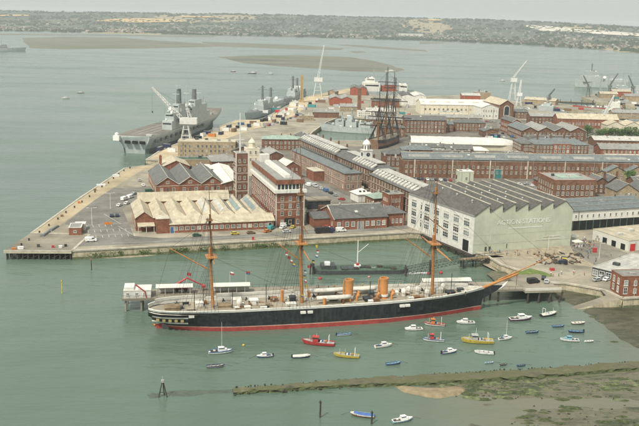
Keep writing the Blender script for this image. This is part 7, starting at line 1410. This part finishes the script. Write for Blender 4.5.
for i, (px, h_, w_, lb) in enumerate([((587, 139.5), 10.5, 9.5, 'tallest rounded green tree right of the grey factory'), ((599.5, 140.5), 8, 8, 'small green tree second from the factory'), ((606.5, 140), 8.5, 8.5, 'green tree third from the factory'), ((614.5, 140.5), 9, 9, 'green tree fourth from the factory'), ((622.5, 140.3), 9.5, 9.5, 'green tree fifth from the factory'), ((631, 140), 9.5, 9.5, 'green tree sixth from the factory'), ((638.5, 140), 9.5, 10, 'green tree at the right edge of the picture'), ((489, 118), 6, 5, 'lone small green tree before the white gabled hall'), ((629.5, 184), 7, 7, 'dark green tree among the cottages')]): tree(lb, px, h_, w_, i + 3)
# ================================================================== quay furniture
BOL = [(21.5, 245.5), (29, 240.5), (39.5, 233), (49, 226), (58, 219.5), (66, 213), (74.5, 207.8), (82, 202.4), (89.5, 197), (95, 192.5), (102, 187.3), (108.5, 183.4), (113.5, 178.8), (119, 174.6), (124, 171.2), (130, 168.4)]
ORD2 = ORD
bmesh_ = MB().lathe((0, 0, 0), [(.5, 0), (.34, .15), (.3, .6), (.5, .75), (.5, .95), (.2, 1.05)], 8).mesh('bollard', 'black_paint')
for i, px in enumerate(BOL):
    p_ = G(*px, GZ); o_ = link('mooring_bollard', bmesh_, None, (p_.x, p_.y, GZ)); tag(o_, 'black iron mooring bollard, ' + ORD2[i] + ' from the pier tip along the left quay', 'bollard', 'bollards along the left quay')
def lamp(label, px, h_, twin=True, group='lamp posts of the car park'):
    t_ = thing('lamp_post', label, 'lamp post', (*G(*px, GZ).xy, GZ), R(15), group); MB().tube((0, 0, 0), (0, 0, h_), .13, .08, 6).build('post', 'steel_white', t_)
    for s_ in ((-1, 1) if twin else (1,)): MB().tube((0, 0, h_), (s_ * 1.4, 0, h_ + .1), .06, n=5).build('arm', 'steel_white', t_); MB().box((s_ * 1.9 - .6, -.25, h_), (s_ * 1.9 + .6, .25, h_ + .22)).build('lamp_head', 'stone_white', t_)
lamp('twin-headed white lamp post nearest the brick kiosk', (92, 225), 8.5); lamp('twin-headed white lamp post near the seaward quay, farther back', (110.5, 209), 8.5); lamp('single white lamp post on the plaza by the boathouse', (599, 259), 7, False); lamp('single white lamp post on the gravel before the green wall', (548, 250.5), 6.5, False)
for px, lb, m_, sz in (((53, 247.6), 'small red box on the pier end', 'paint_red', (1.1, .9, .9)), ((20.6, 249), 'white box at the tip of the pier', 'paint_white', (2.4, 1.2, 1.0)), ((14, 249.6), 'orange box at the very tip of the pier', 'paint_orange', (1.6, 1, .7)), ((60.5, 247.8), 'pale crate near the kiosk edge of the pier', 'paint_white', (1.4, 1.1, .9)), ((65.7, 246.5), 'dark crate near the kiosk edge of the pier', 'paint_black', (1.1, .9, .9)), ((38.5, 247), 'dark winch on the pier end', 'steel_dark', (1.2, 1.0, 1.1)), ((253, 240), 'bright pink box on the quay below the offices', 'paint_red', (.9, .9, 1.4)), ((552, 270.5), 'red box on the gravel yard', 'paint_red', (1.8, 1.3, .9)), ((594.5, 252.4), 'red booth near the plaza crowd', 'paint_red', (1.6, 1.2, 2.0)), ((101, 186), 'white upturned boat on the left quay', 'paint_white', (5, 2, 1.0)), ((116, 176.6), 'white box on the seaward quay', 'paint_white', (4, 2, 1.1)), ((79, 203.2), 'orange box on the seaward quay', 'paint_orange', (1.4, 1.1, .9)), ((62, 216.6), 'rusty box on the seaward quay', 'paint_brown', (1.4, 1.1, .9)), ((95, 190.5), 'rust-red box high on the seaward quay', 'paint_brown', (1.6, 1.2, 1))):
    t_ = thing('quay_box', lb, 'box', (*G(*px, GZ).xy, GZ + .02), R(15), 'boxes left on the quays'); x, y, z = sz; MB().box((-x / 2, -y / 2, 0), (x / 2, y / 2, z)).build('body', m_, t_); MB().prism([(-x / 2 - .06, -y / 2 - .06), (x / 2 + .06, -y / 2 - .06), (x / 2 + .06, y / 2 + .06), (-x / 2 - .06, y / 2 + .06)], z, z + .1).build('lid', m_, t_)
ob = thing('orange_barrier', 'orange plastic barrier lying in the car park', 'barrier', (*G(108, 224.3, GZ).xy, GZ + .02), R(14)); MB().box((-1.9, -.5, 0), (1.9, .5, .5)).build('base', 'paint_orange', ob); MB().box((-1.9, -.12, .5), (1.9, .12, 1.0)).build('rail', 'paint_orange', ob)
for i, (a, c) in enumerate((((42, 236.6), (49, 231.8)), ((50, 231.2), (57.5, 226.4)))):
    a = G(*a, GZ); c = G(*c, GZ); t_ = tag(MB().box((0, -.9, 0), ((c - a).length, .9, .45)).box((.3, -.6, .45), ((c - a).length - .3, .6, .75)).build('tarpaulin_stack', 'slate_blue'), ['blue-grey sheeted stack nearer the pier tip', 'blue-grey sheeted stack nearer the kiosk'][i], 'stack', 'sheeted stacks on the pier'); t_.location = (a.x, a.y, GZ + .02); t_.rotation_euler.z = math.atan2((c - a).y, (c - a).x)
# weeds and bushes on the ledges of the quay wall
mb = MB(); r_ = random.Random(5)
for i in range(70):
    t0 = r_.random() ** .8; px = 85 + t0 * 205; base = 256.2 - (px - 95) * .0565; p_ = G(px, base - .5, 1.2); nv = r_.randint(12, 30)
    if noise.noise(Vector((px * .08, 0, 0))) < -.1: continue
    for _ in range(nv): q = p_ + Vector((r_.gauss(0, .9), r_.uniform(-.8, .1), r_.uniform(-.2, 1.5))); a = Vector((r_.gauss(0, 1), r_.gauss(0, .5), r_.gauss(0, 1))).normalized(); b_ = a.orthogonal().normalized(); s_ = r_.uniform(.15, .38); mb.poly([q - a * s_, q - b_ * s_ * .6, q + a * s_, q + b_ * s_ * .6], r_.choice((0, 0, 1, 2)))
tag(mb.build('wall_weeds', ['leaf_b', 'leaf_a', 'leaf_c']), kind='stuff')
# broken timbers and ironwork piled on the beach before the green wall
for i in range(64):
    px = RND.triangular(532, 590, 560); py = 258.5 - abs(px - 566) * -.05 + RND.uniform(-5.5, 5.0); p_ = G(px, py, GZ); L_ = RND.uniform(.9, 3.0); a = RND.uniform(0, math.pi); b_ = RND.uniform(-.05, .3)
    o_ = MB().prism([(-L_ / 2, -.22), (L_ / 2, -.16), (L_ / 2 + .1, .2), (-L_ / 2, .25)], 0, [.35, .3, .3, .4]).build('old_timber', (tm := RND.choice(['rust_timber', 'timber_dark', 'timber_dark', 'timber']))); o_.location = (p_.x, p_.y, GZ + .05 + max(0, b_) * L_ / 2 * .9); o_.rotation_euler = (0, -b_, a); tag(o_, {'rust_timber': 'rusty brown', 'timber_dark': 'blackened', 'timber': 'pale'}[tm] + ' ship timber ' + ('tilted up' if b_ > .12 else 'lying flat') + ' in the heap before the green boathouse end', 'timber', 'heap of old ship timbers')
an = thing('anchor', 'big dark old anchor standing beside the timber heap', 'anchor', (*G(541, 262, GZ).xy, GZ + .05), R(30)); MB().tube((0, 0, 0), (0, 0, 3.2), .16, n=6).build('shank', 'steel_dark', an); MB().tube((-1.5, 0, .9), (0, 0, .1), .16, n=6).tube((0, 0, .1), (1.5, 0, .9), .16, n=6).build('arms', 'steel_dark', an); MB().tube((0, -1.2, 2.9), (0, 1.2, 2.9), .12, n=6).build('stock', 'timber_dark', an)
for i, px in enumerate([(573, 241), (577, 246.5)]):
    t_ = thing('white_stall', ['white-topped stall nearest the green wall corner', 'white-topped stall in front of its neighbour'][i], 'stall', (*G(*px, GZ).xy, GZ), R(19)); mb = MB(); hip_roof(mb, -2, 2, -1.6, 1.6, 2.4, 1.0, .1); mb.build('canopy', 'canvas', t_); MB().box((-1.7, -1.4, 0), (1.7, -1.1, 1.0)).build('counter', 'paint_white', t_)
    for x in (-1.9, 1.9):
        for y in (-1.5, 1.5): MB().tube((x, y, 0), (x, y, 2.4), .05, n=5).build('post', 'steel_white', t_)
# ================================================================== people
def person_mesh(name, top, legs, pose):
    J = {'pel': (0, 0, .95), 'chest': (0, .02, 1.28), 'neck': (0, .02, 1.48), 'head': (0, -.01, 1.62), 'crown': (0, 0, 1.74)}
    st = .17 if pose else .02
    for s_, k in ((-1, 'l'), (1, 'r')):
        J['hip' + k] = (s_ * .1, 0, .9); J['knee' + k] = (s_ * .11, -.04 - s_ * st * .6, .5); J['ank' + k] = (s_ * .11, .03 - s_ * st, .09); J['toe' + k] = (s_ * .12, -.13 - s_ * st, .05)
        J['sh' + k] = (s_ * .2, .02, 1.42); J['el' + k] = (s_ * .27, .04 + s_ * st * .5, 1.14); J['wr' + k] = (s_ * .26, -.06 + s_ * st, .9); J['hand' + k] = (s_ * .25, -.09 + s_ * st, .8)
    E_ = [('pel', 'chest'), ('chest', 'neck'), ('neck', 'head'), ('head', 'crown')] + [(a + k, b_ + k) for k in 'lr' for a, b_ in (('hip', 'knee'), ('knee', 'ank'), ('ank', 'toe'), ('sh', 'el'), ('el', 'wr'), ('wr', 'hand'))] + [('pel', 'hip' + k) for k in 'lr'] + [('chest', 'sh' + k) for k in 'lr']
    Rr = {'pel': .15, 'chest': .17, 'neck': .065, 'head': .105, 'crown': .07, 'hip': .10, 'knee': .07, 'ank': .05, 'toe': .045, 'sh': .075, 'el': .055, 'wr': .04, 'hand': .045}
    ks = list(J); me = bpy.data.meshes.new(name); me.from_pydata([J[k] for k in ks], [(ks.index(a), ks.index(b_)) for a, b_ in E_], []); o_ = bpy.data.objects.new(name, me); COL.objects.link(o_)
    md = o_.modifiers.new('skin', 'SKIN'); sk = me.skin_vertices[0].data
    for i, k in enumerate(ks): r_ = Rr.get(k, Rr.get(k[:-1], .05)); sk[i].radius = (r_, r_ * (.75 if k in ('chest', 'pel') else 1)); sk[i].use_root = (k == 'pel')
    sb = o_.modifiers.new('sub', 'SUBSURF'); sb.levels = 1; sb.render_levels = 1
    bpy.context.view_layer.update(); m2_ = bpy.data.meshes.new_from_object(o_.evaluated_get(bpy.context.evaluated_depsgraph_get())); bpy.data.objects.remove(o_)
    m2_.materials.clear()
    for q in ('paint_' + legs, 'paint_' + top, 'skin', 'hair'): m2_.materials.append(M[q])
    for p in m2_.polygons:
        c = p.center; p.material_index = 3 if c.z > 1.66 or (c.z > 1.55 and c.y > .04) else (2 if c.z > 1.47 or (abs(c.x) > .17 and c.z < 1.2) else (1 if c.z > .98 else 0)); p.use_smooth = True
    return m2_
TOPS = ['white', 'blue', 'red', 'black', 'light_blue', 'pink', 'navy', 'yellow', 'grey', 'green']; PM = {(c, k): person_mesh('person', c, ['navy', 'black', 'grey', 'brown'][i % 4], k) for i, c in enumerate(TOPS) for k in (0, 1)}
def people(n_, gen, where, group, z=GZ):
    for i in range(n_):
        c = TOPS[RND.choice((0, 0, 1, 2, 3, 3, 4, 5, 6, 6, 7, 8, 8, 9))]; k = RND.choice((0, 1)); px = gen(i); p_ = G(px[0], px[1], z + .05); s_ = RND.uniform(.95, 1.08); o_ = link('person', PM[(c, k)], None, (p_.x, p_.y, z + .03), RND.uniform(0, 6.28)); o_.scale = (s_, s_, s_)
        tag(o_, 'person in ' + c.replace('_', ' ') + ' top ' + ('walking ' if k else 'standing ') + where, 'person', group)
people(46, lambda i: (RND.triangular(570, 602, 584), RND.triangular(238, 255, 246)), 'in the plaza crowd by the green wall corner', 'crowd on the plaza')
people(16, lambda i: (RND.uniform(478, 540), 253.6 - RND.uniform(0, 1) * 1.5 - 0.0 + RND.uniform(0, 2.5)), 'along the foot of the green wall', 'people along the green wall')
people(16, lambda i: (RND.uniform(572, 635), RND.uniform(255, 267)), 'on the paved yard beside the cafe', 'people on the yard')
people(10, lambda i: (RND.uniform(545, 600), RND.uniform(272, 280)), 'on the promenade above the jetty', 'people on the promenade')
for i in range(22):
    c = RND.choice(TOPS); x = RND.uniform(70, 128); o_ = link('person', PM[(c, i % 2)], None, jl(x, RND.uniform(2, 8.5)), RND.uniform(0, 6)); tag(o_, 'person in ' + c.replace('_', ' ') + ' top ' + ('walking' if i % 2 else 'standing') + ' on the jetty beyond the warship', 'person', 'people on the jetty')
for i in range(14):
    x = RND.uniform(12, 116); y = RND.uniform(-5, 5); c = RND.choice(TOPS); ca, sa_ = math.cos(SA), math.sin(SA); o_ = link('person', PM[(c, i % 2)], None, (SO[0] + x * ca - y * sa_, SO[1] + x * sa_ + y * ca, zd(x / LS) - 1.15), RND.uniform(0, 6)); tag(o_, 'person in ' + c.replace('_', ' ') + ' top ' + ('walking' if i % 2 else 'standing') + ' on the deck of the black warship', 'person', 'visitors on the warship')
